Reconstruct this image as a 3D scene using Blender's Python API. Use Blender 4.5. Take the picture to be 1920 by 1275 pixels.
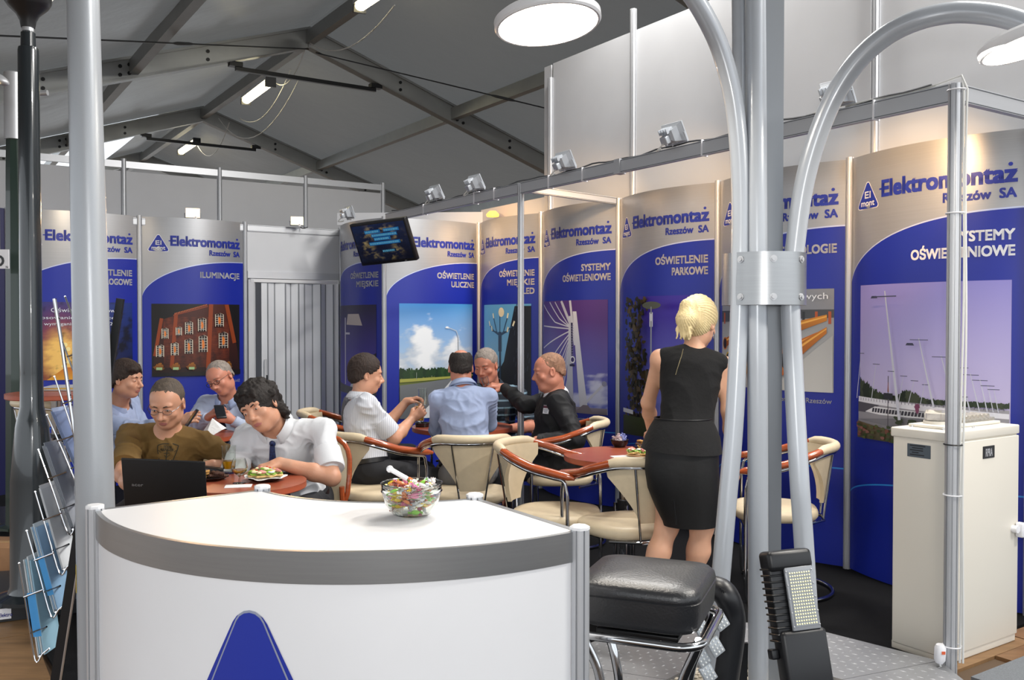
import bpy, bmesh, math, random
import numpy as np
from mathutils import Vector, Matrix
random.seed(7); np.random.seed(7)
for o in list(bpy.data.objects): bpy.data.objects.remove(o)
SC = bpy.context.scene; COL = SC.collection
PI = math.pi; R_ = math.radians
# ---------------------------------------------------------------- camera, world, key lights
F = 1700.0; CH = 1.40; PITCH = math.atan(32.5/F)
cam = bpy.data.objects.new('camera', bpy.data.cameras.new('camera')); COL.objects.link(cam)
cam.data.sensor_width = 36; cam.data.lens = F*36/1920; cam.location = (0, 0, CH)
cam.rotation_euler = (PI/2-PITCH, 0, 0); cam.data.clip_end = 200; cam.data.clip_start = .02
SC.camera = cam
w = bpy.data.worlds.new('sky'); SC.world = w; w.use_nodes = True
w.node_tree.nodes['Background'].inputs[0].default_value = (.90, .95, 1, 1)
w.node_tree.nodes['Background'].inputs[1].default_value = 1.3
SC.view_settings.view_transform = 'Standard'; SC.view_settings.look = 'None'
SC.view_settings.gamma = 1; SC.view_settings.use_curve_mapping = False
SC.view_settings.exposure = 0.62
def light(name, kind, loc, energy, color=(1, 1, 1), **kw):
    l = bpy.data.lights.new(name, kind); l.energy = energy; l.color = color
    for k, v in kw.items(): setattr(l, k, v)
    o = bpy.data.objects.new(name, l); COL.objects.link(o); o.location = loc
    return o
def aim(o, target):
    o.rotation_euler = (Vector(target)-o.location).to_track_quat('-Z', 'Y').to_euler()
# the photographer's flash, just above the lens
fl = light('camera_flash', 'AREA', (.06, -.05, 1.60), 13, (1, .98, .95), shape='DISK', size=.09)
fl.rotation_euler = (PI/2, 0, 0)
# unseen area lights added for top light, along the ridge behind the camera
for _i, _s in enumerate((-6.5, -9.5, -12.5)):
    _l = light('ridge_fill_light', 'AREA', (-2.65-.552*_s, 11.87+.834*_s, 4.75), 95, (1, .97, .92), shape='RECTANGLE', size=1.3); _l.data.size_y = .25
    aim(_l, (-.4, 4.2, .5))
# ---------------------------------------------------------------- pixel helpers
cp, sp = math.cos(PITCH), math.sin(PITCH)
def ray(px, py):
    u = (px-960)/F; v = (637.5-py)/F
    return Vector((u, cp+v*sp, -sp+v*cp))
def P(px, py, Y):
    r = ray(px, py); return Vector((0, 0, CH)) + r*(Y/r.y)
def G(px, py, z=0):
    r = ray(px, py); return Vector((0, 0, CH)) + r*((z-CH)/r.z)
# booth frame: s runs along the right wall into the depth, t outwards to the right
A0 = Vector((1.90, 5.12, 0)); DV = Vector((-.552, .834, 0)).normalized(); NV = Vector((DV.y, -DV.x, 0))
def W(s, t, z=0): return A0 + DV*s + NV*t + Vector((0, 0, z))
# ---------------------------------------------------------------- materials
MATS = {}
def lin(c):
    if isinstance(c, str):
        c = c.lstrip('#'); c = [int(c[i:i+2], 16)/255 for i in (0, 2, 4)]
        c = [x/12.92 if x <= .04045 else ((x+.055)/1.055)**2.4 for x in c]
    return (c[0], c[1], c[2], 1)
def mat(name, col, rough=.5, metal=0, noise=0, nscale=20, bump=0, bscale=60, emit=None, estr=0, trans=0, ior=1.45, spec=.5, coat=0, sheen=0, stretch=None, sss=0):
    if name in MATS: return MATS[name]
    m = bpy.data.materials.new(name); m.use_nodes = True; nt = m.node_tree; b = nt.nodes['Principled BSDF']
    b.inputs['Base Color'].default_value = lin(col); b.inputs['Roughness'].default_value = rough
    b.inputs['Metallic'].default_value = metal; b.inputs['Specular IOR Level'].default_value = spec
    if trans: b.inputs['Transmission Weight'].default_value = trans; b.inputs['IOR'].default_value = ior
    if coat: b.inputs['Coat Weight'].default_value = coat
    if sheen: b.inputs['Sheen Weight'].default_value = sheen
    if sss:
        b.inputs['Subsurface Weight'].default_value = sss; b.inputs['Subsurface Radius'].default_value = (.012, .005, .003); b.inputs['Subsurface Scale'].default_value = 1
    if emit is not None:
        b.inputs['Emission Color'].default_value = lin(emit); b.inputs['Emission Strength'].default_value = estr
    tc = nt.nodes.new('ShaderNodeTexCoord'); src = tc.outputs['Object']
    if stretch:
        mp = nt.nodes.new('ShaderNodeMapping'); mp.inputs['Scale'].default_value = stretch; nt.links.new(src, mp.inputs[0]); src = mp.outputs[0]
    if noise:
        n = nt.nodes.new('ShaderNodeTexNoise'); n.inputs['Scale'].default_value = nscale; n.inputs['Detail'].default_value = 4
        nt.links.new(src, n.inputs['Vector'])
        hsv = nt.nodes.new('ShaderNodeHueSaturation'); hsv.inputs['Color'].default_value = lin(col)
        mr = nt.nodes.new('ShaderNodeMapRange'); mr.inputs[1].default_value = .3; mr.inputs[2].default_value = .7
        mr.inputs[3].default_value = 1-noise; mr.inputs[4].default_value = 1+noise
        nt.links.new(n.outputs[0], mr.inputs[0]); nt.links.new(mr.outputs[0], hsv.inputs['Value']); nt.links.new(hsv.outputs[0], b.inputs['Base Color'])
    if bump:
        n2 = nt.nodes.new('ShaderNodeTexNoise'); n2.inputs['Scale'].default_value = bscale; n2.inputs['Detail'].default_value = 3
        nt.links.new(src, n2.inputs['Vector'])
        bp = nt.nodes.new('ShaderNodeBump'); bp.inputs['Strength'].default_value = bump; bp.inputs['Distance'].default_value = .01
        nt.links.new(n2.outputs[0], bp.inputs['Height']); nt.links.new(bp.outputs[0], b.inputs['Normal'])
    MATS[name] = m; return m
def vcol_mat(name='printed_photo', rough=.45):
    if name in MATS: return MATS[name]
    m = bpy.data.materials.new(name); m.use_nodes = True; nt = m.node_tree; b = nt.nodes['Principled BSDF']
    a = nt.nodes.new('ShaderNodeAttribute'); a.attribute_name = 'Col'; nt.links.new(a.outputs['Color'], b.inputs['Base Color'])
    b.inputs['Roughness'].default_value = rough; MATS[name] = m; return m
def stripe_mat(name, c1, c2, scale, axis='X', width=.5, rough=.8, bump=.15):
    if name in MATS: return MATS[name]
    m = mat(name, c1, rough, bump=bump, bscale=25); nt = m.node_tree; b = nt.nodes['Principled BSDF']
    tc = nt.nodes.new('ShaderNodeTexCoord'); sx = nt.nodes.new('ShaderNodeSeparateXYZ'); nt.links.new(tc.outputs['Object'], sx.inputs[0])
    mu = nt.nodes.new('ShaderNodeMath'); mu.operation = 'MULTIPLY'; mu.inputs[1].default_value = scale; nt.links.new(sx.outputs[axis], mu.inputs[0])
    fr = nt.nodes.new('ShaderNodeMath'); fr.operation = 'FRACT'; nt.links.new(mu.outputs[0], fr.inputs[0])
    gt = nt.nodes.new('ShaderNodeMath'); gt.operation = 'GREATER_THAN'; gt.inputs[1].default_value = width; nt.links.new(fr.outputs[0], gt.inputs[0])
    mx = nt.nodes.new('ShaderNodeMixRGB'); mx.inputs[1].default_value = lin(c1); mx.inputs[2].default_value = lin(c2)
    nt.links.new(gt.outputs[0], mx.inputs[0]); nt.links.new(mx.outputs[0], b.inputs['Base Color']); return m
ALU = mat('anodised_aluminium', '#bfc1c5', .38, .45)
ALUD = mat('aluminium_groove', '#6c6f74', .5, .6)
BRUSH = mat('brushed_aluminium_band', '#a2a4a6', .33, .9, noise=.03, nscale=6, stretch=(1, 1, 30))
WHITE = mat('white_laminate', '#dedee0', .38, noise=.015, nscale=4)
WPANEL = mat('white_partition_board', '#cfd1d5', .5, noise=.03, nscale=2.5, bump=.02, bscale=180)
GPANEL = mat('grey_white_partition_board', '#bfc0c4', .55, noise=.03, nscale=2.5)
CHROME = mat('chrome', '#c2c4c8', .09, 1)
CREAM = mat('cream_leatherette', '#d5c4a6', .45, noise=.04, nscale=30, bump=.05, bscale=250)
WOODR = mat('red_brown_wood', '#a8502a', .22, noise=.18, nscale=14, stretch=(1, 1, 6), coat=.6)
TTOP = mat('cherry_table_laminate', '#9c4f38', .28, noise=.12, nscale=8, stretch=(1, 7, 1))
TEDGE = mat('cherry_table_edge', '#a85238', .3, noise=.06)
BLACKP = mat('black_plastic', '#15161a', .4)
BLACKM = mat('black_metal', '#17181b', .35, .3)
RUBBER = mat('black_rubber', '#101012', .8)
LGREY = mat('silver_grey_paint', '#adb2b9', .28, .15, noise=.02, nscale=6, coat=.3)
BLUE = mat('print_blue', '#1c2f96', .4)
TXTG = mat('print_silver_grey', '#a9a9ad', .45)
TXTW = mat('print_white', '#e6e6ea', .45)
TXTB = mat('print_lettering_blue', '#1f2f96', .4)
CYAN = mat('print_cyan', '#2f8fe0', .4)
# ---------------------------------------------------------------- mesh builder
class MB:
    def __init__(s): s.v = []; s.f = []; s.m = []; s.col = None
    def add(s, v, f, m=0):
        o = len(s.v); s.v += [tuple(x) for x in v]; s.f += [tuple(i+o for i in q) for q in f]; s.m += [m]*len(f); return s
    def box(s, c, size, rot=None, m=0):
        c = Vector(c); hx, hy, hz = [a/2 for a in size]
        v = [Vector((x, y, z)) for x in (-hx, hx) for y in (-hy, hy) for z in (-hz, hz)]
        if rot is not None: v = [rot @ p for p in v]
        return s.add([p+c for p in v], [(0, 1, 3, 2), (4, 6, 7, 5), (0, 4, 5, 1), (2, 3, 7, 6), (0, 2, 6, 4), (1, 5, 7, 3)], m)
    def rbox(s, c, size, r=.01, rot=None, seg=3, m=0):
        bm = bmesh.new(); bmesh.ops.create_cube(bm, size=1)
        bmesh.ops.scale(bm, vec=Vector(size), verts=bm.verts)
        bmesh.ops.bevel(bm, geom=list(bm.edges), offset=min(r, min(size)*.49), segments=seg, profile=.5, affect='EDGES')
        return s.bm(bm, c, rot, m)
    def bm(s, bm, c=(0, 0, 0), rot=None, m=0):
        c = Vector(c); bm.verts.index_update()
        v = [(rot @ p.co if rot is not None else p.co)+c for p in bm.verts]
        s.add(v, [[q.index for q in f.verts] for f in bm.faces], m); bm.free(); return s
    def beam(s, p0, p1, wd, h, m=0, up=(0, 0, 1)):
        p0 = Vector(p0); p1 = Vector(p1); d = p1-p0; L = d.length; y = d/L
        x = y.cross(Vector(up)).normalized(); z = x.cross(y)
        return s.box((p0+p1)/2, (wd, L, h), Matrix((x, y, z)).transposed(), m)
    def tube(s, pts, r, n=12, closed=False, cap=True, m=0, flat=1.0):
        pts = [Vector(p) for p in pts]; N = len(pts)
        rs = r if isinstance(r, (list, tuple)) else [r]*N
        tans = []
        for i in range(N):
            a = pts[(i-1) % N] if (closed or i > 0) else pts[i]; b = pts[(i+1) % N] if (closed or i < N-1) else pts[i]
            t = (b-a); tans.append(t.normalized() if t.length > 1e-9 else Vector((0, 0, 1)))
        up = Vector((0, 0, 1)) if abs(tans[0].z) < .9 else Vector((1, 0, 0))
        x = tans[0].cross(up).normalized(); V = []
        for i in range(N):
            t = tans[i]; x = (x - t*x.dot(t)).normalized(); y = t.cross(x)
            for k in range(n):
                a = 2*PI*k/n; V.append(pts[i] + x*math.cos(a)*rs[i] + y*math.sin(a)*rs[i]*flat)
        Fc = []
        for i in range(N if closed else N-1):
            j = (i+1) % N
            for k in range(n): Fc.append((i*n+k, i*n+(k+1) % n, j*n+(k+1) % n, j*n+k))
        if cap and not closed: Fc.append(tuple(range(n))[::-1]); Fc.append(tuple((N-1)*n+k for k in range(n)))
        return s.add(V, Fc, m)
    def lathe(s, prof, c=(0, 0, 0), n=32, rot=None, m=0):
        c = Vector(c); V = []; Fc = []
        for (r, z) in prof:
            for k in range(n):
                a = 2*PI*k/n; p = Vector((r*math.cos(a), r*math.sin(a), z)); V.append((rot @ p if rot is not None else p)+c)
        for i in range(len(prof)-1):
            for k in range(n): Fc.append((i*n+k, i*n+(k+1) % n, (i+1)*n+(k+1) % n, (i+1)*n+k))
        if prof[0][0] > 1e-6: Fc.append(tuple(range(n))[::-1])
        if prof[-1][0] > 1e-6: Fc.append(tuple((len(prof)-1)*n+k for k in range(n)))
        return s.add(V, Fc, m)
    def prism(s, poly, z0, z1, m=0, tr=None):
        n = len(poly); V = [Vector((x, y, z0)) for x, y in poly] + [Vector((x, y, z1)) for x, y in poly]
        if tr: V = [tr(p) for p in V]
        return s.add(V, [tuple(range(n))[::-1], tuple(range(n, 2*n))] + [(i, (i+1) % n, n+(i+1) % n, n+i) for i in range(n)], m)
    def loft(s, rings, cap=True, m=0):
        n = len(rings[0]); V = [p for r in rings for p in r]; Fc = []
        for i in range(len(rings)-1):
            for k in range(n): Fc.append((i*n+k, i*n+(k+1) % n, (i+1)*n+(k+1) % n, (i+1)*n+k))
        if cap: Fc.append(tuple(range(n))[::-1]); Fc.append(tuple((len(rings)-1)*n+k for k in range(n)))
        return s.add(V, Fc, m)
    def sphere(s, c, r, n=16, m=0, sc=(1, 1, 1), rot=None):
        c = Vector(c); V = []; Fc = []; h = n//2
        for i in range(h+1):
            t = PI*i/h
            for k in range(n):
                a = 2*PI*k/n; p = Vector((r*sc[0]*math.sin(t)*math.cos(a), r*sc[1]*math.sin(t)*math.sin(a), r*sc[2]*math.cos(t)))
                V.append((rot @ p if rot is not None else p)+c)
        for i in range(h):
            for k in range(n): Fc.append((i*n+k, (i+1)*n+k, (i+1)*n+(k+1) % n, i*n+(k+1) % n))
        return s.add(V, Fc, m)
ORG = {}
def org_of(o):
    while o.parent: o = o.parent
    return ORG.get(o.name, Vector((0, 0, 0)))
def tag(o, label=None, cat=None, group=None, kind=None):
    if label: o['label'] = label
    if cat: o['category'] = cat
    if group: o['group'] = group
    if kind: o['kind'] = kind
    return o
def thing(name, label=None, cat=None, loc=(0, 0, 0), group=None, kind=None):
    o = bpy.data.objects.new(name, None); COL.objects.link(o); o.empty_display_size = .1
    o.location = loc; ORG[o.name] = Vector(loc); return tag(o, label, cat, group, kind)
def obj(name, mb, mats, parent=None, loc=None, smooth=True, angle=38, label=None):
    if not isinstance(mats, (list, tuple)): mats = [mats]
    o3 = org_of(parent) if parent else Vector(loc or (0, 0, 0))
    me = bpy.data.meshes.new(name)
    me.from_pydata([(v[0]-o3.x, v[1]-o3.y, v[2]-o3.z) for v in mb.v], [], mb.f)
    for m in mats: me.materials.append(m)
    if len(mats) > 1: me.polygons.foreach_set('material_index', mb.m)
    bm = bmesh.new(); bm.from_mesh(me); bmesh.ops.remove_doubles(bm, verts=bm.verts, dist=1e-6) if mb.col is None else None
    bmesh.ops.recalc_face_normals(bm, faces=bm.faces) if mb.col is None else None
    bm.to_mesh(me); bm.free()
    if mb.col is not None:
        ca = me.color_attributes.new('Col', 'FLOAT_COLOR', 'POINT'); ca.data.foreach_set('color', np.array(mb.col, dtype=np.float32).ravel())
    if smooth:
        me.shade_smooth(); me.set_sharp_from_angle(angle=R_(angle))
    o = bpy.data.objects.new(name, me); COL.objects.link(o)
    if parent: o.parent = parent
    else: o.location = o3; ORG[o.name] = o3
    if label: o['label'] = label
    return o
def copy_tree(o, parent=None):
    kids = list(o.children); c = o.copy(); COL.objects.link(c); c.parent = parent
    for k in kids: copy_tree(k, c)
    return c
def smooth_path(pts, sub=6, closed=False):
    pts = [Vector(p) for p in pts]; n = len(pts); out = []
    rng = range(n if closed else n-1)
    for i in rng:
        p1 = pts[i]; p2 = pts[(i+1) % n]
        p0 = pts[i-1] if (i > 0 or closed) else p1*2-p2
        p3 = pts[(i+2) % n] if (i < n-2 or closed) else p2*2-p1
        for k in range(sub):
            t = k/sub
            out.append(.5*((2*p1)+(p2-p0)*t+(2*p0-5*p1+4*p2-p3)*t*t+(3*p1-p0-3*p2+p3)*t**3))
    if not closed: out.append(pts[-1])
    return out
def rotz(a): return Matrix.Rotation(a, 3, 'Z')
# ---------------------------------------------------------------- text as flat mesh
_tc = {}
def text2d(s, size=1.0, bold=0.0, align='LEFT'):
    key = (s, bold)
    if key not in _tc:
        cu = bpy.data.curves.new('txt', 'FONT'); cu.body = s; cu.size = 1; cu.offset = bold; cu.resolution_u = 3; cu.space_character = 1+bold*2
        o = bpy.data.objects.new('txt', cu); COL.objects.link(o)
        dg = bpy.context.evaluated_depsgraph_get(); me = bpy.data.meshes.new_from_object(o.evaluated_get(dg))
        V = [(v.co.x, v.co.y) for v in me.vertices]; Fc = [tuple(p.vertices) for p in me.polygons]
        bpy.data.objects.remove(o); bpy.data.curves.remove(cu); bpy.data.meshes.remove(me)
        xs = [v[0] for v in V] or [0]; x0 = min(xs); V = [(x-x0, y) for x, y in V]
        _tc[key] = (V, Fc, max(xs)-x0)
    V, Fc, wd = _tc[key]
    k = {'LEFT': 0, 'RIGHT': -wd, 'CENTER': -wd/2}[align]
    return [((x+k)*size, y*size) for x, y in V], Fc, wd*size
def text_fit(s, width, height, bold=.02, align='RIGHT'):
    V, Fc, wd = text2d(s, 1, 0.0, align)
    hh = .73; V = [(x*width/wd, y*height/hh) for x, y in V]
    if bold <= .005: return V, Fc
    e = bold*height*1.25; n = len(V); W_ = []; G_ = []
    for k, (dx, dy) in enumerate(((-e, -e), (e, -e), (e, e), (-e, e), (0, 0))): W_ += [(x+dx, y+dy) for x, y in V]; G_ += [tuple(i+n*k for i in f) for f in Fc]
    return W_, G_
# ================================================================ SETTING
carpet = mat('black_carpet', '#0f0f11', .95, noise=.25, nscale=220, bump=.6, bscale=400, spec=.2)
pm = mat('brown_floor_plank', '#8a6a48', .5, noise=.2, nscale=5, stretch=(1, 6, 1))
pm2 = mat('brown_floor_plank_dark', '#7b5a3b', .5, noise=.2, nscale=5, stretch=(1, 6, 1))
fl_ = obj('floor', MB().box((0, 9, -.06), (60, 60, .1)), mat('tent_sub_floor', '#5d4a38', .8)); tag(fl_, kind='structure')
# booth carpet
mb = MB(); cl = [W(-1.05, .7), W(9, .7), W(9, -3.2), W(4.5, -3.95), W(1, -3.95), W(-1.0, -3.85), W(-4.5, -3.6), W(-4.5, -1.6), W(-1.05, -1.02)]
mb.prism([(p.x, p.y) for p in cl], -.01, .006); tag(obj('floor_carpet', mb, carpet), kind='structure')
# planks where the tent floor shows
k = 0
for i in range(14):
    for j in range(5):
        s0 = -1.07-.125*i; t0 = -.95+.62*j+(.31 if i % 2 else 0)
        p = [W(s0, t0), W(s0, t0+.612), W(s0-.12, t0+.612), W(s0-.12, t0)]
        if s0 < -2.6: continue
        b_ = MB().prism([(q.x, q.y) for q in p], -.01, .004+.001*(k % 3)); o = obj('plank', b_, [pm, pm2][(i*3+j) % 2], fl_, smooth=False); k += 1
for i in range(13):
    for j in range(9):
        t0 = -3.97-.3*i; s0 = -1.75+.62*j+(.3 if i % 2 else 0)
        if i > 7 and j < 3: continue
        p = [W(s0, t0), W(s0+.612, t0), W(s0+.612, t0-.295), W(s0, t0-.295)]
        b_ = MB().prism([(q.x, q.y) for q in p], -.01, .004+.001*(k % 3)); obj('plank', b_, [pm, pm2][(i+j*2) % 2], fl_, smooth=False); k += 1
gc = MB(); g4 = [W(-1.27, -.96), W(-1.27, 1.8), W(-4, 1.8), W(-4, -.96)]
gc.prism([(q.x, q.y) for q in g4], .0, .012); tag(obj('floor_aisle_carpet', gc, mat('grey_carpet', '#75797e', .95, noise=.15, nscale=200, bump=.4, bscale=300)), kind='structure')

# ---- tent roof
memb = bpy.data.materials.new('tent_membrane'); memb.use_nodes = True; nt = memb.node_tree; b = nt.nodes['Principled BSDF']
b.inputs['Base Color'].default_value = lin('#717171'); b.inputs['Roughness'].default_value = .42
tr = nt.nodes.new('ShaderNodeBsdfTranslucent'); tr.inputs[0].default_value = lin('#b4b4b2'); mx = nt.nodes.new('ShaderNodeMixShader'); mx.inputs[0].default_value = .10
nt.links.new(b.outputs[0], mx.inputs[1]); nt.links.new(tr.outputs[0], mx.inputs[2]); nt.links.new(mx.outputs[0], nt.nodes['Material Output'].inputs[0])
nz = nt.nodes.new('ShaderNodeTexNoise'); nz.inputs['Scale'].default_value = 1.3; nz.inputs['Detail'].default_value = 6
bp = nt.nodes.new('ShaderNodeBump'); bp.inputs['Strength'].default_value = .5; bp.inputs['Distance'].default_value = .05
tcn = nt.nodes.new('ShaderNodeTexCoord'); nt.links.new(tcn.outputs['Object'], nz.inputs[0]); nt.links.new(nz.outputs[0], bp.inputs['Height']); nt.links.new(bp.outputs[0], b.inputs['Normal'])
RH = 5.12; SL = .335; BAY = 5.15; P1 = Vector((-2.65, 11.87, 0))
def T(s, t, dz=0): q = P1+DV*s+NV*t; return Vector((q.x, q.y, RH-SL*abs(t)+dz))
roof = thing('ceiling', kind='structure')
beamM = mat('tent_aluminium_beam', '#9a9c9b', .42, .55, noise=.06, nscale=4)
cableM = mat('steel_cable', '#4b4d50', .4, .8)
whc = mat('white_cable', '#d9d9d6', .5)
glare_memb = memb.copy(); glare_memb.name = 'tent_glare_membrane'  # more translucent copy, made to imitate glare on the far left roof
for n_ in glare_memb.node_tree.nodes:
    if n_.type == 'MIX_SHADER': n_.inputs[0].default_value = .75
    if n_.type == 'BSDF_TRANSLUCENT': n_.inputs[0].default_value = lin('#f4f6f8')
for i in range(-2, 4):
    for sg in (-1, 1):
        v = []; nj = 8
        mb = MB()
        ns_, nt_ = 10, 10
        for a in range(ns_+1):
            for c in range(nt_+1):
                fa = a/ns_; s = (i-1+fa)*BAY; t = sg*7.4*c/nt_
                sag = -.10*math.sin(PI*fa)*math.sin(PI*min(1, c/nt_))
                v.append(T(s, t, .13+sag))
        mb.add(v, [(a*(nt_+1)+c, a*(nt_+1)+c+1, (a+1)*(nt_+1)+c+1, (a+1)*(nt_+1)+c) for a in range(ns_) for c in range(nt_)])
        ro = obj('roof_sheet', mb, [memb, glare_memb], roof)
        if i in (2, 3) and sg < 0: ro.data.polygons.foreach_set('material_index', [1 if (k_ % nt_) >= 1 else 0 for k_ in range(len(ro.data.polygons))])
for i in range(-3, 4):
    s = i*BAY
    for sg in (-1, 1):
        r = MB(); r.beam(T(s, 0, -.02), T(s, sg*7.4, -.02), .10, .22)
        r.beam(T(s, 0, .10), T(s, sg*7.4, .10), .14, .03); r.beam(T(s, 0, -.14), T(s, sg*7.4, -.14), .13, .025)
        o = obj('rafter', r, beamM, roof, smooth=False)
        b2 = MB()
        for tt in (1.3, 2.2, 2.3, 3.1, 4.4):
            for dz in (-.06, .04):
                for so in (-1, 1):
                    c_ = T(s, sg*tt, dz-.02)+DV*so*.055
                    b2.tube([c_-DV*.01, c_+DV*.01], .022, 8)
        obj('bolt', b2, BLACKM, o)
        r = MB(); c = T(s, 0, -.02)
    # short collar beam under the ridge
    cb = MB(); a_, b_ = T(s, -.95, -.24), T(s, .95, -.24); cb.beam(a_, b_, .05, .05)
    for q in (a_, b_): cb.box(q+Vector((0, 0, .05)), (.16, .10, .06), rotz(math.atan2(NV.y, NV.x)))
    obj('collar_beam', cb, BLACKM, roof, smooth=False)
for t in (0, -2.15, 2.15, -4.6, 4.6):
    for i in range(-3, 3):
        r = MB(); r.beam(T(i*BAY+.05, t, -.02 if t else -.03), T((i+1)*BAY-.05, t, -.02 if t else -.03), .10, .16); obj('purlin', r, beamM, roof, smooth=False)
# bracing cables and turnbuckles
for (a, b_) in (((0, 0), (-5.15, -6.5)), ((0, .1), (-5.15, 6.5))):
    p, q = T(a[0], a[1], -.16), T(b_[0], b_[1], -.16)
    mbc = MB().tube([p, q], .009, 6); m_ = p.lerp(q, .3); dd = (q-p).normalized()
    mbc.tube([m_-dd*.16, m_-dd*.1, m_+dd*.1, m_+dd*.16], [.010, .018, .018, .010], 8); obj('bracing_cable', mbc, cableM, roof)
# drooping white supply cable between the tube lights
def droop(a, b_, d, n=14): return [a.lerp(b_, i/n)-Vector((0, 0, 4*d*(i/n)*(1-i/n))) for i in range(n+1)]
for k, (px, py, Y, px2, py2, Y2, dr) in enumerate([(512, 150, 12.9, 575, 82, 11.9, .25), (580, 80, 11.8, 740, 10, 9.3, .25), (410, 222, 16, 560, 150, 12.5, .55), (368, 268, 18, 430, 230, 15.8, .4), (545, 130, 12.5, 450, 222, 14, .3)]):
    mbc = MB().tube(droop(P(px, py, Y), P(px2, py2, Y2), dr), .007, 6); tag(obj('supply_cable', mbc, whc, loc=P(px, py, Y)), ['thin white cable from the middle tube light up to the ridge joint', 'thin white cable drooping from ridge joint to the nearest tube light', 'long drooping white cable between the two farther ridge joints', 'small white cable loop beside the farthest tube light', 'white cable hanging straight down near middle tube light'][k], 'cable', 'white cables under the tent ridge')
# tube lights under the ridge
tubeE = mat('tube_light_diffuser', '#fff2cf', .4, emit='#fff0c0', estr=9)
def tube_light(px0, py0, Y0, px1, py1, Y1, label):
    a, b_ = P(px0, py0, Y0), P(px1, py1, Y1); c = (a+b_)/2; d = (b_-a).normalized()
    t = thing('tube_light', label, 'light', c, 'tube lights under the tent ridge')
    obj('housing', MB().beam(a-d*.05+Vector((0, 0, .05)), b_+d*.05+Vector((0, 0, .05)), .15, .05), LGREY, t, smooth=False)
    m = MB(); m.tube([a, b_], .062, 12, flat=.8); obj('diffuser', m, tubeE, t)
    for e0, e1 in ((a-d*.06, a-d*.01), (b_+d*.01, b_+d*.06)): obj('end_cap', MB().beam(e0, e1, .14, .13), BLACKP, t, smooth=False)
tube_light(462, 188, 13.6, 506, 155, 12.4, 'lit tube light under the ridge, middle one of three')
tube_light(340, 285, 18.8, 368, 266, 17.6, 'small lit tube light farthest along the ridge')
tube_light(676, 12, 10.1, 720, -18, 9.3, 'lit tube light cut off by the photo top edge')

# ---- partition behind on the left (taller, grey-white)
PB = Vector((-1.60, 11.26, 0)); BV = Vector((-DV.y, DV.x, 0)); BV = -NV   # to the left and nearer
wb = thing('wall_back', kind='structure')
def post(mbx, p, z0, z1, r=.02, n=8):
    mbx.tube([Vector((p.x, p.y, z0)), Vector((p.x, p.y, z1))], r, n)
def grooved_post(name, p, z0, z1, parent, r=.021):
    m = MB(); ring = []
    for k in range(8):
        a = 2*PI*k/8+PI/8
        for (da, rr) in ((-.27, 1), (-.10, 1), (-.10, .72), (.10, .72), (.10, 1), (.27, 1)): ring.append((p.x+r*rr*math.cos(a+da), p.y+r*rr*math.sin(a+da)))
    m.prism(ring, z0, z1); return obj(name, m, ALU, parent, smooth=False)
for i in range(5):
    a = PB+BV*i; b2 = PB+BV*(i+1); pn = MB().beam(Vector((a.x, a.y, 1.5))+BV*.02, Vector((b2.x, b2.y, 1.5))-BV*.02, .008, 3.0); obj('wall_panel', pn, GPANEL, wb, smooth=False)
    rl = MB().beam(Vector((a.x, a.y, 3.07))+BV*.02, Vector((b2.x, b2.y, 3.07))-BV*.02, .03, .07); obj('rail', rl, ALU, wb, smooth=False)
    grooved_post('post', a, 0, 3.13, wb, .028)
# return panel that closes its right end
# ---- tall white wall behind the right-hand posters
wr = thing('wall_right', kind='structure')
ts = [-2.1, -1.06, -.03, 1.0, 2.05, 3.12]
for i in range(5):
    a, b2 = W(ts[i], .2), W(ts[i+1], .2); pn = MB().beam(Vector((a.x, a.y, 1.81))+DV*.02, Vector((b2.x, b2.y, 1.81))-DV*.02, .01, 3.62); obj('wall_panel', pn, WPANEL, wr, smooth=False)
for i, s in enumerate(ts): grooved_post('post', W(s, .185), 0, [3.8, 3.8, 3.8, 3.8, 3.78, 3.5][i], wr, .026)
e = MB().beam(W(3.14, .21, 1.81), W(3.24, .21, 1.81), .012, 3.62); obj('edge_board', e, WPANEL, wr, smooth=False)
e = MB().beam(W(3.15, .2, 2.62), W(3.235, .2, 2.62), .02, .02); obj('clip', e, ALU, wr, smooth=False)

# ================================================================ POSTER PANELS
PH = 2.32
def fbm(x, y, seed=0, oct=4):
    r = np.random.RandomState(seed); v = 0; a = .5; f = 1.0
    for o in range(oct):
        for q in range(3):
            ang = r.rand()*6.28; ph = r.rand()*6.28; fx, fy = math.cos(ang)*f, math.sin(ang)*f
            ph2 = r.rand()*6.28
            v = v + a*np.sin(fx*x*2.1+ph+1.3*np.sin(fy*y*1.7+ph2))*np.cos(fy*y*2.3-fx*x*.7+ph2)/1.6
        a *= .55; f *= 2.1
    return v
class Panel:
    def __init__(s, L, R, sag=.11):
        s.L = Vector((L[0], L[1], 0)); s.R = Vector((R[0], R[1], 0)); d = (s.R-s.L); s.w = d.length; d = d/s.w
        s.L = s.L+d*.018; s.R = s.R-d*.018; s.b = Vector((d.y, -d.x, 0))
        if s.b.dot(-(s.L+s.R)) < 0: s.b = -s.b
        s.sag = sag; s.wd = (s.R-s.L).length
    def pt(s, a, z, off=0):
        q = s.L+(s.R-s.L)*a+s.b*(s.sag*(1-(2*a-1)**2)+off); return Vector((q.x, q.y, z))
def lerpc(a, b, t):
    a = np.array(lin(a)[:3]); b = np.array(lin(b)[:3]); return a*(1-t[..., None])+b*t[..., None]
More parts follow.
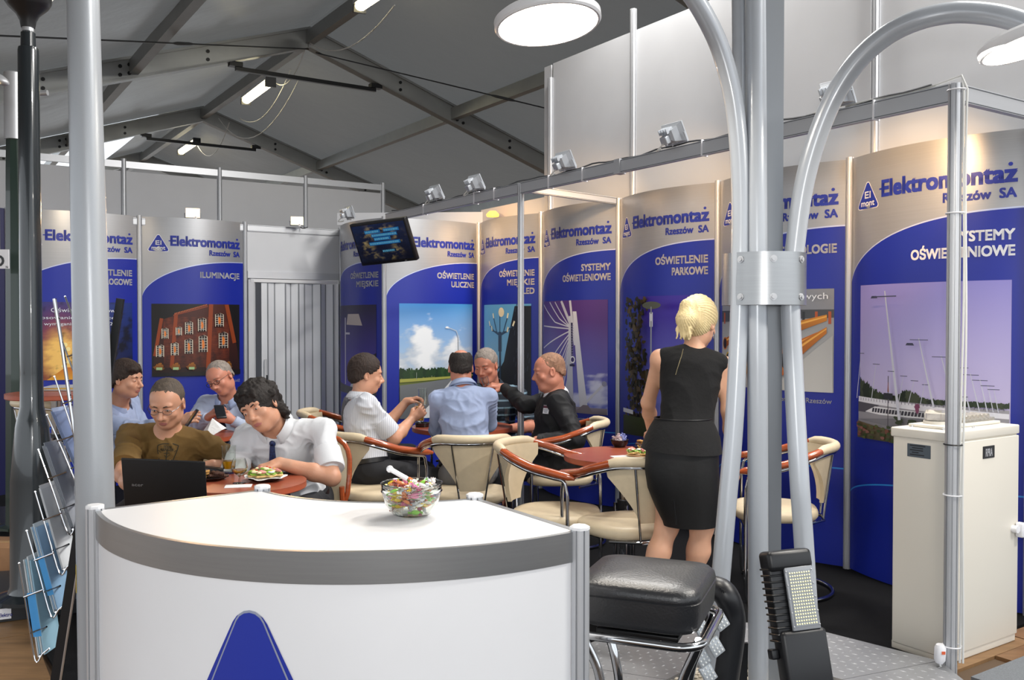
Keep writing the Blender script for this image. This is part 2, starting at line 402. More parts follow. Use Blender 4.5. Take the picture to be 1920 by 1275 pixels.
class Pic:
    """a printed photograph: gradient/noise ground plus flat coloured shapes, as vertex-coloured mesh"""
    def __init__(s, pan, a0, a1, z0, z1): s.pan = pan; s.a0, s.a1, s.z0, s.z1 = a0, a1, z0, z1; s.mb = MB(); s.mb.col = []; s.layer = 2
    def mp(s, u, v, off=None): return s.pan.pt(s.a0+(s.a1-s.a0)*u, s.z0+(s.z1-s.z0)*v, (s.layer*.0006+.0015) if off is None else off)
    def ground(s, fn, nx=60, ny=70):
        u, v = np.meshgrid(np.linspace(0, 1, nx+1), np.linspace(0, 1, ny+1)); c = fn(u, v); c = np.clip(c, 0, 1)
        V = [s.mp(u[j, i], v[j, i]) for j in range(ny+1) for i in range(nx+1)]
        s.mb.add(V, [(j*(nx+1)+i, j*(nx+1)+i+1, (j+1)*(nx+1)+i+1, (j+1)*(nx+1)+i) for j in range(ny) for i in range(nx)])
        s.mb.col += [(x[0], x[1], x[2], 1) for x in c.reshape(-1, 3)]; s.layer += 1
    def patch(s, fn, u0, v0, u1, v1, nx, ny):
        u, v = np.meshgrid(np.linspace(u0, u1, nx+1), np.linspace(v0, v1, ny+1)); c = np.clip(fn(u, v), 0, 1)
        V = [s.mp(u[j, i], v[j, i]) for j in range(ny+1) for i in range(nx+1)]
        s.mb.add(V, [(j*(nx+1)+i, j*(nx+1)+i+1, (j+1)*(nx+1)+i+1, (j+1)*(nx+1)+i) for j in range(ny) for i in range(nx)])
        s.mb.col += [(x[0], x[1], x[2], 1) for x in c.reshape(-1, 3)]; s.layer += 1
    def poly(s, pts, c, c2=None):
        bm = bmesh.new(); vs = [bm.verts.new((x, y, 0)) for x, y in pts]; bm.faces.new(vs)
        us = [p[0] for p in pts]; n = int((max(us)-min(us))*30)
        for i in range(1, n):
            x = min(us)+(max(us)-min(us))*i/n
            bmesh.ops.bisect_plane(bm, geom=bm.verts[:]+bm.edges[:]+bm.faces[:], plane_co=(x, 0, 0), plane_no=(1, 0, 0))
        bmesh.ops.triangulate(bm, faces=bm.faces); bm.verts.index_update()
        V = [s.mp(max(0, min(1, q.co.x)), max(0, min(1, q.co.y))) for q in bm.verts]; ys = [q.co.y for q in bm.verts]; y0, y1 = min(ys), max(ys)+1e-6
        C = lin(c); D = lin(c2) if c2 else C
        s.mb.add(V, [[q.index for q in f.verts] for f in bm.faces])
        s.mb.col += [tuple(C[k]*(y-y0)/(y1-y0)+D[k]*(1-(y-y0)/(y1-y0)) for k in range(3))+(1,) for y in ys]; bm.free(); s.layer += .5
    def line(s, pts, wd, c, wd2=None):
        asp = (s.z1-s.z0)/((s.a1-s.a0)*s.pan.wd); wd2 = wd if wd2 is None else wd2; n = len(pts)
        q_ = [pts[0]]
        for i in range(n-1):
            k_ = max(1, int(abs(pts[i+1][0]-pts[i][0])*44)); q_ += [(pts[i][0]+(pts[i+1][0]-pts[i][0])*j/k_, pts[i][1]+(pts[i+1][1]-pts[i][1])*j/k_) for j in range(1, k_+1)]
        pts = q_; n = len(pts)
        for i in range(n-1):
            (x0, y0), (x1, y1) = pts[i], pts[i+1]; dx, dy = x1-x0, (y1-y0)*asp; L = math.hypot(dx, dy) or 1; nx, ny = -dy/L, dx/L/asp
            wa = (wd+(wd2-wd)*i/(n-1))/2; wb_ = (wd+(wd2-wd)*(i+1)/(n-1))/2
            q = [(x0+nx*wa, y0+ny*wa), (x1+nx*wb_, y1+ny*wb_), (x1-nx*wb_, y1-ny*wb_), (x0-nx*wa, y0-ny*wa)]
            V = [s.mp(max(0, min(1, a)), max(0, min(1, b))) for a, b in q]; s.mb.add(V, [(0, 1, 2, 3)]); s.mb.col += [lin(c)]*4
        s.layer += .05
    def disc(s, x, y, r, c, ry=None, n=16):
        asp = (s.z1-s.z0)/((s.a1-s.a0)*s.pan.wd); ry = ry or r
        s.poly([(x+r*math.cos(2*PI*k/n), y+ry/asp*math.sin(2*PI*k/n)) for k in range(n)], c)
    def blob(s, x, y, rx, ry, c, seed=0, c2=None, n=40, amp=.35):
        rr = random.Random(seed); ph = [rr.random()*6.28 for _ in range(4)]
        pts = []
        for k in range(n):
            a = 2*PI*k/n; q = 1+amp*(.4*math.sin(3*a+ph[0])+.3*math.sin(7*a+ph[1])+.3*math.sin(13*a+ph[2])+.2*math.sin(19*a+ph[3]))
            pts.append((x+rx*q*math.cos(a), y+ry*q*math.sin(a)))
        s.poly(pts, c, c2)
    def text(s, t, x, y, width, height, c, align='LEFT', bold=.0):
        V, Fc = text_fit(t, width, height, bold, align)
        s.mb.add([s.mp(x+a, y+b, s.layer*.0006+.003) for a, b in V], Fc); s.mb.col += [lin(c)]*len(V); s.layer += .3
    def build(s, parent): return obj('photo_print', s.mb, vcol_mat(), parent, smooth=True)
def panel_mat():
    m = bpy.data.materials.new('poster_print'); m.use_nodes = True; nt = m.node_tree; b = nt.nodes['Principled BSDF']; N = nt.nodes.new; L = nt.links.new
    uv = N('ShaderNodeUVMap'); uv.uv_map = 'UV'; sx = N('ShaderNodeSeparateXYZ'); L(uv.outputs[0], sx.inputs[0])
    def M(op, a, b_=None):
        n = N('ShaderNodeMath'); n.operation = op
        for i, q in enumerate((a, b_)):
            if q is None: continue
            if isinstance(q, (int, float)): n.inputs[i].default_value = q
            else: L(q, n.inputs[i])
        return n.outputs[0]
    ia = M('SUBTRACT', 1.0, sx.outputs[0]); cur = M('SQRT', M('MAXIMUM', M('SUBTRACT', 1.0, M('POWER', ia, 2.15)), 0.0))
    zb = M('ADD', M('MULTIPLY', cur, .345), 1.605); isb = M('LESS_THAN', sx.outputs[1], zb)
    ed = M('LESS_THAN', M('ABSOLUTE', M('SUBTRACT', sx.outputs[1], zb)), .004)
    zc = M('ADD', M('MULTIPLY', cur, .13), .44); cy = M('LESS_THAN', M('ABSOLUTE', M('SUBTRACT', sx.outputs[1], zc)), .004)
    no = N('ShaderNodeTexNoise'); no.inputs['Scale'].default_value = 3; mp = N('ShaderNodeMapping'); mp.inputs['Scale'].default_value = (.4, 60, 1); L(uv.outputs[0], mp.inputs[0]); L(mp.outputs[0], no.inputs[0])
    sil = N('ShaderNodeMixRGB'); sil.inputs[1].default_value = lin('#a3a4a7'); sil.inputs[2].default_value = lin('#adaeb1'); L(no.outputs[0], sil.inputs[0])
    c1 = N('ShaderNodeMixRGB'); L(isb, c1.inputs[0]); L(sil.outputs[0], c1.inputs[1]); c1.inputs[2].default_value = lin('#17299a')
    c2 = N('ShaderNodeMixRGB'); L(ed, c2.inputs[0]); L(c1.outputs[0], c2.inputs[1]); c2.inputs[2].default_value = lin('#c3cbe6')
    c3 = N('ShaderNodeMixRGB'); L(cy, c3.inputs[0]); L(c2.outputs[0], c3.inputs[1]); c3.inputs[2].default_value = lin('#2f8fe0')
    L(c3.outputs[0], b.inputs['Base Color'])
    L(M('MULTIPLY', M('SUBTRACT', 1.0, isb), .55), b.inputs['Metallic']); b.inputs['Roughness'].default_value = .38
    return m
PMAT = panel_mat()
def rtri(cx, cy, w_, h_, r, n=6):
    pts = [Vector((cx-w_/2, cy)), Vector((cx+w_/2, cy)), Vector((cx, cy+h_))]; out = []
    for i in range(3):
        p = pts[i]; a = (pts[i-1]-p).normalized(); b = (pts[(i+1) % 3]-p).normalized(); ang = a.angle(b); dd = r/math.tan(ang/2)
        c = p+(a+b).normalized()*r/math.sin(ang/2); s0 = p+a*dd-c; s1 = p+b*dd-c; a0 = math.atan2(s0.y, s0.x); a1 = math.atan2(s1.y, s1.x)
        while a1 < a0: a1 += 2*PI
        if a1-a0 > PI: a1 -= 2*PI
        for k in range(n+1):
            t = a0+(a1-a0)*k/n; out.append((c.x+r*math.cos(t), c.y+r*math.sin(t)))
    return out
def poster(L, R, label, title, sag=.11, logo=True, bold=.022, tcol=None, H_=PH, mt=None):
    pn = Panel(L, R, sag); n = 20
    m = MB(); ring = []
    base = pn.pt(.5, 0)
    V = []; Fc = []
    for off in (0, -.012):
        for i in range(n+1):
            for z in (0.012, H_-.35, H_): V.append(pn.pt(i/n, z, off))
    K = (n+1)*3
    for i in range(n):
        for j in range(2): Fc.append((i*3+j, i*3+j+1, (i+1)*3+j+1, (i+1)*3+j)); Fc.append((K+i*3+j, K+(i+1)*3+j, K+(i+1)*3+j+1, K+i*3+j+1))
        Fc.append((i*3+2, K+i*3+2, K+(i+1)*3+2, (i+1)*3+2)); Fc.append((i*3, (i+1)*3, K+(i+1)*3, K+i*3))
    for i in (0, n): Fc.append((i*3, i*3+1, K+i*3+1, K+i*3)); Fc.append((i*3+1, i*3+2, K+i*3+2, K+i*3+1))
    m.add(V, Fc); base.z = 0
    o = obj('poster_panel', m, mt or PMAT, loc=base); tag(o, label, 'poster', 'printed wall panels around the booth')
    me = o.data; uvl = me.uv_layers.new(name='UV'); d = (pn.R-pn.L).normalized()
    for lp in me.loops:
        co = me.vertices[lp.vertex_index].co+base; a = (co-pn.L).dot(d)/pn.wd; uvl.data[lp.index].uv = (a, co.z)
    def txt(name, s, a1, z, width, height, mt_, align='RIGHT', bd=bold, off=.002):
        V, Fc = text_fit(s, width, height, bd, align); q = MB(); q.add([pn.pt(a1+x/pn.wd, z+y, off) for x, y in V], Fc); return obj(name, q, mt_, o, smooth=False)
    if logo:
        q = MB(); outl = rtri(.145, 2.02, .185, .165, .016); V = [pn.pt(x, z, .0015) for x, z in [(.145+(x-.145)/pn.wd, z) for x, z in outl]]; q.add(V, [tuple(range(len(V)))])
        lg = obj('logo', q, TXTW, o, smooth=False, label='blue rounded triangle logo')
        inn = rtri(.145, 2.024, .172, .153, .013); q = MB(); V = [pn.pt(.145+(x-.145)/pn.wd, z, .0022) for x, z in inn]; q.add(V, [tuple(range(len(V)))]); obj('logo_field', q, BLUE, lg, smooth=False)
        for s, z, wd_, hh in (('El', 2.079, .045, .038), ('mont', 2.037, .105, .034)):
            V, Fc = text_fit(s, wd_, hh, .02, 'CENTER'); q = MB(); q.add([pn.pt(.145+x/pn.wd, z+y, .0034) for x, y in V], Fc); obj('logo_lettering', q, TXTW, lg, smooth=False)
        txt('company_lettering', 'Elektromontaz', .955, 2.075, .70*pn.wd, .088, TXTB, bd=.04)
        V = [pn.pt(.955-(.024-.0095*math.cos(a))/pn.wd, 2.158+.0095*math.sin(a), .002) for a in np.linspace(0, 2*PI, 13)[:-1]]; obj('lettering_dot', MB().add(V, [tuple(range(12))]), TXTB, o, smooth=False)
        q = MB(); q.box((0, 0, 0), (.001, .001, .001)) if False else None
        V = [pn.pt(a, z, .0021) for a, z in ((.235, 2.11), (.30, 2.11), (.30, 2.119), (.235, 2.119))]; q.add(V, [(0, 1, 2, 3)]); obj('lettering_dash', q, TXTB, o, smooth=False)
        txt('company_lettering', 'Rzeszów  SA', .955, 2.0, .33*pn.wd, .048, TXTB, bd=.035)
    z = 1.80
    for s in title:
        txt('title_lettering', s, .95, z, (.037*len(s)+.0)*1.0, .052, tcol or TXTG, bd=.032); z -= .077
    return o, pn, txt
BK = {}
LFT = -NV
a1_ = Vector((-1.68, 8.90, 0)); a2_ = a1_+LFT*.94; a3_ = a2_+LFT*.92; a4_ = a3_+LFT*1.0; a5_ = a4_+LFT*1.0
c3 = Vector((-1.12, 7.95, 0)); CR = W(4, 0)
L = np.array
# 0 far left, unlit: its shade is put into a darker print colour
o, pn, t = poster(a5_, a4_, 'shaded poster panel half cut off at left photo edge behind the green pole', ['OŚWIETLENIE', 'WNĘTRZ'], mt=mat('shaded_poster_print', '#17194a', .5))
pc = Pic(pn, .08, .95, .93, 1.56); pc.ground(lambda u, v: lerpc('#3a3a3c', '#77787a', np.clip(.5+fbm(u*9, v*9, 3)*.5, 0, 1)), 30, 30)
for k in range(5): pc.line([(.0, .3+k*.13), (.98, .7+k*.04)], .02, '#b9bbbb')
pc.build(o)
# 1 road lighting
o, pn, t = poster(a4_, a3_, 'leftmost clear blue poster with orange night street photo behind the two poles', ['OŚWIETLENIE', 'DROGOWE'])
pc = Pic(pn, .08, .95, .93, 1.57)
def g1(u, v):
    c = lerpc('#0a1030', '#16307c', v); g = np.exp(-(((u-.33)/.22)**2+((v-.30)/.42)**2)); g = np.clip(g*1.25+.25*fbm(u*22, v*22, 5)*g, 0, 1)
    c = c*(1-g[..., None])+lerpc('#b8480c', '#ffd070', np.clip(g*1.5-.6, 0, 1))*g[..., None]
    tr = np.clip(fbm(u*16, v*16, 8)*1.6+.3-np.abs(u-.8)*2.0, 0, 1)[..., None]; c = c*(1-tr*.85)
    tr = np.clip(fbm(u*20, v*16, 9)*1.6+.6-np.abs(u-.02)*8.0, 0, 1)[..., None]; return c*(1-tr*.9)
pc.ground(g1, 70, 60)
random.seed(3)
for k in range(26):
    x = .80+random.uniform(-.02, .02); y0 = random.uniform(.15, .6); a = random.uniform(-.9, .9); l = random.uniform(.1, .3); pc.line([(x, y0), (x+l*.6*math.sin(a), y0+l)], .008, '#070b1c', .002)
pc.line([(.80, 0), (.80, .7)], .018, '#060a18', .006)
for k in range(8): pc.disc(.36+.03*math.sin(k*2), .45-.055*k, .022-.001*k, '#ffe9a0')
pc.poly([(.2, 0), (.75, 0), (.5, .16), (.36, .16)], '#c86a18', '#e0a030')
pc.text('Oświetlenie drogowe', .24, .87, .62, .055, '#dfe4f2'); pc.text('stosowanie  spełniające', .10, .78, .72, .042, '#dfe4f2'); pc.text('wymagania normy 13 212', .18, .70, .62, .042, '#dfe4f2')
pc.poly([(.93, .17), (.97, .17), (.95, .25)], '#d8562a')
pc.build(o)
# 2 illuminations
o, pn, t = poster(a3_, a2_, 'blue poster titled ILUMINACJE with floodlit red brick building', ['ILUMINACJE'])
pc = Pic(pn, .08, .95, .93, 1.565)
pc.ground(lambda u, v: lerpc('#0b0708', '#1a1418', np.clip(v+.2*fbm(u*6, v*6, 2), 0, 1)), 12, 12)
bq = [(.0, .0), (.04, .45), (.10, .78), (.55, .97), (.63, 1.0), (.84, 1.0), (.97, .35), (1, .0)]
pc.poly(bq, '#4a1c10', '#200c08')
def g2(u, v):
    g = .5+.5*fbm(u*26, v*30, 4); br = (np.sin(v*190+u*30)*.12+.88)
    up = np.clip(.35+.75*np.exp(-((v-.55)/.35)**2), 0, 1); return lerpc('#3a140c', '#8a3a1c', np.clip(g*.8, 0, 1))*(br*up)[..., None]
def sk(x, y): return (x, y)
pc.patch(g2, .12, .12, .86, .82, 60, 50)
pc.poly([(.0, 1), (.0, .45), (.10, .78), (.22, .83), (.55, .955), (.60, 1)], '#0c0809')
pc.poly([(.84, 1), (.86, .82), (1, .30), (1, 1)], '#0b0708')
for (x0, x1, y0, y1, wd) in ((.03, .10, .28, .80, .035), (.20, .25, .12, .86, .04), (.60, .64, .10, 1, .05), (.83, .93, 1, .45, .05)): pc.line([(x0, y0), (x1, y1)], wd, '#8f3c14')
for i in range(22): pc.line([(.24+.0165*i, .855+.006*i), (.24+.0165*i, .875+.006*i)], .009, '#c8683a')
pc.line([(.22, .84), (.60, .97)], .012, '#8a3c20')
def win(x, y, w_, h_, sk_=.0):
    q = [(x, y), (x+w_, y+sk_), (x+w_, y+h_*.9+sk_), (x+w_/2, y+h_+sk_/2), (x, y+h_*.9)]
    pc.poly([(a-.008*(1 if a < x+w_/2 else -1), b) for a, b in q], '#d9cdb8'); pc.poly(q, '#2b1a18')
    for k in range(1, 6): pc.line([(x, y+h_*k/6.5), (x+w_, y+h_*k/6.5+sk_)], .005, '#cfc8bb')
    for k in range(1, 3): pc.line([(x+w_*k/3, y), (x+w_*k/3, y+h_*.92)], .005, '#cfc8bb')
    pc.blob(x+w_*.5, y+h_*.45, w_*.18, h_*.25, '#e07a2c', 3)
for (x, y, w_, h_) in ((.05, .27, .065, .17), (.20, .29, .065, .18), (.345, .31, .075, .21), (.50, .33, .085, .24), (.735, .38, .10, .23), (.105, .52, .055, .15), (.25, .565, .05, .12), (.35, .58, .07, .18), (.49, .62, .08, .19), (.69, .685, .09, .19)): win(x, y, w_, h_)
for (x) in (.03, .20, .37, .80): pc.blob(x+.04, .13, .05, .05, '#a2621c', 5, '#4a2a10'); pc.poly([(x+.01, .09), (x+.07, .09), (x+.07, .125), (x+.01, .125)], '#9fc08a')
pc.poly([(0, 0), (1, 0), (1, .07), (0, .05)], '#120c0c')
pc.build(o); t('caption_lettering', 'Manufaktura Łódź', .95, .86, .24, .026, TXTG, bd=.0)
# 3 city lighting (seen nearly edge on)
o, pn, t = poster(a1_, c3, 'narrow-looking blue poster beside the folding door, partly behind the television', ['OŚWIETLENIE', 'MIEJSKIE'], sag=.13)
pc = Pic(pn, .08, .93, .75, 1.56)
pc.ground(lambda u, v: lerpc('#4a3fa8', '#231c3c', np.clip(v*1.1-.15+.1*u, 0, 1)), 24, 40)
pc.line([(.42, .1), (.42, .86)], .03, '#b9b6c4'); pc.poly([(.46, .78), (.80, .77), (.74, .90), (.50, .90)], '#b6a9a4'); pc.line([(.42, .68), (.55, .68)], .02, '#b9b6c4')
pc.poly([(.5, 0), (1, 0), (1, .42), (.75, .36)], '#d5d8dc', '#aab0b8'); pc.poly([(.45, .25), (1, .47), (1, .42), (.6, .30)], '#1a1822')
for k in range(5): pc.line([(.75+.05*k, .1), (.75+.05*k, .25)], .02, '#3a3a44')
pc.poly([(0, 0), (1, 0), (1, .05), (0, .12)], '#46464c'); pc.build(o)
# 4 street lighting
o, pn, t = poster(c3, CR, 'blue poster with cloudy sky and empty road photo in the far corner', ['OŚWIETLENIE', 'ULICZNE'], sag=.07)
pc = Pic(pn, .12, .93, .55, 1.57)
def g4(u, v):
    sky = lerpc('#bcd4ea', '#2a86d0', np.clip(v*1.5-.55, 0, 1)); n = fbm(u*5+1, v*7, 21, 5)
    base = np.clip(2.2*(n+.62-np.clip(v-.60, 0, 1)*3.2-.55*np.clip(u-.15, 0, 1)*(v > .5)*np.clip((v-.5)*8, 0, 1)), 0, 1)
    cl = lerpc('#9fb0c4', '#f0f2f4', np.clip(.55+n, 0, 1)); return sky*(1-base[..., None])+cl*base[..., None]
pc.ground(g4, 80, 90)
pc.poly([(0, 0), (1, 0), (1, .37), (0, .36)], '#6f7a3a', '#5b6a34')
random.seed(5)
for k in range(26): pc.blob(k/25, .385+random.uniform(-.01, .012), .04, .035+random.uniform(0, .015), random.choice(['#24401f', '#2f4d25', '#1d361c']), k)
pc.poly([(0, .345), (1, .365), (1, .352), (0, .315)], '#a9a84e'); pc.poly([(0, .29), (.75, .345), (.45, 0), (0, 0)], '#76797c', '#5f6266')
pc.poly([(.70, .345), (.76, .347), (.38, .0), (.2, .0)], '#d8dadc'); pc.poly([(.76, .347), (.86, .35), (1, .2), (1, 0), (.38, 0)], '#7a6a58', '#8d8478')
pc.line([(.78, .34), (.77, .70), (.74, .76), (.62, .79)], .010, '#b9c2c8', .008); pc.poly([(.58, .785), (.64, .782), (.62, .80), (.59, .80)], '#eef2f4')
pc.line([(.20, .34), (.20, .40)], .006, '#8d9a8a'); pc.build(o)
# 5 LED city
o, pn, t = poster(CR, W(3, 0), 'blue poster right of the far corner with many-armed park lantern photo', ['OŚWIETLENIE', 'MIEJSKIE', 'LED'])
pc = Pic(pn, .20, .92, .70, 1.56)
pc.ground(lambda u, v: lerpc('#8cc4dc', '#5aa0d0', v), 20, 30)
pc.poly([(.55, .42), (.75, .98), (1, .98), (1, 0), (.3, 0), (.3, .2)], '#0b0d14')
for k in range(30): x = .72+.28*random.random(); y = random.random(); pc.line([(x, y), (x+.01, y+.05)], .012, '#2b3240')
pc.line([(.48, .0), (.47, .60)], .04, '#1c3550'); pc.line([(.47, .52), (.47, .72)], .07, '#1c3550')
for x, y in ((.22, .78), (.32, .86), (.47, .90), (.62, .86), (.72, .78), (.28, .73), (.62, .72)):
    pc.line([(.47, .68), ((.47+x)/2, .72), (x, y)], .016, '#27425e'); pc.line([(x, y), (x+(x-.47)*.12, y+.05)], .025, '#f2ecc8')
pc.disc(.5, .92, .06, '#eadfb8')
for x in (.28, .4): pc.line([(x, .05), (x, .34)], .02, '#1c3550'); pc.line([(x-.08, .38), (x, .33), (x+.08, .38)], .012, '#1c3550')
pc.poly([(0, 0), (1, 0), (1, .1), (0, .08)], '#20242c'); pc.build(o)
# 6 cable-stayed bridge
o, pn, t = poster(W(3, 0), W(2, 0), 'blue poster with white cable-stayed bridge on purple sky behind the man in black suit', ['SYSTEMY', 'OŚWIETLENIOWE'])
pc = Pic(pn, .07, .93, .70, 1.575)
def g6(u, v):
    c = lerpc('#6a78d0', '#54307e', np.clip(v*1.2-.1+.15*u, 0, 1)); cl = np.clip(2*(fbm(u*5, v*14, 31)+.6-v*3.2), 0, 1); return c*(1-cl[..., None])+lerpc('#c9cdea', '#e6e8f4', v)*cl[..., None]
pc.ground(g6, 40, 60)
top = (.60, .80)
for k, (x, y) in enumerate(((.0, .97), (.18, .99), (.30, .99), (.42, .99))): pc.line([(x, y), ((x+.6)/2, (y+.76)/2-.02*(3-k)), (.56, .76)], .012, '#dcdce6')
for k, (x, y) in enumerate(((.0, .77), (.0, .56), (.06, .35), (.18, .30), (.26, .22), (.31, .16), (.35, .12), (.38, .08), (.41, .05))): pc.line([(x, y), (.565, .745-.018*k)], .012, '#dcdce6')
for k in range(10): pc.line([(.40+.012*k, .02), (.57+.004*k, .40+.03*k)], .005, '#c8c8d8')
pc.line([(.42, 1), (.60, .74)], .035, '#cfd0dc'); pc.line([(.56, 1), (.63, .6)], .03, '#d8d9e2')
pc.poly([(.545, .86), (.58, .86), (.615, 0), (.50, 0)], '#d9dae2', '#b5b7c6'); pc.poly([(.60, .90), (.65, .90), (.80, 0), (.70, 0)], '#e2e3ea', '#c9cad6'); pc.poly([(.575, .8), (.60, .8), (.60, .42), (.585, .42)], '#25204a')
for k in range(16): pc.line([(.575, .42+.023*k), (.61, .43+.023*k)], .006, '#8a88a8')
pc.disc(.60, .47, .035, '#e8e8f0'); pc.disc(.60, .47, .022, '#3a2f66'); pc.line([(.56, .42), (.63, .42)], .02, '#2a2648')
pc.line([(.72, .05), (.96, .26)], .022, '#c8c9d4'); pc.disc(.97, .27, .025, '#8f90a8')
pc.poly([(0, 0), (1, 0), (1, .055), (0, .05)], '#8f8794', '#6f6874'); pc.poly([(.3, .0), (.5, .08), (.55, .08), (.52, 0)], '#e0e0e4'); pc.poly([(.62, .0), (.74, .075), (.80, .075), (.86, 0)], '#7a7078'); pc.build(o)
t('caption_lettering', 'Elektromontaż Rzeszów', .93, .645, .42, .026, TXTG, bd=.01)
# 7 park lighting
o, pn, t = poster(W(2, 0), W(1, 0), 'blue poster titled PARKOWE with park lamp photo beside the blonde woman', ['OŚWIETLENIE', 'PARKOWE'])
pc = Pic(pn, .33, 1-.07, .62, 1.585)
pc.ground(lambda u, v: lerpc('#7f86dc', '#3a2aa0', np.clip(v*1.3-.1, 0, 1)), 24, 50)
random.seed(11)
for k in range(420):
    y = random.random()*.98; x = random.random()**1.7*(.20 if y > .45 else .34); pc.blob(x, y, random.uniform(.018, .042), random.uniform(.010, .028), random.choice(['#2a2a1c', '#3b3320', '#1c1e14', '#54482c', '#463a22']), k, n=9)
for k in range(30): pc.blob(random.uniform(.3, .5), random.uniform(.1, .34), .025, .015, random.choice(['#3b3320', '#2a3020']), k, n=9)
pc.line([(.50, .10), (.50, .82)], .022, '#8a8f9c'); pc.line([(.50, .78), (.50, .88)], .05, '#c8ccd6'); pc.disc(.50, .93, .14, '#4a4f44', .045); pc.line([(.50, .87), (.50, .92)], .02, '#777d88')
pc.poly([(0, 0), (1, 0), (1, .12), (0, .14)], '#3a4628', '#2d331e'); pc.poly([(0, .16), (.2, .15), (.2, .18), (0, .19)], '#d8dce4'); pc.build(o)
# 8 technologies
o, pn, t = poster(W(1, 0), W(0, 0), 'blue poster of orange pipes in a galvanising hall behind the tall lamp tubes', ['TECHNOLOGIE'])
pc = Pic(pn, .05, .94, 1.0, 1.595)
pc.ground(lambda u, v: lerpc('#c2c0bc', '#8f9296', np.clip(v*1.1+.08*fbm(u*8, v*8, 6), 0, 1)), 30, 30)
pc.poly([(0, .80), (1, .80), (1, 1), (0, 1)], '#8a8c92'); pc.poly([(0, .68), (1, .72), (1, .80), (0, .80)], '#4a4c50')
for k in range(12): pc.line([(.04+.085*k, .66), (.04+.085*k, .78)], .018, random.choice(['#c7c8ca', '#b5542c', '#2c2e33']))
def pipe(x0, y0, x1, y1, w0, w1, c):
    pc.poly([(x0, y0-w0), (x0, y0+w0), (x1, y1+w1), (x1, y1-w1)], c, '#8a4410'); pc.poly([(x0, y0+w0*.2), (x0, y0+w0*.6), (x1, y1+w1*.6), (x1, y1+w1*.2)], '#f2b04c'); pc.disc(x0, y0, w0*.62, c, w0*1.05*.9); pc.disc(x0, y0, w0*.5, '#1c1210', w0*.85*.9)
for q in ((.05, .45, .5, .72, .05, .02, '#d8791c'), (.1, .28, .65, .66, .06, .02, '#e0b41c'), (.3, .30, .80, .66, .06, .02, '#c86a1c'), (.69, .60, .96, .72, .06, .03, '#d88a2a'), (.46, .22, .9, .55, .08, .03, '#cf6f1e'), (.69, .30, .96, .60, .09, .03, '#d07a20'), (.10, .02, .45, .3, .10, .05, '#d8a21c')): pipe(*q)
pc.poly([(.45, 0), (1, 0), (1, .55), (.72, .20), (.60, .02)], '#b4b2ae', '#c9c7c2'); pc.line([(.50, .0), (.72, .24)], .03, '#c8671c')
pc.text('powłok oświetleniowych', .97, .90, .80, .065, '#eceef2', 'RIGHT'); pc.build(o)
t('caption_lettering', 'Elektromontaż Rzeszów', .93, .935, .40, .030, TXTG, bd=.012)
# 9 nearest
o, pn, t = poster(W(0, 0), W(-1, 0), 'nearest right-hand blue poster with leaning street lights along a bridge, behind the cream cabinet', ['SYSTEMY', 'OŚWIETLENIOWE'], tcol=TXTW)
pc = Pic(pn, .09, .94, .77, 1.605)
pc.ground(lambda u, v: lerpc('#d9cbe6', '#7a7fd0', np.clip(v*1.15-.25, 0, 1)) if False else lerpc('#cfc4e4', '#8d86d2', np.clip(v*1.1-.2, 0, 1)), 30, 40)
random.seed(9)
for k in range(34): x = k/33; hgt = (.10*math.exp(-(x/.14)**2)+.05*math.exp(-((x-.42)/.06)**2)+.012); pc.blob(x, .27+hgt*.35, .03, hgt*.6+.01, random.choice(['#2c3a24', '#1f2b1c', '#3d4630']), k)
pc.poly([(0, 0), (1, 0), (1, .25), (0, .27)], '#a5a2a8', '#8f8b90'); pc.poly([(0, .27), (.55, .25), (1, .23), (1, .20), (.5, .215), (0, .235)], '#eceaf0')
for k in range(40): pc.line([(k/40, .245), (k/40, .262)], .004, '#6a6878')
pc.poly([(.0, .235), (.2, .225), (.07, .17), (0, .17)], '#55525a'); pc.poly([(.07, .175), (.16, .215), (.62, .205), (.62, .17), (.2, .165)], '#efedf0')
for k in range(20): pc.poly([(.14+.024*k, .205), (.158+.024*k, .205), (.15+.024*k, .178), (.134+.024*k, .178)], '#3a3842')
pc.poly([(0, .12), (.5, .17), (.7, .14), (.3, .10)], '#7c7a80'); pc.poly([(0, 0), (1, 0), (1, .06), (.3, .075), (0, .11)], '#6a5a40', '#4a4630')
for k in range(60): pc.blob(random.random()*.55, random.uniform(.0, .10), .018, .010, random.choice(['#3a4a24', '#7a4a3a', '#545a30', '#8a5a50']), k, n=8)
for k in range(16): pc.blob(.36+random.random()*.22, random.uniform(.13, .17), .02, .012, '#2d3a22', k, n=9)
for (x0, y0, x1, y1, wd, a) in ((.385, .15, .265, .955, .013, .09), (.62, .22, .515, .66, .008, .06), (.74, .24, .655, .56, .006, .055), (.82, .24, .76, .50, .005, .05), (.87, .24, .82, .46, .004, .045), (.91, .24, .87, .43, .004, .04), (.94, .24, .91, .40, .003, .035), (.965, .24, .94, .38, .003, .03), (.02, .26, .06, .565, .004, .03), (.16, .26, .20, .50, .004, .03), (.30, .26, .32, .46, .003, .025), (.38, .26, .415, .435, .003, .025), (.45, .26, .49, .41, .003, .025), (.53, .26, .56, .39, .003, .02), (.70, .22, .72, .35, .003, .02), (.76, .22, .79, .33, .003, .02)):
    pc.line([(x0, y0), (x1, y1)], wd*1.6, '#c9cad6', wd*.7); pc.line([(x1-a, y1-.035), (x1+a, y1-.035)] if wd > .01 else [(x1-a, y1-.01), (x1+a, y1-.01)], .004 if wd < .01 else .007, '#4a4c66'); pc.poly([(x1-a-.03, y1-.045), (x1-a+.03, y1-.045), (x1-a+.02, y1-.030), (x1-a-.02, y1-.030)], '#3a3c55') if wd > .007 else None
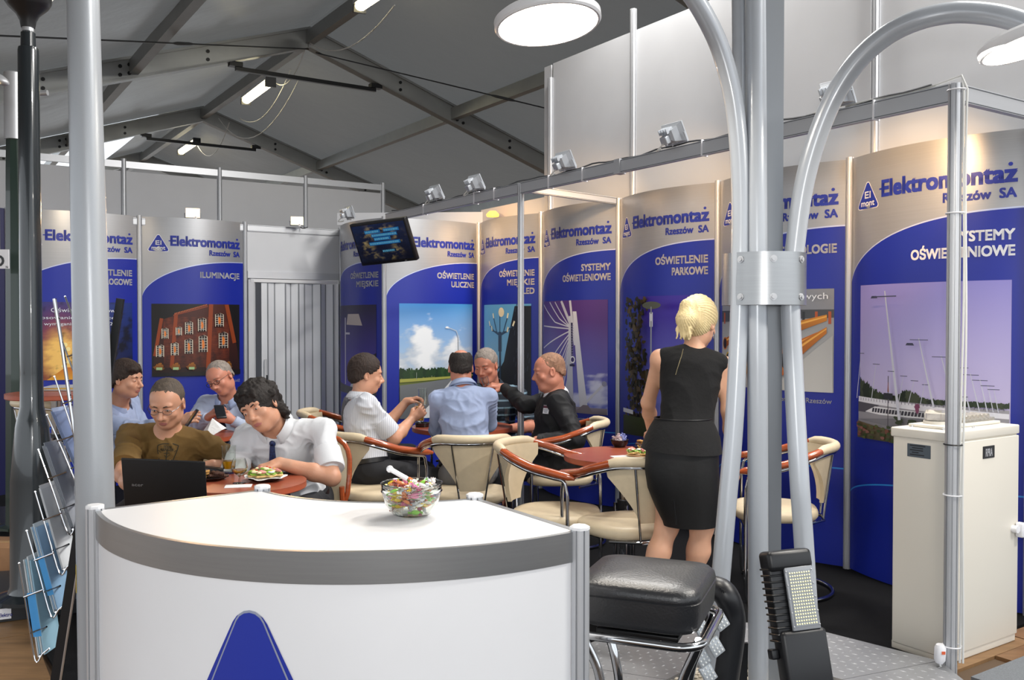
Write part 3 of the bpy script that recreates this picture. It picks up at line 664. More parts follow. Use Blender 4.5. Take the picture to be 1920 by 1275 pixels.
pc.line([(.30, .1), (.30, .42)], .006, '#4a4650'); pc.poly([(.265, .275), (.335, .275), (.335, .312), (.265, .312)], '#22242e'); pc.poly([(.295, .32), (.305, .32), (.302, .38), (.298, .38)], '#8a4a3a')
pc.blob(.51, .235, .016, .03, '#7a3a5a', 2); pc.build(o)

# ---- booth posts and rails (octagonal aluminium system)
wl = thing('wall_left', kind='structure')
for p in (a5_, a4_, a3_, a2_, a1_, c3, CR, W(3, 0), W(2, 0), W(1, 0), W(0, 0), W(-1, 0)): grooved_post('post', p, 0, PH+.01, wl, .021)
def rail(name, p, q, z, parent, h=.06, wd=.028):
    d = (q-p).normalized(); m = MB(); a = p+d*.02; b2 = q-d*.02
    m.beam(Vector((a.x, a.y, z)), Vector((b2.x, b2.y, z)), wd, h); m.beam(Vector((a.x, a.y, z-h/2+.005)), Vector((b2.x, b2.y, z-h/2+.005)), wd+.004, .003, 1); m.beam(Vector((a.x, a.y, z+h/2-.006)), Vector((b2.x, b2.y, z+h/2-.006)), wd+.004, .003, 1)
    return obj(name, m, [ALU, ALUD], parent, smooth=False)
for (p, q) in ((a4_, a3_), (a3_, a2_), (a2_, a1_)): rail('rail', p, q, PH-.045, wl)
ZR = 2.30
f0 = W(-1.21, -.99); fmid = W(1.84, -.99); fend = c3+LFT*0
f0 = Vector((1.737, 3.57, 0)); FD = DV
fr = thing('frame', 'aluminium frame with posts and rails standing in front of the posters', 'frame', (f0.x, f0.y, 0)); fr.name = 'booth_frame'; ORG['booth_frame'] = Vector((f0.x, f0.y, 0))
pm_ = f0+FD*3.04; pe = f0+FD*5.12
grooved_post('post', f0, 0, 2.335, fr, .026); grooved_post('post', pm_, 0, 2.335, fr, .022)
rail('rail', f0, pm_, ZR, fr, .075); rail('rail', pm_, pe, ZR, fr, .075)
rail('cross_rail', pm_, W(2, -.0)-NV*.02, 2.305, fr, .05); rail('cross_rail', f0, f0+NV*1.3, ZR, fr, .07)
jp = f0+FD*2.02; obj('rail_joint', MB().box((jp.x, jp.y, ZR), (.05, .05, .085), rotz(math.atan2(FD.y, FD.x))), ALU, fr, smooth=False)
ct = MB()
for k_ in (.35, .9, 1.35, 2.35, 2.7, 3.35, 3.62, 4.4):
    q = f0+FD*k_; ct.box((q.x, q.y, ZR), (.006, .045, .085), rotz(math.atan2(FD.y, FD.x)))
obj('cable_tie', ct, TXTW, fr, smooth=False)
# door section
dn = thing('door_1', kind='structure')
dw = (a1_-a2_).normalized(); dl = (a1_-a2_).length; dnrm = Vector((dw.y, -dw.x, 0))
def D(x, y, z): q = a2_+dw*x+dnrm*y; return Vector((q.x, q.y, z))
obj('header_board', MB().beam(D(.02, 0, 2.06), D(dl-.02, 0, 2.06), .01, .40), WPANEL, dn, smooth=False)
m = MB(); m.beam(D(.02, 0, 1.845), D(dl-.02, 0, 1.845), .03, .065); obj('header_rail', m, ALU, dn, smooth=False)
m = MB(); m.beam(D(.055, .02, 0), D(.055, .02, 1.80), .05, .05, up=(0, 1, 0)); obj('door_jamb', m, WHITE, dn, smooth=False)
m = MB(); m.beam(D(dl-.05, .02, 0), D(dl-.05, .02, 1.80), .04, .04, up=(0, 1, 0)); obj('door_jamb', m, WHITE, dn, smooth=False)
obj('door_head', MB().beam(D(.04, .02, 1.79), D(dl-.03, .02, 1.79), .05, .03), WHITE, dn, smooth=False)
fm = mat('folding_door_vinyl', '#dcdee2', .4); fm2 = mat('folding_door_hinge', '#888b90', .4)
xs = [.14, .20, .27, .37, .43, .50, .56, .65, .72, .78, .85]; ys = [.03, .03, .015, .032, -.0, .032, .02, -.01, .032, .0, .03]
for i in range(len(xs)-1):
    m = MB(); m.beam(D(xs[i], ys[i], .9), D(xs[i+1], ys[i+1], .9), .008, 1.74); obj('folding_leaf', m, fm, dn, smooth=False)
    m = MB(); m.tube([D(xs[i+1], ys[i+1]+.004, .03), D(xs[i+1], ys[i+1]+.004, 1.77)], .007, 6); obj('hinge_strip', m, fm2, dn)
obj('lock_plate', MB().beam(D(.175, .045, .74), D(.175, .045, 1.06), .012, .035, up=(0, 1, 0)), WHITE, dn, smooth=False)
obj('keyhole', MB().rbox(D(.178, .056, .89), (.02, .01, .045), .004, rotz(math.atan2(dw.y, dw.x))), BLACKP, dn)
bkp = MB().beam(D(.0, -.35, .9), D(dl, -.35, .9), .01, 1.9); obj('backing_sheet', bkp, GPANEL, dn, smooth=False)
# white header board and amber light of the next stand beyond the corner
nb = MB(); nb.beam(W(4.35, .25, 2.42), W(2.7, .55, 2.50), .02, .16); nb.beam(W(5.2, -.9, 2.42), W(4.3, .3, 2.42), .02, .12)
tag(obj('neighbour_fascia', nb, WPANEL, smooth=False, loc=W(4, .3)), 'grey-white fascia boards of the neighbouring stand above the far corner', 'board')
al = MB().lathe([(.001, 0), (.055, 0), (.06, .02), (.03, .05), (.001, .05)], W(3.95, .12, 2.39), 20)
tag(obj('downlight', al, mat('amber_lamp_glass', '#ffb050', .4, emit='#ff9a2a', estr=5), loc=W(3.95, .12, 2.39)), 'small amber downlight glowing above the corner posters', 'light')
# ================================================================ COUNTER
CT = .93
L_, R1, M_ = G(178, 957, CT), G(1087, 997, CT), G(640, 1037, CT)
def circ(a, b, c):
    ax, ay, bx, by, cx, cy = a.x, a.y, b.x, b.y, c.x, c.y
    d = 2*(ax*(by-cy)+bx*(cy-ay)+cx*(ay-by))
    ux = ((ax*ax+ay*ay)*(by-cy)+(bx*bx+by*by)*(cy-ay)+(cx*cx+cy*cy)*(ay-by))/d
    uy = ((ax*ax+ay*ay)*(cx-bx)+(bx*bx+by*by)*(ax-cx)+(cx*cx+cy*cy)*(bx-ax))/d
    return Vector((ux, uy, 0))
CC = circ(L_, R1, M_); Ro = (Vector((L_.x, L_.y, 0))-CC).length
BL_, BR_, BM_ = G(492, 919, CT), G(890, 935, CT), G(640, 940, CT)
C2 = circ(BL_, BR_, BM_); Ri = (Vector((BL_.x, BL_.y, 0))-C2).length
def arc(c, a, b, r, n):
    a0 = math.atan2(a.y-c.y, a.x-c.x); a1 = math.atan2(b.y-c.y, b.x-c.x)
    while a1 < a0: a1 += 2*PI
    return [(c.x+r*math.cos(a0+(a1-a0)*k/n), c.y+r*math.sin(a0+(a1-a0)*k/n)) for k in range(n+1)]
outer = arc(CC, L_, R1, Ro, 40); inner = arc(C2, BL_, BR_, Ri, 24)
cen = Vector(((L_.x+R1.x)/2, (L_.y+R1.y)/2, 0))
counter = thing('reception_counter', 'white curved reception counter with aluminium band and blue triangle logo', 'counter', cen)
def shrink(pts, c, k): return [(c.x+(x-c.x)*k, c.y+(y-c.y)*k) for x, y in pts]
ot = shrink(outer, CC, (Ro-.012)/Ro); it = shrink(inner, C2, (Ri+.008)/Ri)
poly = ot+it[::-1]
obj('worktop', MB().prism(poly, CT-.03, CT), WHITE, counter)
def wall_strip(pts, c, r, t, z0, z1):
    o_ = pts; i_ = shrink(pts, c, (r-t)/r); return MB().prism(o_+i_[::-1], z0, z1)
obj('front_band', wall_strip(outer, CC, Ro, .012, CT-.065, CT+.002), BRUSH, counter)
obj('front_panel', wall_strip(shrink(outer, CC, (Ro-.006)/Ro), CC, Ro-.006, .006, .07, CT-.065), WHITE, counter)
obj('bottom_band', wall_strip(outer, CC, Ro, .012, .0, .07), BRUSH, counter)
obj('back_band', wall_strip(shrink(inner, C2, (Ri+.01)/Ri), C2, Ri+.01, .01, CT-.065, CT+.002), BRUSH, counter)
obj('back_panel', wall_strip(shrink(inner, C2, (Ri+.01)/Ri), C2, Ri+.01, .005, .02, CT-.065), WHITE, counter)
for p, q in ((L_, BL_), (R1, BR_)):
    p0 = Vector((p.x, p.y, 0)); q0 = Vector((q.x, q.y, 0)); d = (q0-p0).normalized()
    a = p0+d*.02; b2 = q0-d*.02
    obj('side_rail', MB().beam(Vector((a.x, a.y, CT-.032)), Vector((b2.x, b2.y, CT-.032)), .016, .066), BRUSH, counter, smooth=False)
    obj('side_panel', MB().beam(Vector((a.x, a.y, .45)), Vector((b2.x, b2.y, .45)), .006, .83), WHITE, counter, smooth=False)
for p in (L_, R1, BL_, BR_):
    o_ = grooved_post('corner_post', p, 0, CT+.006, counter, .022)
    obj('post_cap', MB().lathe([(.023, 0), (.023, .006), (.018, .009)], (p.x, p.y, CT+.006), 8), WHITE, o_, smooth=False)
# logo on the front: mapped on the arc
def onarc(x, z, off):   # x metres along arc from the middle
    am = math.atan2(M_.y-CC.y, M_.x-CC.x); a = am+x/Ro; r = Ro-.0055+off; return Vector((CC.x+r*math.cos(a), CC.y+r*math.sin(a), z))
lgc = G(466, 1140, 0.0); 
def find_x(px):
    best = min(range(-600, 600), key=lambda k: abs(960+F*onarc(k/1000, .7, 0).x/onarc(k/1000, .7, 0).y-px)); return best/1000
xc = find_x(466); yq = onarc(xc, .7, 0).y; ztop = CH-(1137-605)/F*yq
def arcpoly(poly, off, name, m, parent, **k):
    bm = bmesh.new(); bm.faces.new([bm.verts.new((x, z, 0)) for x, z in poly]); us = [p[0] for p in poly]
    n = 16
    for i in range(1, n):
        x = min(us)+(max(us)-min(us))*i/n; bmesh.ops.bisect_plane(bm, geom=bm.verts[:]+bm.edges[:]+bm.faces[:], plane_co=(x, 0, 0), plane_no=(1, 0, 0))
    bm.verts.index_update(); q = MB(); q.add([onarc(v.co.x, v.co.y, off) for v in bm.verts], [[v.index for v in f.verts] for f in bm.faces]); bm.free(); return obj(name, q, m, parent, **k)
hh, ww, rr_ = .395, .44, .045
clg = arcpoly(rtri(xc, ztop-hh, ww, hh+.042, rr_), .001, 'logo', BLUE, counter, label='blue rounded triangle logo')
arcpoly(rtri(xc, ztop-hh+.018, ww-.060, hh-.008+.03, rr_*.8), .0018, 'logo_line', mat('logo_grey_line', '#8d93a8', .4), clg)
arcpoly(rtri(xc, ztop-hh+.022, ww-.072, hh-.018+.028, rr_*.75), .0026, 'logo_field', BLUE, clg)
for s, dz, w_, h_ in (('El', .14, .085, .07), ('mont', .05, .20, .065)):
    V, Fc = text_fit(s, w_, h_, .02, 'CENTER'); q = MB(); q.add([onarc(xc+x, ztop-hh+dz+y, .0034) for x, y in V], Fc); obj('logo_lettering', q, TXTW, clg, smooth=False)
# candy bowl on the counter
bc = G(772, 968, CT); s_ = bc.y/F
glass = mat('clear_glass', '#f2f6f2', .03, trans=1, ior=1.35)
r = 58*s_
bowl = obj('glass_bowl', MB().lathe([(.001, .003), (r*.45, .003), (r*.62, r*.10), (r*.85, r*.42), (r*.96, r*.80), (r, r*.84), (r*.97, r*.90), (r*.98, r*1.08), (r*1.01, r*1.10), (r*.96, r*1.12), (r*.94, r*.95), (r*.80, r*.44), (r*.56, r*.15), (r*.4, .009), (.001, .009)], (bc.x, bc.y, CT), 40), glass, loc=(bc.x, bc.y, CT))
tag(bowl, 'round clear glass bowl full of wrapped sweets on the white counter', 'bowl')
random.seed(21)
wrap = [mat('wrapper_'+n, c, .25, spec=.8) for n, c in (('white', '#e8e8ea'), ('pink', '#d87aa0'), ('green', '#8cc850'), ('orange', '#e08a58'), ('pale', '#e6dcd8'), ('yellow', '#e6c83a'), ('silver', '#c6c8d0'), ('clear_white', '#f3f1ee'), ('maroon', '#8a3a34'))]
def candy_mesh(sz, seed):
    rr = random.Random(seed); m = MB(); ax = Vector((1, 0, 0))
    m.tube([(-.5*sz, 0, 0), (-.42*sz, 0, 0), (-.2*sz, 0, 0), (0, 0, 0), (.2*sz, 0, 0), (.42*sz, 0, 0), (.5*sz, 0, 0)], [.12*sz, .22*sz, .28*sz, .30*sz, .28*sz, .22*sz, .12*sz], 6, flat=.8)
    for sg in (-1, 1):
        c = Vector((sg*.5*sz, 0, 0)); V = [c]
        for k in range(7):
            a = -1.0+2.0*k/6; V.append(c+Vector((sg*.42*sz*math.cos(a), .42*sz*math.sin(a), (.10 if k % 2 else -.10)*sz)))
        m.add(V, [(0, k+1, k+2) for k in range(6)])
    return m
cproto = []; cfree = list(range(9))
for i, wm in enumerate(wrap):
    me_o = obj('wrapped_sweet', candy_mesh(.021, i), wm, loc=(0, 0, 0)); cproto.append(me_o)
def place_sweets(pts, label, group, sc=1.0, kinds=None, col=None):
    out = []
    for i, p in enumerate(pts):
        ki = kinds[i % len(kinds)] if kinds else i % len(cproto)
        if ki in cfree: cfree.remove(ki); o = cproto[ki]
        else: o = cproto[ki].copy(); COL.objects.link(o)
        o.location = p; o.scale = (sc, sc, sc)
        o.rotation_euler = (random.uniform(-.5, .5), random.uniform(-.6, .6), random.uniform(0, 6.28)); tag(o, label, 'sweet', group); out.append(o)
    return out
pts = []
def bowl_r(z): return r*(.50+.44*min(1, (z/(r*.9)))**.6)
zz = .018; 
while zz < r*1.22:
    rad = (bowl_r(zz)-.014) if zz < r else (r*.93-.008)*math.sqrt(max(0, 1-((zz-r*.95)/(r*.42))**2))
    n = int(5.0*(rad/.0165)**1.0) if zz < r*.9 else int(4.2*(rad/.0165)**1.35)
    for k in range(n):
        a = random.random()*6.28; q = rad*(1-random.random()**2*.45) if zz < r*.9 else rad*math.sqrt(random.random())
        pts.append((bc.x+q*math.cos(a), bc.y+q*math.sin(a), CT+zz+random.uniform(-.004, .004)))
    zz += .0105
place_sweets(pts[-290:], 'twist-wrapped sweet in the glass bowl on the counter', 'sweets in the glass bowl', .95)
p = Vector((bc.x-.028, bc.y-.02, CT+r*1.42)); stk = MB().tube([p+Vector((-.022, 0, .012)), p+Vector((.02, 0, -.012))], .006, 8); stk.sphere(p+Vector((-.022, 0, .012)), .009, 10)
tag(obj('lollipop', stk, wrap[0], loc=p), 'white wrapped lollipop sticking out of the sweets in the glass bowl', 'sweet')

# ================================================================ FOREGROUND POLES
pl = G(190, 1275, 0); YP = 2.75
q0, q1 = P(186, 1275, YP), P(158, 0, YP)
def along(px_y): return 0
base = P(191, 1490, YP); top = P(146, -420, YP)
pole = thing('lamp_pole', 'thick tapered light-grey lamp pole in the left foreground', 'pole', (base.x, base.y, 0))
N_ = 14; pts = []; rs = []
for i in range(N_+1):
    f = i/N_; p = Vector((base.x, base.y, 0)).lerp(Vector((top.x, top.y, top.z)), f); pts.append(p); rs.append(.0615+(.041-.0615)*f)
obj('shaft', MB().tube(pts, rs, 40), mat('satin_silver_paint', '#a3a7ac', .33, .25, bump=.04, bscale=300), pole)
obj('ground_flange', MB().lathe([(.13, 0), (.13, .015), (.07, .02), (.066, .05)], (base.x, base.y, 0.001), 32), LGREY, pole)
def pole_patch(py, h, aw, off, m, name, lab=None):
    c = P(0, py, YP).z; f = c/top.z; ctr = Vector((base.x, base.y, 0)).lerp(top, f); rr = .0615+(.041-.0615)*f+.0008; q = MB(); V = []
    a0 = -PI/2+off
    for k in range(7):
        a = a0+aw*(k/6-.5)
        for dz in (-h/2, h/2): V.append((ctr.x+rr*math.cos(a), ctr.y+rr*math.sin(a), c+dz))
    q.add(V, [(2*k, 2*k+2, 2*k+3, 2*k+1) for k in range(6)]); return obj(name, q, m, pole, label=lab)
pole_patch(1080, .085, .5, -1.15, mat('warning_yellow', '#e6c21c', .5), 'warning_sticker', 'yellow warning sticker'); pole_patch(1082, .02, .3, -1.12, BLACKP, 'sticker_mark')
pole_patch(917, .028, .35, -1.1, TXTW, 'rating_label', 'small white label'); pole_patch(917, .020, .12, -1.12, BLACKP, 'label_print')
# dark grey garden lamp pole on a slab
def vprof(px, prof, Y, n=32, base_py=None):
    """lathe from (half width in px, pixel row) pairs at depth Y"""
    c = P(px, 605, Y); return [(hw*Y/F, P(px, py, Y).z) for hw, py in prof], c
YD = 4.35; DG = mat('dark_grey_gloss_paint', '#252b2f', .2, .1, coat=.4)
sl = G(85, 1118, .075); 
slab = MB(); sc_ = [G(-40, 1175, .0), G(158, 1150, 0), G(150, 1086, 0), G(-40, 1100, 0)]
slab.prism([(p.x, p.y) for p in sc_], .008, .075); o = obj('display_slab', slab, mat('black_slab', '#222529', .35), smooth=False, loc=(sl.x, sl.y, 0)); tag(o, 'low black slab under the dark grey lamp pole on the left', 'platform')
e0 = P(2, 1142, 4.05); 
a_ = sc_[0]; b_ = sc_[1]; fd_ = (b_-a_).normalized(); nn_ = Vector((fd_.y, -fd_.x, 0))
def onslab(px, z, off): 
    t_ = 0
    for k in range(400):
        q = a_+fd_*(k*.003)
        if 960+F*q.x/q.y > px: break
    return Vector((q.x, q.y, z))+nn_*off
st = MB(); w0 = onslab(-12, .02, .002); w1 = onslab(15, .02, .002); st.add([w0, w1, w1+Vector((0, 0, .05)), w0+Vector((0, 0, .05))], [(0, 1, 2, 3)]); so = obj('printed_sticker', st, TXTW, o, smooth=False, label='white sticker with blue print')
st = MB(); V, Fc = text_fit('Elektro', .055, .018, .02, 'LEFT'); st.add([w0.lerp(w1, .1)+fd_*x+Vector((0, 0, .012+y))+nn_*.001 for x, y in V], Fc); obj('sticker_lettering', st, TXTB, so, smooth=False)
c = P(78, 605, YD)
prof = [(68, 1126), (68, 1119), (44, 1112), (40, 1100), (38, 900), (29, 800), (26, 786), (20.5, 762), (19.5, 700), (18.5, 300), (18, 96), (17, 90), (13, 88), (12.5, 62), (10, 60), (9.5, 50)]
gl = thing('garden_lamp', 'tall dark grey gloss lamp post with bowl-shaped head at top left', 'lamp post', (c.x, c.y, .075))
def lprof(prof, px0, Y): return [(hw*Y/F, P(px0, py, Y).z) for hw, py in prof]
pr = lprof(prof, 70, YD); zb = pr[0][1]; pr = [(a, max(.075, z-zb+.075) if z < .2 else z) for a, z in pr]
cx = P(66, 605, YD)
obj('post_shaft', MB().lathe(pr, (cx.x-.02, cx.y, 0), 40), DG, gl)
obj('neck', MB().lathe(lprof([(10, 64), (10, 46)], 60, YD), (cx.x-.02, cx.y, 0), 24), ALU, gl)
obj('lamp_cup', MB().lathe(lprof([(12, 52), (14, 40), (20, 28), (34, 14), (40, 4), (41, -8), (36, -8)], 60, YD), (cx.x-.02, cx.y, 0), 36), BLACKP, gl)
obj('lamp_bowl', MB().lathe(lprof([(34, 6), (44, -10), (46, -60), (20, -90), (.1, -92)], 60, YD), (cx.x-.02, cx.y, 0), 36), mat('opal_glass', '#e9e4d8', .3, emit='#fff3e0', estr=.4), gl)
sw = P(49, 823, YD-.17)
# green octagonal pole
YG = 5.9; cg = P(30, 605, YG); cgz = 0
gp = thing('green_lamp_post', 'dark green faceted lamp post with silver cylinder head at far left', 'lamp post', (cg.x, cg.y, .06))
GR = mat('dark_green_paint', '#10281f', .3, coat=.4)
obj('post_shaft', MB().lathe([(.12, .06), (.12, .075), (.075, .09), (.066, 1.0), (.052, 2.4), (.048, P(30, 262, YG).z)], (cg.x, cg.y, 0), 8), GR, gp, smooth=False)
obj('lamp_cylinder', MB().lathe(lprof([(8, 262), (16.5, 262), (16.5, 138), (14, 136), (.1, 136)], 26, YG), (cg.x, cg.y, 0), 32), ALU, gp)
obj('lamp_collar', MB().lathe(lprof([(9, 278), (9, 262)], 26, YG), (cg.x, cg.y, 0), 16), BLACKM, gp)
obj('lamp_slot', MB().beam(Vector((cg.x+.058, cg.y-.02, P(30, 255, YG).z)), Vector((cg.x+.058, cg.y-.02, P(30, 165, YG).z)), .012, .03, up=(0, 1, 0)), ALUD, gp, smooth=False)
obj('side_arm', MB().tube([(cg.x+.05, cg.y, P(30, 176, YG).z), (cg.x+.22, cg.y, P(30, 174, YG).z)], .018, 10), ALU, gp)
sb = [G(-60, 1002, 0), G(62, 996, 0), G(62, 962, 0), G(-60, 968, 0)]
tag(obj('display_plinth', MB().prism([(p.x, p.y) for p in sb], .006, .06), BLACKP, smooth=False, loc=(sb[0].x, sb[0].y, 0)), 'thin black plinth under the green lamp post', 'platform')
# lit lamp head at the very left edge
lh = P(-2, 148, 5.2); t = thing('street_light', 'small silver lamp head glowing at the left photo edge', 'light', (lh.x, lh.y, lh.z))
rot_ = Matrix.Rotation(.5, 3, 'Y'); obj('shell', MB().sphere(lh, .062, 20, sc=(1, .7, .45), rot=rot_), ALU, t); obj('lens', MB().sphere(lh+Vector((-.02, -.03, -.012)), .045, 16, sc=(1, .7, .3), rot=rot_), mat('lamp_lens', '#fff4d8', .3, emit='#ffe6b0', estr=4), t)
obj('arm', MB().tube([lh, lh+Vector((-.5, .1, -.02))], .02, 10), ALU, t)
# white sign with letter on the shaded poster
sg = [P(-30, 468, 5.6), P(18, 470, 5.6)]; sy = 5.6
t = thing('hanging_sign', 'white sign with black letter at the left photo edge', 'sign', sg[1])
q = MB(); q.beam((sg[0]+sg[1])/2+Vector((-.07, 0, -.055)), (sg[0]+sg[1])/2+Vector((.075, 0, -.055)), .008, .118); obj('board', q, TXTW, t, smooth=False)
V, Fc, _w = text2d('O', .095, .03, 'RIGHT'); q = MB(); q.add([sg[1]+Vector((-.030+x, -.006, -.095+y)) for x, y in V], Fc); obj('lettering', q, BLACKP, t, smooth=False)
V, Fc, _w = text2d('N', .02, .01, 'RIGHT'); q = MB(); q.add([sg[1]+Vector((-.008+x, -.006, -.108+y)) for x, y in V], Fc); obj('lettering', q, BLACKP, t, smooth=False)
obj('suspension_wire', MB().tube([sg[1]+Vector((-.06, 0, 0)), sg[1]+Vector((-.06, 0, .9))], .003, 6), ALUD, t)
# cardboard box far left on the floor
bx = G(30, 1078, 0); q = MB(); cbm = mat('cardboard', '#9b7350', .8, noise=.08, nscale=15)
t = thing('cardboard_box', 'brown cardboard box on the floor behind the black slab', 'box', (bx.x-.15, bx.y+.15, 0))
obj('carton', MB().rbox((bx.x-.12, bx.y+.14, .075), (.42, .26, .15), .004, rotz(-.05)), cbm, t); obj('tape', MB().box((bx.x-.12, bx.y+.14, .1505), (.42, .05, .001), rotz(-.05)), mat('box_tape', '#b48c5c', .3), t)

# ================================================================ BROCHURE RACK
rk = P(90, 1275, 2.75)
rack = thing('brochure_rack', 'folding zigzag chrome brochure rack with wire trays left of the counter', 'rack', (rk.x, rk.y, 0))
YR = 2.80
# black and chrome side uprights (two crossing zigzag frames, seen from the side)
def PR(px, py, dy=0): return P(px, py, YR+dy)
for dy in (0, .16):
    m = MB(); m.beam(PR(86, 1400, dy), PR(158, 940, dy), .03, .016, up=(0, 1, 0)); obj('upright', m, BLACKM, rack, smooth=False)
    m = MB(); m.tube([PR(95, 1400, dy-.02), PR(166, 940, dy-.02)], .005, 8); obj('upright_trim', m, CHROME, rack)
    m = MB(); m.tube([PR(158, 940, dy), PR(118, 660, dy), PR(102, 560, dy)], .006, 8); obj('upright_rod', m, CHROME, rack)
    m = MB(); m.beam(PR(166, 950, dy), PR(226, 560, dy), .022, .012, up=(0, 1, 0)); obj('rear_upright', m, BLACKM, rack, smooth=False)
    m = MB(); m.beam(PR(150, 960, dy), PR(262, 1420, dy), .022, .012, up=(0, 1, 0)); obj('rear_leg', m, BLACKM, rack, smooth=False)
trays = [  # top x,y -> bottom x,y
    (36, 1056, 66, 1238), (50, 995, 96, 1155), (66, 922, 112, 1075), (72, 843, 128, 1000), (88, 778, 150, 918), (102, 706, 152, 852), (110, 622, 160, 756), (122, 556, 168, 676)]
lit = {}
for i, (x0, y0, x1, y1) in enumerate(trays):
    m = MB()
    for dy in (.0, .14): m.tube(smooth_path([PR(x0, y0, dy), PR(x0+(x1-x0)*.5, y0+(y1-y0)*.5, dy), PR(x1, y1, dy), PR(x1+14, y1-12, dy), PR(x1+26, y1-22, dy)], 4), .0025, 6)
    m.tube([PR(x0, y0, 0), PR(x0, y0, .14)], .0032, 6)
    for k in (0, .33, .66, 1): m.tube([PR(x1+26*k, y1-22*k, 0), PR(x1+26*k, y1-22*k, .14)], .0028, 6)
    for f in (.35, .72):
        m.tube([PR(x0+(x1-x0)*f, y0+(y1-y0)*f, 0), PR(x0+(x1-x0)*f+30, y0+(y1-y0)*f-12, 0), PR(x0+(x1-x0)*f+30, y0+(y1-y0)*f-12, .14), PR(x0+(x1-x0)*f, y0+(y1-y0)*f, .14)], .0028, 6)
    m.tube([PR(x0+(x1-x0)*.35-2, y0+(y1-y0)*.35, -.004), PR(x0+(x1-x0)*.35+(34 if i < 4 else 40), y0+(y1-y0)*.35-14, -.004)], .0024, 6)
    obj('wire_tray', m, CHROME, rack)
BRO = [(0, '#c2c8cc', '#8fb4c8', 'thick stack of pale brochures in the lowest rack tray'), (1, '#bcc8d0', '#86a8c8', 'blue and white brochures in the second tray from the bottom'), (2, '#d9dcdf', '#c9cdd2', 'single white leaflet in the third tray from the bottom'), (3, '#8a8f98', '#27406a', 'red and blue brochures in the fourth tray from the bottom'), (4, '#8a98b8', '#6b7ba0', 'light blue folders in the fifth tray from the bottom')]
for i, c1, c2, lab in BRO:
    x0, y0, x1, y1 = trays[i]; th = [16, 12, 4, 9, 7][i]
    p0, p1 = PR(x0+5, y0-6, .02), PR(x1+3, y1-5, .02)
    t = thing('brochure_stack', lab, 'brochure', p1, 'brochures in the chrome rack')
    d = (p0-p1).normalized(); side = Vector((0, 1, 0)); nrm = d.cross(side).normalized()
    if nrm.x < 0: nrm = -nrm
    n = 4
    for k in range(n):
        q = MB(); c_ = (p0+p1)/2+nrm*(th*.0016*(k+.5)/n+.002)+side*.052+d*(.004*((k*7) % 3)); rot = Matrix((d, side, nrm)).transposed()
        q.rbox(c_, ((p0-p1).length-.01*(k % 2), .105, th*.0016/n*.8), .001, rot, 1); obj('brochure', q, mat('brochure_%d_%d' % (i, k % 2), [c1, c2][k % 2] if i != 3 else [c1, c2][k // 2], .35), t, smooth=False)
    if i in (1, 0):
        q = MB(); c_ = (p0+p1)/2-nrm*.0002+side*.088-d*.03; q.box((p0+p1)/2+side*.0005-d*.02+nrm*(th*.0008), ((p0-p1).length*.45, .003, th*.0016), rot); obj('cover_print', q, mat('brochure_blue_print', '#4a9ad8', .35), t, smooth=False)

# ================================================================ LAMP CLUSTER (park lantern)
YL = 3.30; cl_ = P(1424, 605, YL)
lamp = thing('park_lantern', 'tall silver lantern of bundled curved tubes with a wide collar and round disc lamps', 'lamp', (cl_.x, cl_.y, 0))
def tubep(pxs, r, name='tube', m=LGREY, sub=8, n=24):
    pts = smooth_path([P(x, y, Y) for x, y, Y in pxs], sub); return obj(name, MB().tube(pts, r, n), m, lamp)
k_ = YL/F
floorpy = 605+CH*F/YL
tubep([(1416, -60, YL-.07), (1419, 400, YL-.07), (1421, 900, YL-.07), (1422, 605+CH*F/(YL-.07)-1, YL-.07)], .036, 'front_tube')
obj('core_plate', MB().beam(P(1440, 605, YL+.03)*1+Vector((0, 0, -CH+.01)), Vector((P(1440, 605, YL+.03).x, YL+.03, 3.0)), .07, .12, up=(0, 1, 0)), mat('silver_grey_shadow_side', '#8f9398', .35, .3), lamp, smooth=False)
tubep([(1385, -60, YL+.05), (1388, 300, YL+.05), (1392, 466, YL+.05)], .026, 'rear_tube')
tubep([(1210, -110, 3.05), (1262, -55, 3.10), (1310, 10, 3.14), (1348, 85, 3.18), (1372, 170, 3.21), (1384, 260, 3.23), (1389, 370, 3.24), (1388, 480, 3.24), (1386, 600, 3.24), (1376, 800, 3.22), (1362, 960, 3.2), (1346, 1150, 3.17), (1331, 1345, 3.14)], .033, 'curved_tube')
tubep([(1960, 62, 2.78), (1905, 38, 2.83), (1850, 26, 2.88), (1785, 24, 2.93), (1720, 38, 2.98), (1660, 68, 3.04), (1605, 118, 3.10), (1562, 185, 3.15), (1528, 270, 3.19), (1505, 360, 3.22), (1490, 470, 3.24), (1482, 560, 3.24), (1488, 700, 3.24), (1499, 900, 3.2), (1508, 1030, 3.18), (1526, 1340, 3.12)], .034, 'curved_tube')
tubep([(1452, -60, YL+.10), (1455, 300, YL+.12), (1450, 500, YL+.14), (1448, 900, YL+.16), (1446, 1300, YL+.16)], .026, 'rear_tube')
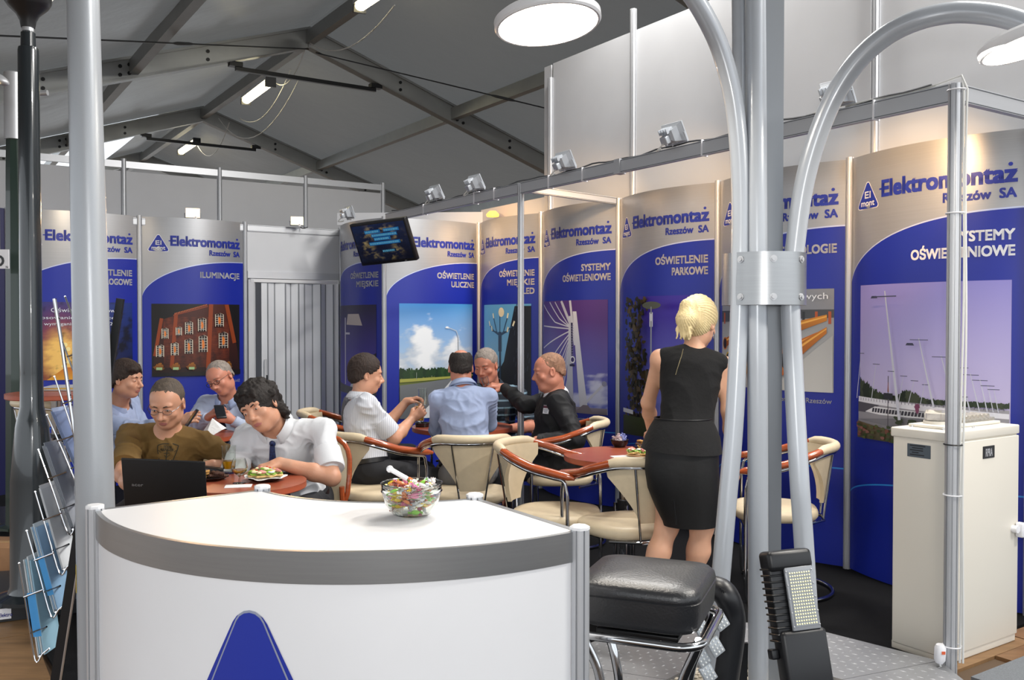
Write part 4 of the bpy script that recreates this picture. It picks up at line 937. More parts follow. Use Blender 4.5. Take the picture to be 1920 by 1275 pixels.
# collar
cz0, cz1 = P(1432, 571, YL-.16).z, P(1432, 470, YL-.16).z; cc = P(1432, 520, YL); rc = 77*(YL-.03)/F
m = MB(); prof = [(rc-.006, cz0+.002), (rc, cz0), (rc, cz1), (rc-.008, cz1), (rc-.008, cz1-.01), (rc-.008, cz0+.01), (rc-.006, cz0+.002)]
V = []
collar = obj('collar', MB().lathe([(rc-.008, cz0), (rc, cz0), (rc, cz1), (rc-.008, cz1), (rc-.008, cz0)], (cc.x, cc.y, 0), 64), BRUSH, lamp)
obj('collar_plate', MB().lathe([(.001, cz1-.03), (rc-.009, cz1-.03), (rc-.009, cz1-.036), (.001, cz1-.036)], (cc.x, cc.y, 0), 48), BRUSH, collar)
obj('collar_plate', MB().lathe([(.001, cz0+.03), (rc-.009, cz0+.03), (rc-.009, cz0+.036), (.001, cz0+.036)], (cc.x, cc.y, 0), 48), BRUSH, collar)
for px in (1395, 1450, 1509):
    for zz in (cz0+.028, cz1-.026):
        x = (px-960)/F*(YL-.15)-cc.x; x = max(-rc*.995, min(rc*.995, x)); y = -math.sqrt(max(0, rc*rc-x*x)); nrm = Vector((x, y, 0)).normalized(); p = Vector((cc.x, cc.y, zz))+nrm*rc
        q = MB(); q.tube([p-nrm*.002, p+nrm*.003], .0125, 16); q.tube([p+nrm*.003, p+nrm*.008], .0075, 6); obj('bolt', q, ALU, collar)
# disc lamps
discE = mat('disc_diffuser', '#fff6e4', .4, emit='#fff0d8', estr=6.5); discW = mat('disc_lamp_housing', '#dcdde0', .35)
def disc_lamp(c, r, rot, th=.026):
    sh = obj('disc_lamp', MB().lathe([(.001, th), (r*.7, th), (r*.93, th*.95), (r, th*.6), (r, -th*.2), (r*.97, -th*.45), (r*.93, -th*.45), (r*.93, -th*.2), (.001, -th*.2)], c, 64, rot), discW, lamp)
    obj('diffuser', MB().lathe([(.001, -th*.43), (r*.92, -th*.43), (r*.925, -th*.25), (.001, -th*.25)], c, 64, rot), discE, sh); return sh
ra = Matrix.Rotation(R_(4), 3, 'Y') @ Matrix.Rotation(R_(-5), 3, 'X')
cd = P(1027, 42, 3.0); disc_lamp(cd, 100*3.0/F, Matrix.Rotation(R_(-6), 3, 'Y') @ Matrix.Rotation(R_(-5), 3, 'X'))
m = MB(); m.tube(smooth_path([cd+Vector((0, 0, .03)), cd+Vector((.05, .0, .06)), P(1110, -60, 3.0), P(1180, -100, 3.02), P(1212, -112, 3.05)], 6), .030, 20); obj('lamp_arm', m, LGREY, lamp)
cd2 = P(1935, 78, 2.72); disc_lamp(cd2, 92*2.72/F, Matrix.Rotation(R_(-12), 3, 'Y') @ Matrix.Rotation(R_(-6), 3, 'X'))
m = MB(); m.tube([cd2+Vector((0, 0, .03)), P(1955, 58, 2.78)], .030, 20); obj('lamp_arm', m, LGREY, lamp)
for c, e in ((cd, 9), (cd2, 8)):
    l = light('disc_lamp_light', 'AREA', c+Vector((0, 0, -.03)), e, (1, .93, .82), shape='DISK', size=.32)
# checker plate base
plm = mat('checker_plate', '#8f9093', .5, .45, noise=.06, nscale=10)
cb = Vector((cl_.x+.02, cl_.y-.02, 0)); base_ = thing('checker_plate_base', 'octagonal steel checker plate floor base around the lantern foot', 'base', cb)
def ringsec(k):
    a0 = R_(22.5+45*k); a1 = R_(22.5+45*(k+1)); q = []
    ro, ri = .86, .36
    return [(cb.x+ro*math.cos(a0), cb.y+ro*math.sin(a0)), (cb.x+ro*math.cos(a1), cb.y+ro*math.sin(a1)), (cb.x+ri*math.cos(a1), cb.y+ri*math.sin(a1)), (cb.x+ri*math.cos(a0), cb.y+ri*math.sin(a0))]
for k in range(8):
    sec = ringsec(k); cx_ = sum(p[0] for p in sec)/4; cy_ = sum(p[1] for p in sec)/4; sec2 = [(cx_+(x-cx_)*.992, cy_+(y-cy_)*.992) for x, y in sec]
    o = obj('plate_segment', MB().prism(sec2, .008, .045), plm, base_, smooth=False)
    if k > 4 and k != 7 and False: continue
    m = MB(); n = 0
    for i in range(-22, 23):
        for j in range(-22, 23):
            x, y = cb.x+i*.04, cb.y+j*.04+(.02 if i % 2 else 0); rr = math.hypot(x-cb.x, y-cb.y)
            ins = all(((sec2[(e+1) % 4][0]-sec2[e][0])*(y-sec2[e][1])-(sec2[(e+1) % 4][1]-sec2[e][1])*(x-sec2[e][0])) > .012*math.hypot(sec2[(e+1) % 4][0]-sec2[e][0], sec2[(e+1) % 4][1]-sec2[e][1]) for e in range(4))
            if ins:
                a = R_(35) if (i+j) % 2 else R_(-35)
                R3 = rotz(a); d_ = R3 @ Vector((.013, 0, 0)); s__ = R3 @ Vector((0, .004, 0)); c_ = Vector((x, y, .045))
                m.add([c_-d_, c_+s__, c_+d_, c_-s__, c_+Vector((0, 0, .0022))], [(0, 1, 4), (1, 2, 4), (2, 3, 4), (3, 0, 4)])
    q = obj('raised_tread', m, plm, o, smooth=False); q['kind'] = 'stuff'
# pebbles
random.seed(4); m = MB()
for k in range(700):
    a = random.random()*6.28; q = .35*math.sqrt(random.random()); sz = random.uniform(.010, .02)
    m.sphere((cb.x+q*math.cos(a), cb.y+q*math.sin(a), .018+random.uniform(0, .012)), sz, 6, sc=(1, random.uniform(.6, 1), .6), rot=rotz(random.random()*3))
tag(obj('pebbles', m, mat('pebble_stone', '#c9c0b0', .8, noise=.25, nscale=30), loc=cb), 'light pebbles filling the middle of the checker plate base', 'pebbles', kind='stuff')

# ================================================================ BAR STOOL
YS = 2.28; ZS = .775
sc0 = G(1212, 1078, ZS); st_ = thing('bar_stool', 'bar stool with square black leather cushion on chrome tubing beside the counter', 'stool', (sc0.x, sc0.y, 0))
leath = mat('black_leather', '#202124', .38, bump=.12, bscale=160, spec=.6)
rs_ = rotz(R_(-22))
def rsq(w_, d_, r_, n=8, e=1.0):
    out = []
    for cx_, cy_, a0 in ((w_-r_, d_-r_, 0), (-w_+r_, d_-r_, 90), (-w_+r_, -d_+r_, 180), (w_-r_, -d_+r_, 270)):
        for k in range(n+1): a = R_(a0+90*k/n); out.append((cx_+r_*math.cos(a), cy_+r_*math.sin(a)))
    return out
rings = []
hw = .150
for (f, z) in ((.90, ZS-.095), (.97, ZS-.09), (1.0, ZS-.078), (1.02, ZS-.035), (1.03, ZS-.022), (1.012, ZS-.020), (1.025, ZS-.016), (1.005, ZS-.002), (.94, ZS+.008), (.65, ZS+.015), (.3, ZS+.018), (.02, ZS+.0185)):
    rings.append([rs_ @ Vector((x*f, y*f, 0))+Vector((sc0.x, sc0.y, z)) for x, y in rsq(hw, hw, .055 if f > .6 else .055*f/.65)])
obj('cushion', MB().loft(rings), leath, st_, angle=60)
fp = [rs_ @ Vector((x, y, 0))+Vector((sc0.x, sc0.y, ZS-.112)) for x, y in rsq(hw+.012, hw+.012, .06)]
obj('seat_ring', MB().tube(fp, .0105, 12, closed=True), CHROME, st_)
for sx in (-1, 1):
    for sy in (-1, 1):
        a = Vector((sc0.x, sc0.y, 0)); l = [(.15*sx, .10*sy, ZS-.112), (.135*sx, .085*sy, ZS-.15), (.10*sx, .07*sy, ZS-.24), (.09*sx, .08*sy, .42), (.13*sx, .13*sy, .25), (.19*sx, .19*sy, .012)]
        obj('leg', MB().tube(smooth_path([rs_ @ Vector((x, y, 0))+a+Vector((0, 0, z)) for x, y, z in l], 6), .0115, 12), CHROME, st_)
obj('foot_ring', MB().tube([Vector((sc0.x+.165*math.cos(t*PI/16), sc0.y+.165*math.sin(t*PI/16), .26)) for t in range(32)], .009, 10, closed=True), CHROME, st_)
obj('seat_bracket', MB().rbox((sc0.x, sc0.y, ZS-.118), (.2, .2, .012), .003, rs_), BLACKM, st_)

# ================================================================ LED floodlights
def led_flood(c, ux, uz, nrm, Wd, Hh):   # c centre, ux right, uz up, nrm towards viewer
    return Matrix((ux, uz, nrm)).transposed()
Yf = 2.72
o_ = P(1492, 1150, Yf)
uz = (P(1474, 1040, Yf+.05)-P(1508, 1262, Yf-.03)).normalized(); ux = (P(1528, 1140, Yf+.02)-P(1442, 1160, Yf-.02)).normalized(); nm = ux.cross(uz); ux = uz.cross(nm).normalized(); nm = ux.cross(uz).normalized()
if nm.y > 0: nm = -nm
Rm = Matrix((ux, uz, -nm)).transposed()
def LF(x, y, z): return o_+ux*x+uz*y+nm*z
t = thing('led_floodlight', 'black finned LED floodlight with lit rectangular array standing right of the lantern', 'floodlight', LF(0, -.2, 0))
kk = Yf/F
obj('top_shell', MB().rbox(LF(-.003, .158, -.008), (.146, .06, .072), .014, Rm), BLACKP, t)
obj('heat_sink', MB().rbox(LF(-.003, .045, -.015), (.136, .24, .05), .006, Rm), BLACKP, t)
for i in range(12):
    obj('cooling_fin', MB().rbox(LF(-.003, .135-.019*i, -.015), (.146, .006, .058), .002, Rm, 1), BLACKM, t, smooth=False)
obj('driver_box', MB().rbox(LF(.005, -.14, -.005), (.150, .19, .065), .014, Rm), BLACKP, t)
fr_ = obj('lens_frame', MB().rbox(LF(.016, .045, .022), (.092, .185, .010), .003, Rm), mat('clear_plastic_frame', '#8e9196', .2, spec=.7), t)
obj('led_panel', MB().box(LF(.016, .045, .0275), (.074, .160, .002), Rm), mat('led_board', '#8d9196', .4, .2), fr_, smooth=False)
ledm = mat('led_chip', '#f4efb4', .3, emit='#fff6c0', estr=.25); m = MB()
for i in range(9):
    for j in range(17): m.rbox(LF(.016-.032+.008*i, .045-.074+.00925*j, .0295), (.0045, .0045, .002), .001, Rm, 1)
q = obj('led_array', m, ledm, fr_, smooth=False); q['kind'] = 'stuff'
m = MB()
for i in range(5):
    for sx in (-.0425, .0425): m.sphere(LF(.016+sx, .045-.08+.04*i, .0275), .0028, 8)
obj('frame_screw', m, ALU, fr_)['kind'] = 'stuff'
obj('mounting_spigot', MB().tube([LF(.0, -.22, -.01), Vector((LF(.0, -.3, 0).x, LF(0, -.3, 0).y, .012))], .034, 20), BLACKP, t)
obj('hinge', MB().rbox(LF(-.082, -.11, -.02), (.025, .03, .03), .005, Rm), BLACKP, t)
# street LED head behind the stool
Yh = 2.75; hp = [P(1342, 1098, Yh), P(1366, 1150, Yh), P(1362, 1260, Yh), P(1345, 1420, Yh)]
t = thing('led_street_head', 'black curved LED street lamp head with square modules behind the bar stool', 'street light', (hp[3].x, hp[3].y, 0))
obj('spine', MB().tube(smooth_path([P(1338, 1096, Yh+.05), P(1358, 1112, Yh), P(1373, 1150, Yh), P(1372, 1200, Yh), P(1358, 1300, Yh), P(1348, 1400, Yh)], 8), [.03]+[.040]*40, 24, flat=1.2) if False else MB().tube(smooth_path([P(1330, 1100, Yh+.06), P(1358, 1112, Yh), P(1373, 1150, Yh), P(1372, 1200, Yh), P(1358, 1300, Yh), P(1348, 1400, Yh)], 8), .038, 24), BLACKP, t)
m = MB(); dd_ = (P(1310, 1140, Yh)-P(1345, 1275, Yh))
for i, (x, y) in enumerate(((1350, 1163), (1319, 1185), (1341, 1212), (1316, 1232), (1327, 1262))):
    c = P(x, y, Yh-.05); Rr = Matrix.Rotation(R_(-30), 3, 'Y') @ Matrix.Rotation(R_(20), 3, 'Z'); q = obj('led_module', MB().rbox(c, (.042, .012, .055), .003, Rr), mat('led_module_plate', '#aeb3b8', .35, .3), t)
    m = MB()
    for a in range(3):
        for b_ in range(4): m.sphere(c+Rr @ Vector((-.012+.012*a, -.0065, -.018+.012*b_)), .0035, 8)
    obj('led_chips', m, mat('led_lens', '#dde0e0', .2), q)['kind'] = 'stuff'
for i in range(6): obj('vent_slot', MB().rbox(P(1352+i*4.5, 1106+i*3.2, Yh-.034), (.003, .003, .016), .001, Matrix.Rotation(R_(-25), 3, 'Y'), 1), BLACKM, t, smooth=False)
obj('foot_block', MB().rbox((hp[3].x, hp[3].y, .05), (.10, .10, .085), .01), BLACKM, t)
# small black bracket stand between the tubes
t = thing('pole_bracket', 'small black clamp bracket at the lantern foot', 'bracket', G(1388, 1330, .0))
obj('clamp_plate', MB().beam(P(1388, 1205, 3.0), P(1384, 1360, 3.0), .05, .012, up=(0, 1, 0)), BLACKM, t, smooth=False); obj('clamp_nut', MB().tube([P(1385, 1230, 2.98), P(1385, 1230, 2.95)], .012, 6), ALU, t)

# ================================================================ CABINET (cream) right
p0 = G(1678, 1224, 0); n2 = (NV*1.0+Vector((-.0, 0, 0))).normalized(); front = Vector((1.765, 3.665, 0)); 
wdl = (p0-front).length; cf = front; ca = cf+DV*.245; cbn = cf+NV*.535; cab_r = math.atan2(NV.y, NV.x)
cc_ = cf+DV*.1225+NV*.2675; cab = thing('electrical_cabinet', 'cream electrical cabinet standing at the right behind the frame post', 'cabinet', (cc_.x, cc_.y, 0))
CRM = mat('cream_powder_coat', '#ded8cc', .42, bump=.03, bscale=500); CR2 = rotz(cab_r)
def CB(t_, s__, z): q = cf+NV*t_+DV*s__; return Vector((q.x, q.y, z))
obj('carcass', MB().rbox(CB(.2675, .1225, .475), (.535, .245, .89), .006, CR2), CRM, cab)
obj('plinth', MB().rbox(CB(.2675, .1225, .022), (.53, .25, .035), .004, CR2), CRM, cab)
obj('lid', MB().rbox(CB(.2675, .1225, .935), (.55, .26, .04), .006, CR2), CRM, cab)
obj('lid_top_plate', MB().rbox(CB(.29, .14, .962), (.44, .16, .012), .003, CR2), CRM, cab)
dr = obj('door_panel', MB().rbox(CB(.2675, -.006, .475), (.525, .010, .87), .003, CR2), CRM, cab)
hl = obj('door_handle', MB().rbox(CB(.515, -.03, .50), (.030, .035, .065), .008, CR2), TXTW, dr)
obj('handle_knob', MB().tube([CB(.485, -.01, .505), CB(.485, -.035, .505)], .016, 14), TXTW, dr)
q = MB(); q.tube([CB(.535, -.045, .50), CB(.575, -.05, .51), CB(.60, -.055, .525)], [.004, .009, .004], 8); q.tube([CB(.535, -.045, .50), CB(.515, -.05, .55)], .003, 6); obj('key', q, mat('cream_plastic', '#e6dcb8', .4), dr)
# name plates
m = MB(); m.rbox(CB(.285, -.0125, .855), (.088, .003, .052), .001, CR2, 1); np_ = obj('name_plate', m, BLACKP, cab, smooth=False, label='black plate with white letters'); V, Fc = text_fit('RPRA', .052, .034, .012, 'CENTER'); q = MB(); q.add([CB(.285+x, -.0145, .838+y) for x, y in V], Fc); obj('plate_lettering', q, TXTW, np_, smooth=False)
m = MB(); m.rbox(CB(-.0005, .125, .865), (.003, .105, .055), .001, CR2, 1); np_ = obj('rating_plate', m, mat('steel_rating_plate', '#5d666e', .35, .6), cab, smooth=False, label='small grey metal rating plate')
for i in range(5):
    q = MB(); z = .884-.0095*i; a = .165-.01*(i % 2); L2 = [.07, .05, .06, .03, .065][i]; q.add([CB(-.0024, a, z), CB(-.0024, a-L2, z), CB(-.0024, a-L2, z+.004), CB(-.0024, a, z+.004)], [(0, 1, 2, 3)]); obj('plate_print', q, BLACKP, np_, smooth=False)
# clear items on the cabinet roof
cg_ = mat('clear_plastic', '#f4efe6', .12, trans=.75, ior=1.3)
t = thing('round_lamp_fitting', 'round translucent fitting on top of the cream cabinet, next to the post', 'fitting', CB(.17, .15, .968))
obj('base_ring', MB().lathe([(.001, 0), (.055, 0), (.055, .012), (.001, .012)], CB(.17, .15, .968), 24), CRM, t); obj('dome', MB().lathe([(.05, .012), (.052, .045), (.04, .06), (.001, .062)], CB(.17, .15, .968), 24), cg_, t)
t = thing('busbar_cover', 'long translucent ridged plastic cover on top of the cream cabinet', 'cover', CB(.38, .14, .968))
obj('cover_base', MB().rbox(CB(.39, .14, .975), (.24, .11, .014), .003, CR2), cg_, t)
for i in range(7): obj('ridge', MB().tube([CB(.29+.032*i, .10, .985), CB(.29+.032*i, .18, .985)], .013, 10), cg_, t)
for i, (a, b_) in enumerate(((.07, .06), (.07, .2), (.24, .03))): obj('lid_screw', MB().lathe([(.006, 0), (.006, .006), (.001, .008)], CB(a, b_, .955), 8), ALU, cab)
# white cables along the near post with plug at the floor
fz = f0-DV*.0; tpc = thing('power_cable', 'white power cable running down the nearest frame post', 'cable', (f0.x+.03, f0.y-.02, 0))
for k in range(2):
    o_x = .026+.008*k
    m = MB(); pth = [Vector((f0.x+o_x+.004*math.sin(z*5+k), f0.y-.022-.004*k, z)) for z in np.linspace(2.31, .06, 26)]
    pth = [f0+DV*(.5-.06*j)+Vector((0, 0, 2.345+.004*math.sin(j))) for j in range(8)]+[Vector((f0.x+.01, f0.y-.03, 2.36))]+pth
    m.tube(pth, .0045, 8); obj('cable', m, whc, tpc)
for z in (2.31, 1.83, .92, .72, .12): obj('cable_tie', MB().tube([Vector((f0.x+.036*math.cos(a)+.006, f0.y+.034*math.sin(a), z)) for a in np.linspace(0, 2*PI, 15)[:-1]], .003, 6, closed=True), BLACKP if z in (.92,) else TXTW, tpc)
pg = P(1762, 1222, 3.55); plg = thing('plug_socket', 'white inline plug and socket hanging by the cabinet foot', 'plug', pg)
obj('socket_body', MB().tube([pg+Vector((0, 0, .03)), pg+Vector((.002, 0, .015)), pg+Vector((0, 0, -.03)), pg+Vector((-.003, 0, -.045))], [.014, .022, .022, .014], 14), TXTW, plg)
obj('plug_cable', MB().tube(smooth_path([pg+Vector((0, 0, -.045)), pg+Vector((.01, 0, -.08)), pg+Vector((.03, .01, -.094)), pg+Vector((.05, .01, -.10))], 4), .004, 8), whc, plg)
obj('orange_print', MB().box(pg+Vector((.004, -.0235, .003)), (.014, .001, .012)), mat('orange_print', '#d8603a', .5), plg, smooth=False)
# cables lying on the rail
m = MB(); m.tube([f0+FD*s+Vector((0, 0, 2.345+.006*math.sin(s*9)+.004*math.sin(s*23))) for s in np.linspace(.1, 5.0, 80)], .005, 6)
tag(obj('supply_cable', m, mat('dark_cable', '#3a3c40', .6), loc=f0), 'dark supply cable lying along the top of the long frame rail', 'cable')

# ================================================================ SPOT FLOODLIGHTS on rails
def flood(c, yaw, pitch, label, lit=None, tgt=None, sc=1.0, group='floodlights on the booth rails'):
    t = thing('floodlight', label, 'floodlight', c, group); Rf = rotz(yaw) @ Matrix.Rotation(pitch, 3, 'X')
    def q(x, y, z): return Vector(c)+Rf @ Vector((x*sc, y*sc, z*sc))
    # local -y is where the lamp shines
    rings = []
    for (w_, h_, y) in ((.028, .02, .055), (.045, .032, .045), (.06, .045, .01), (.075, .055, -.01), (.08, .058, -.015), (.08, .058, -.022)):
        rings.append([q(sx*w_, y, .07+sz*h_) for sx, sz in ((-1, -1), (1, -1), (1, 1), (-1, 1))])
    obj('housing', MB().loft(rings), LGREY, t, smooth=False)
    if lit: obj('glass', MB().box(q(0, -.0235, .07), (.145*sc, .003, .10*sc), Rf), mat('lit_halogen_glass', '#ffe9b8', .3, emit='#ffd090', estr=4), t, smooth=False)
    else: obj('glass', MB().box(q(0, -.0235, .07), (.145*sc, .003, .10*sc), Rf), mat('halogen_glass', '#ffdba8', .2, emit='#ffcf90', estr=2.0), t, smooth=False)
    obj('junction_box', MB().rbox(q(0, .07, .06), (.05*sc, .035*sc, .045*sc), .006, Rf), LGREY, t)
    for i in range(4): obj('cooling_fin', MB().box(q(-.03+.02*i, .045, .105), (.004*sc, .05*sc, .03*sc), Rf), LGREY, t, smooth=False)
    Rz = rotz(yaw); 
    obj('bracket', MB().tube([q(-.086, .0, .07), Vector(c)+Rz @ Vector((-.086*sc, 0, .01)), Vector(c)+Rz @ Vector((.086*sc, 0, .01)), q(.086, 0, .07)], .006*sc, 6), LGREY, t, smooth=False)
    obj('sensor', MB().tube([Vector(c)+Rz @ Vector((.03*sc, -.01, 0)), Vector(c)+Rz @ Vector((.03*sc, -.01, .035*sc))], .016*sc, 10), TXTW, t)
    obj('lead', MB().tube(smooth_path([q(0, .08, .05), q(.05, .11, .02), Vector(c)+Rz @ Vector((.08*sc, .05*sc, -.01)), Vector(c)+Rz @ Vector((.13*sc, .02, .0))], 4), .004, 6), whc if not lit else BLACKP, t)
    if tgt is not None:
        l = light('floodlight_beam', 'SPOT', q(0, -.045, .07), (lit or 55), (1, .62, .30), spot_size=R_(62), spot_blend=.9, shadow_soft_size=.04); aim(l, tgt)
    return t
railz = 2.345
def on_rail(s): q = f0+FD*s; return Vector((q.x, q.y, railz))
def s_for(px): return min(np.linspace(0, 5, 1001), key=lambda s: abs(960+F*on_rail(s).x/on_rail(s).y-px))
wy = math.atan2(NV.y, NV.x)+PI/2    # -y local points to +NV (towards wall)
for i, (px, lab, sp_) in enumerate(((1572, 'grey floodlight on the rail half hidden by the arched lantern tube', -.35), (1268, 'grey floodlight on the rail over the titled PARKOWE poster', 1.35), (1065, 'grey floodlight on the rail left of the lantern, above the crossbar', 2.5), (898, 'grey floodlight on the rail above the far corner, right one of the pair', 3.4), (823, 'grey floodlight on the rail above the far corner, left one of the pair', 3.75))):
    s = s_for(px); c = on_rail(s); flood(c, wy, R_(-28), lab, None, W(sp_, -.05, 2.08), .95)
flood(Vector((c3.x, c3.y, PH+.02))+Vector((-.35, .35, .0)), math.atan2(-NV.y, -NV.x)-PI/2, R_(-20), 'grey floodlight behind the top edge of the television', None, None, .95)
tl = a3_+(a2_-a3_)*.50; flood(Vector((P(363, 411, tl.y).x, tl.y-.02, PH)), R_(22), R_(-8), 'glowing floodlight above the red brick building poster', 22, Vector((-1.2, 4, 1.0)), .8, 'lit floodlights on the left wall')
tl = P(557, 425, 8.55); flood(tl, R_(14), R_(-10), 'glowing floodlight above the folding door', 22, Vector((-.8, 4, 1.0)), .75, 'lit floodlights on the left wall')
for px in (60,):
    l = light('floodlight_beam', 'SPOT', Vector((-3.2, 6.6, 2.5)), 10, (1, .8, .55), spot_size=R_(80), spot_blend=.9, shadow_soft_size=.05)
    aim(l, Vector((-3.6, 7.6, 1.8)))
# ================================================================ TELEVISION
pl_, pr_, pt_, pb_ = P(668, 461, 7.25), P(768, 449, 7.0), P(711, 415, 6.98), P(725, 495, 7.12)
tc_ = (pl_+pr_)/2; tux = (pr_-pl_).normalized(); tuz = (pt_-pb_); tuz = (tuz-tux*tuz.dot(tux)).normalized(); tn = tux.cross(tuz); 
if tn.y > 0: tn = -tn
TWd, THt = (pr_-pl_).length+.02, (pt_-pb_).length*1.0; TR = Matrix((tux, tuz, -tn)).transposed()
def TV(x, y, z): return tc_+tux*x+tuz*y+tn*z
tv = thing('television', 'black flat television tilted forward on the post beside the folding door', 'television', tc_)
obj('cabinet', MB().rbox(TV(0, 0, -.025), (TWd, THt, .045), .008, TR), BLACKP, tv)
scr = MB(); scr.col = []
nx, ny = 64, 40; sw_, sh_ = TWd-.035, THt-.045
u, v = np.meshgrid(np.linspace(0, 1, nx+1), np.linspace(0, 1, ny+1))
g = np.clip(fbm(u*12, v*10, 40)*.8, 0, 1)*np.exp(-((np.hypot((u-.5)*1.1, v-.5)-.36)/.12)**2); c = lerpc('#060b1e', '#14264a', np.clip(v+fbm(u*6, v*6, 2)*.3, 0, 1))+lerpc('#000000', '#b8a060', np.clip(g*1.6, 0, 1))
scr.add([TV((a-.5)*sw_, (b-.5)*sh_+.004, .0005) for a, b in zip(u.ravel(), v.ravel())], [(j*(nx+1)+i, j*(nx+1)+i+1, (j+1)*(nx+1)+i+1, (j+1)*(nx+1)+i) for j in range(ny) for i in range(nx)])
scr.col += [(x[0], x[1], x[2], 1) for x in c.reshape(-1, 3)]
def sbar(x0, x1, y0, y1, col, off): scr.add([TV((a-.5)*sw_, (b-.5)*sh_+.004, off) for a, b in ((x0, y0), (x1, y0), (x1, y1), (x0, y1))], [(0, 1, 2, 3)]); scr.col.extend([lin(col)]*4)
random.seed(8)
for (x0, x1, y0) in ((.22, .52, .76), (.58, .88, .77), (.33, .82, .655), (.36, .68, .555), (.25, .84, .44), (.45, .72, .22)):
    sbar(x0, x1, y0, y0+.09, '#1769a8' if y0 > .3 else '#0d2b44', .0012); x = x0+.015
    while x < x1-.03: w_ = random.uniform(.01, .022); sbar(x, x+w_, y0+.02, y0+.07, '#67b6d8', .0018); x += w_+.008
scrm = bpy.data.materials.new('screen_glow'); scrm.use_nodes = True; b = scrm.node_tree.nodes['Principled BSDF']; a = scrm.node_tree.nodes.new('ShaderNodeAttribute'); a.attribute_name = 'Col'
scrm.node_tree.links.new(a.outputs['Color'], b.inputs['Emission Color']); b.inputs['Emission Strength'].default_value = .35; b.inputs['Base Color'].default_value = (.004, .004, .006, 1); b.inputs['Roughness'].default_value = .15
obj('screen', scr, scrm, tv, smooth=False)
obj('wall_bracket', MB().tube([TV(.05, 0, -.05), Vector((c3.x, c3.y, tc_.z-.05))], .02, 10), BLACKM, tv); obj('logo_print', MB().box(TV(.17, -THt/2+.012, .001), (.02, .004, .001), TR), ALU, tv, smooth=False)

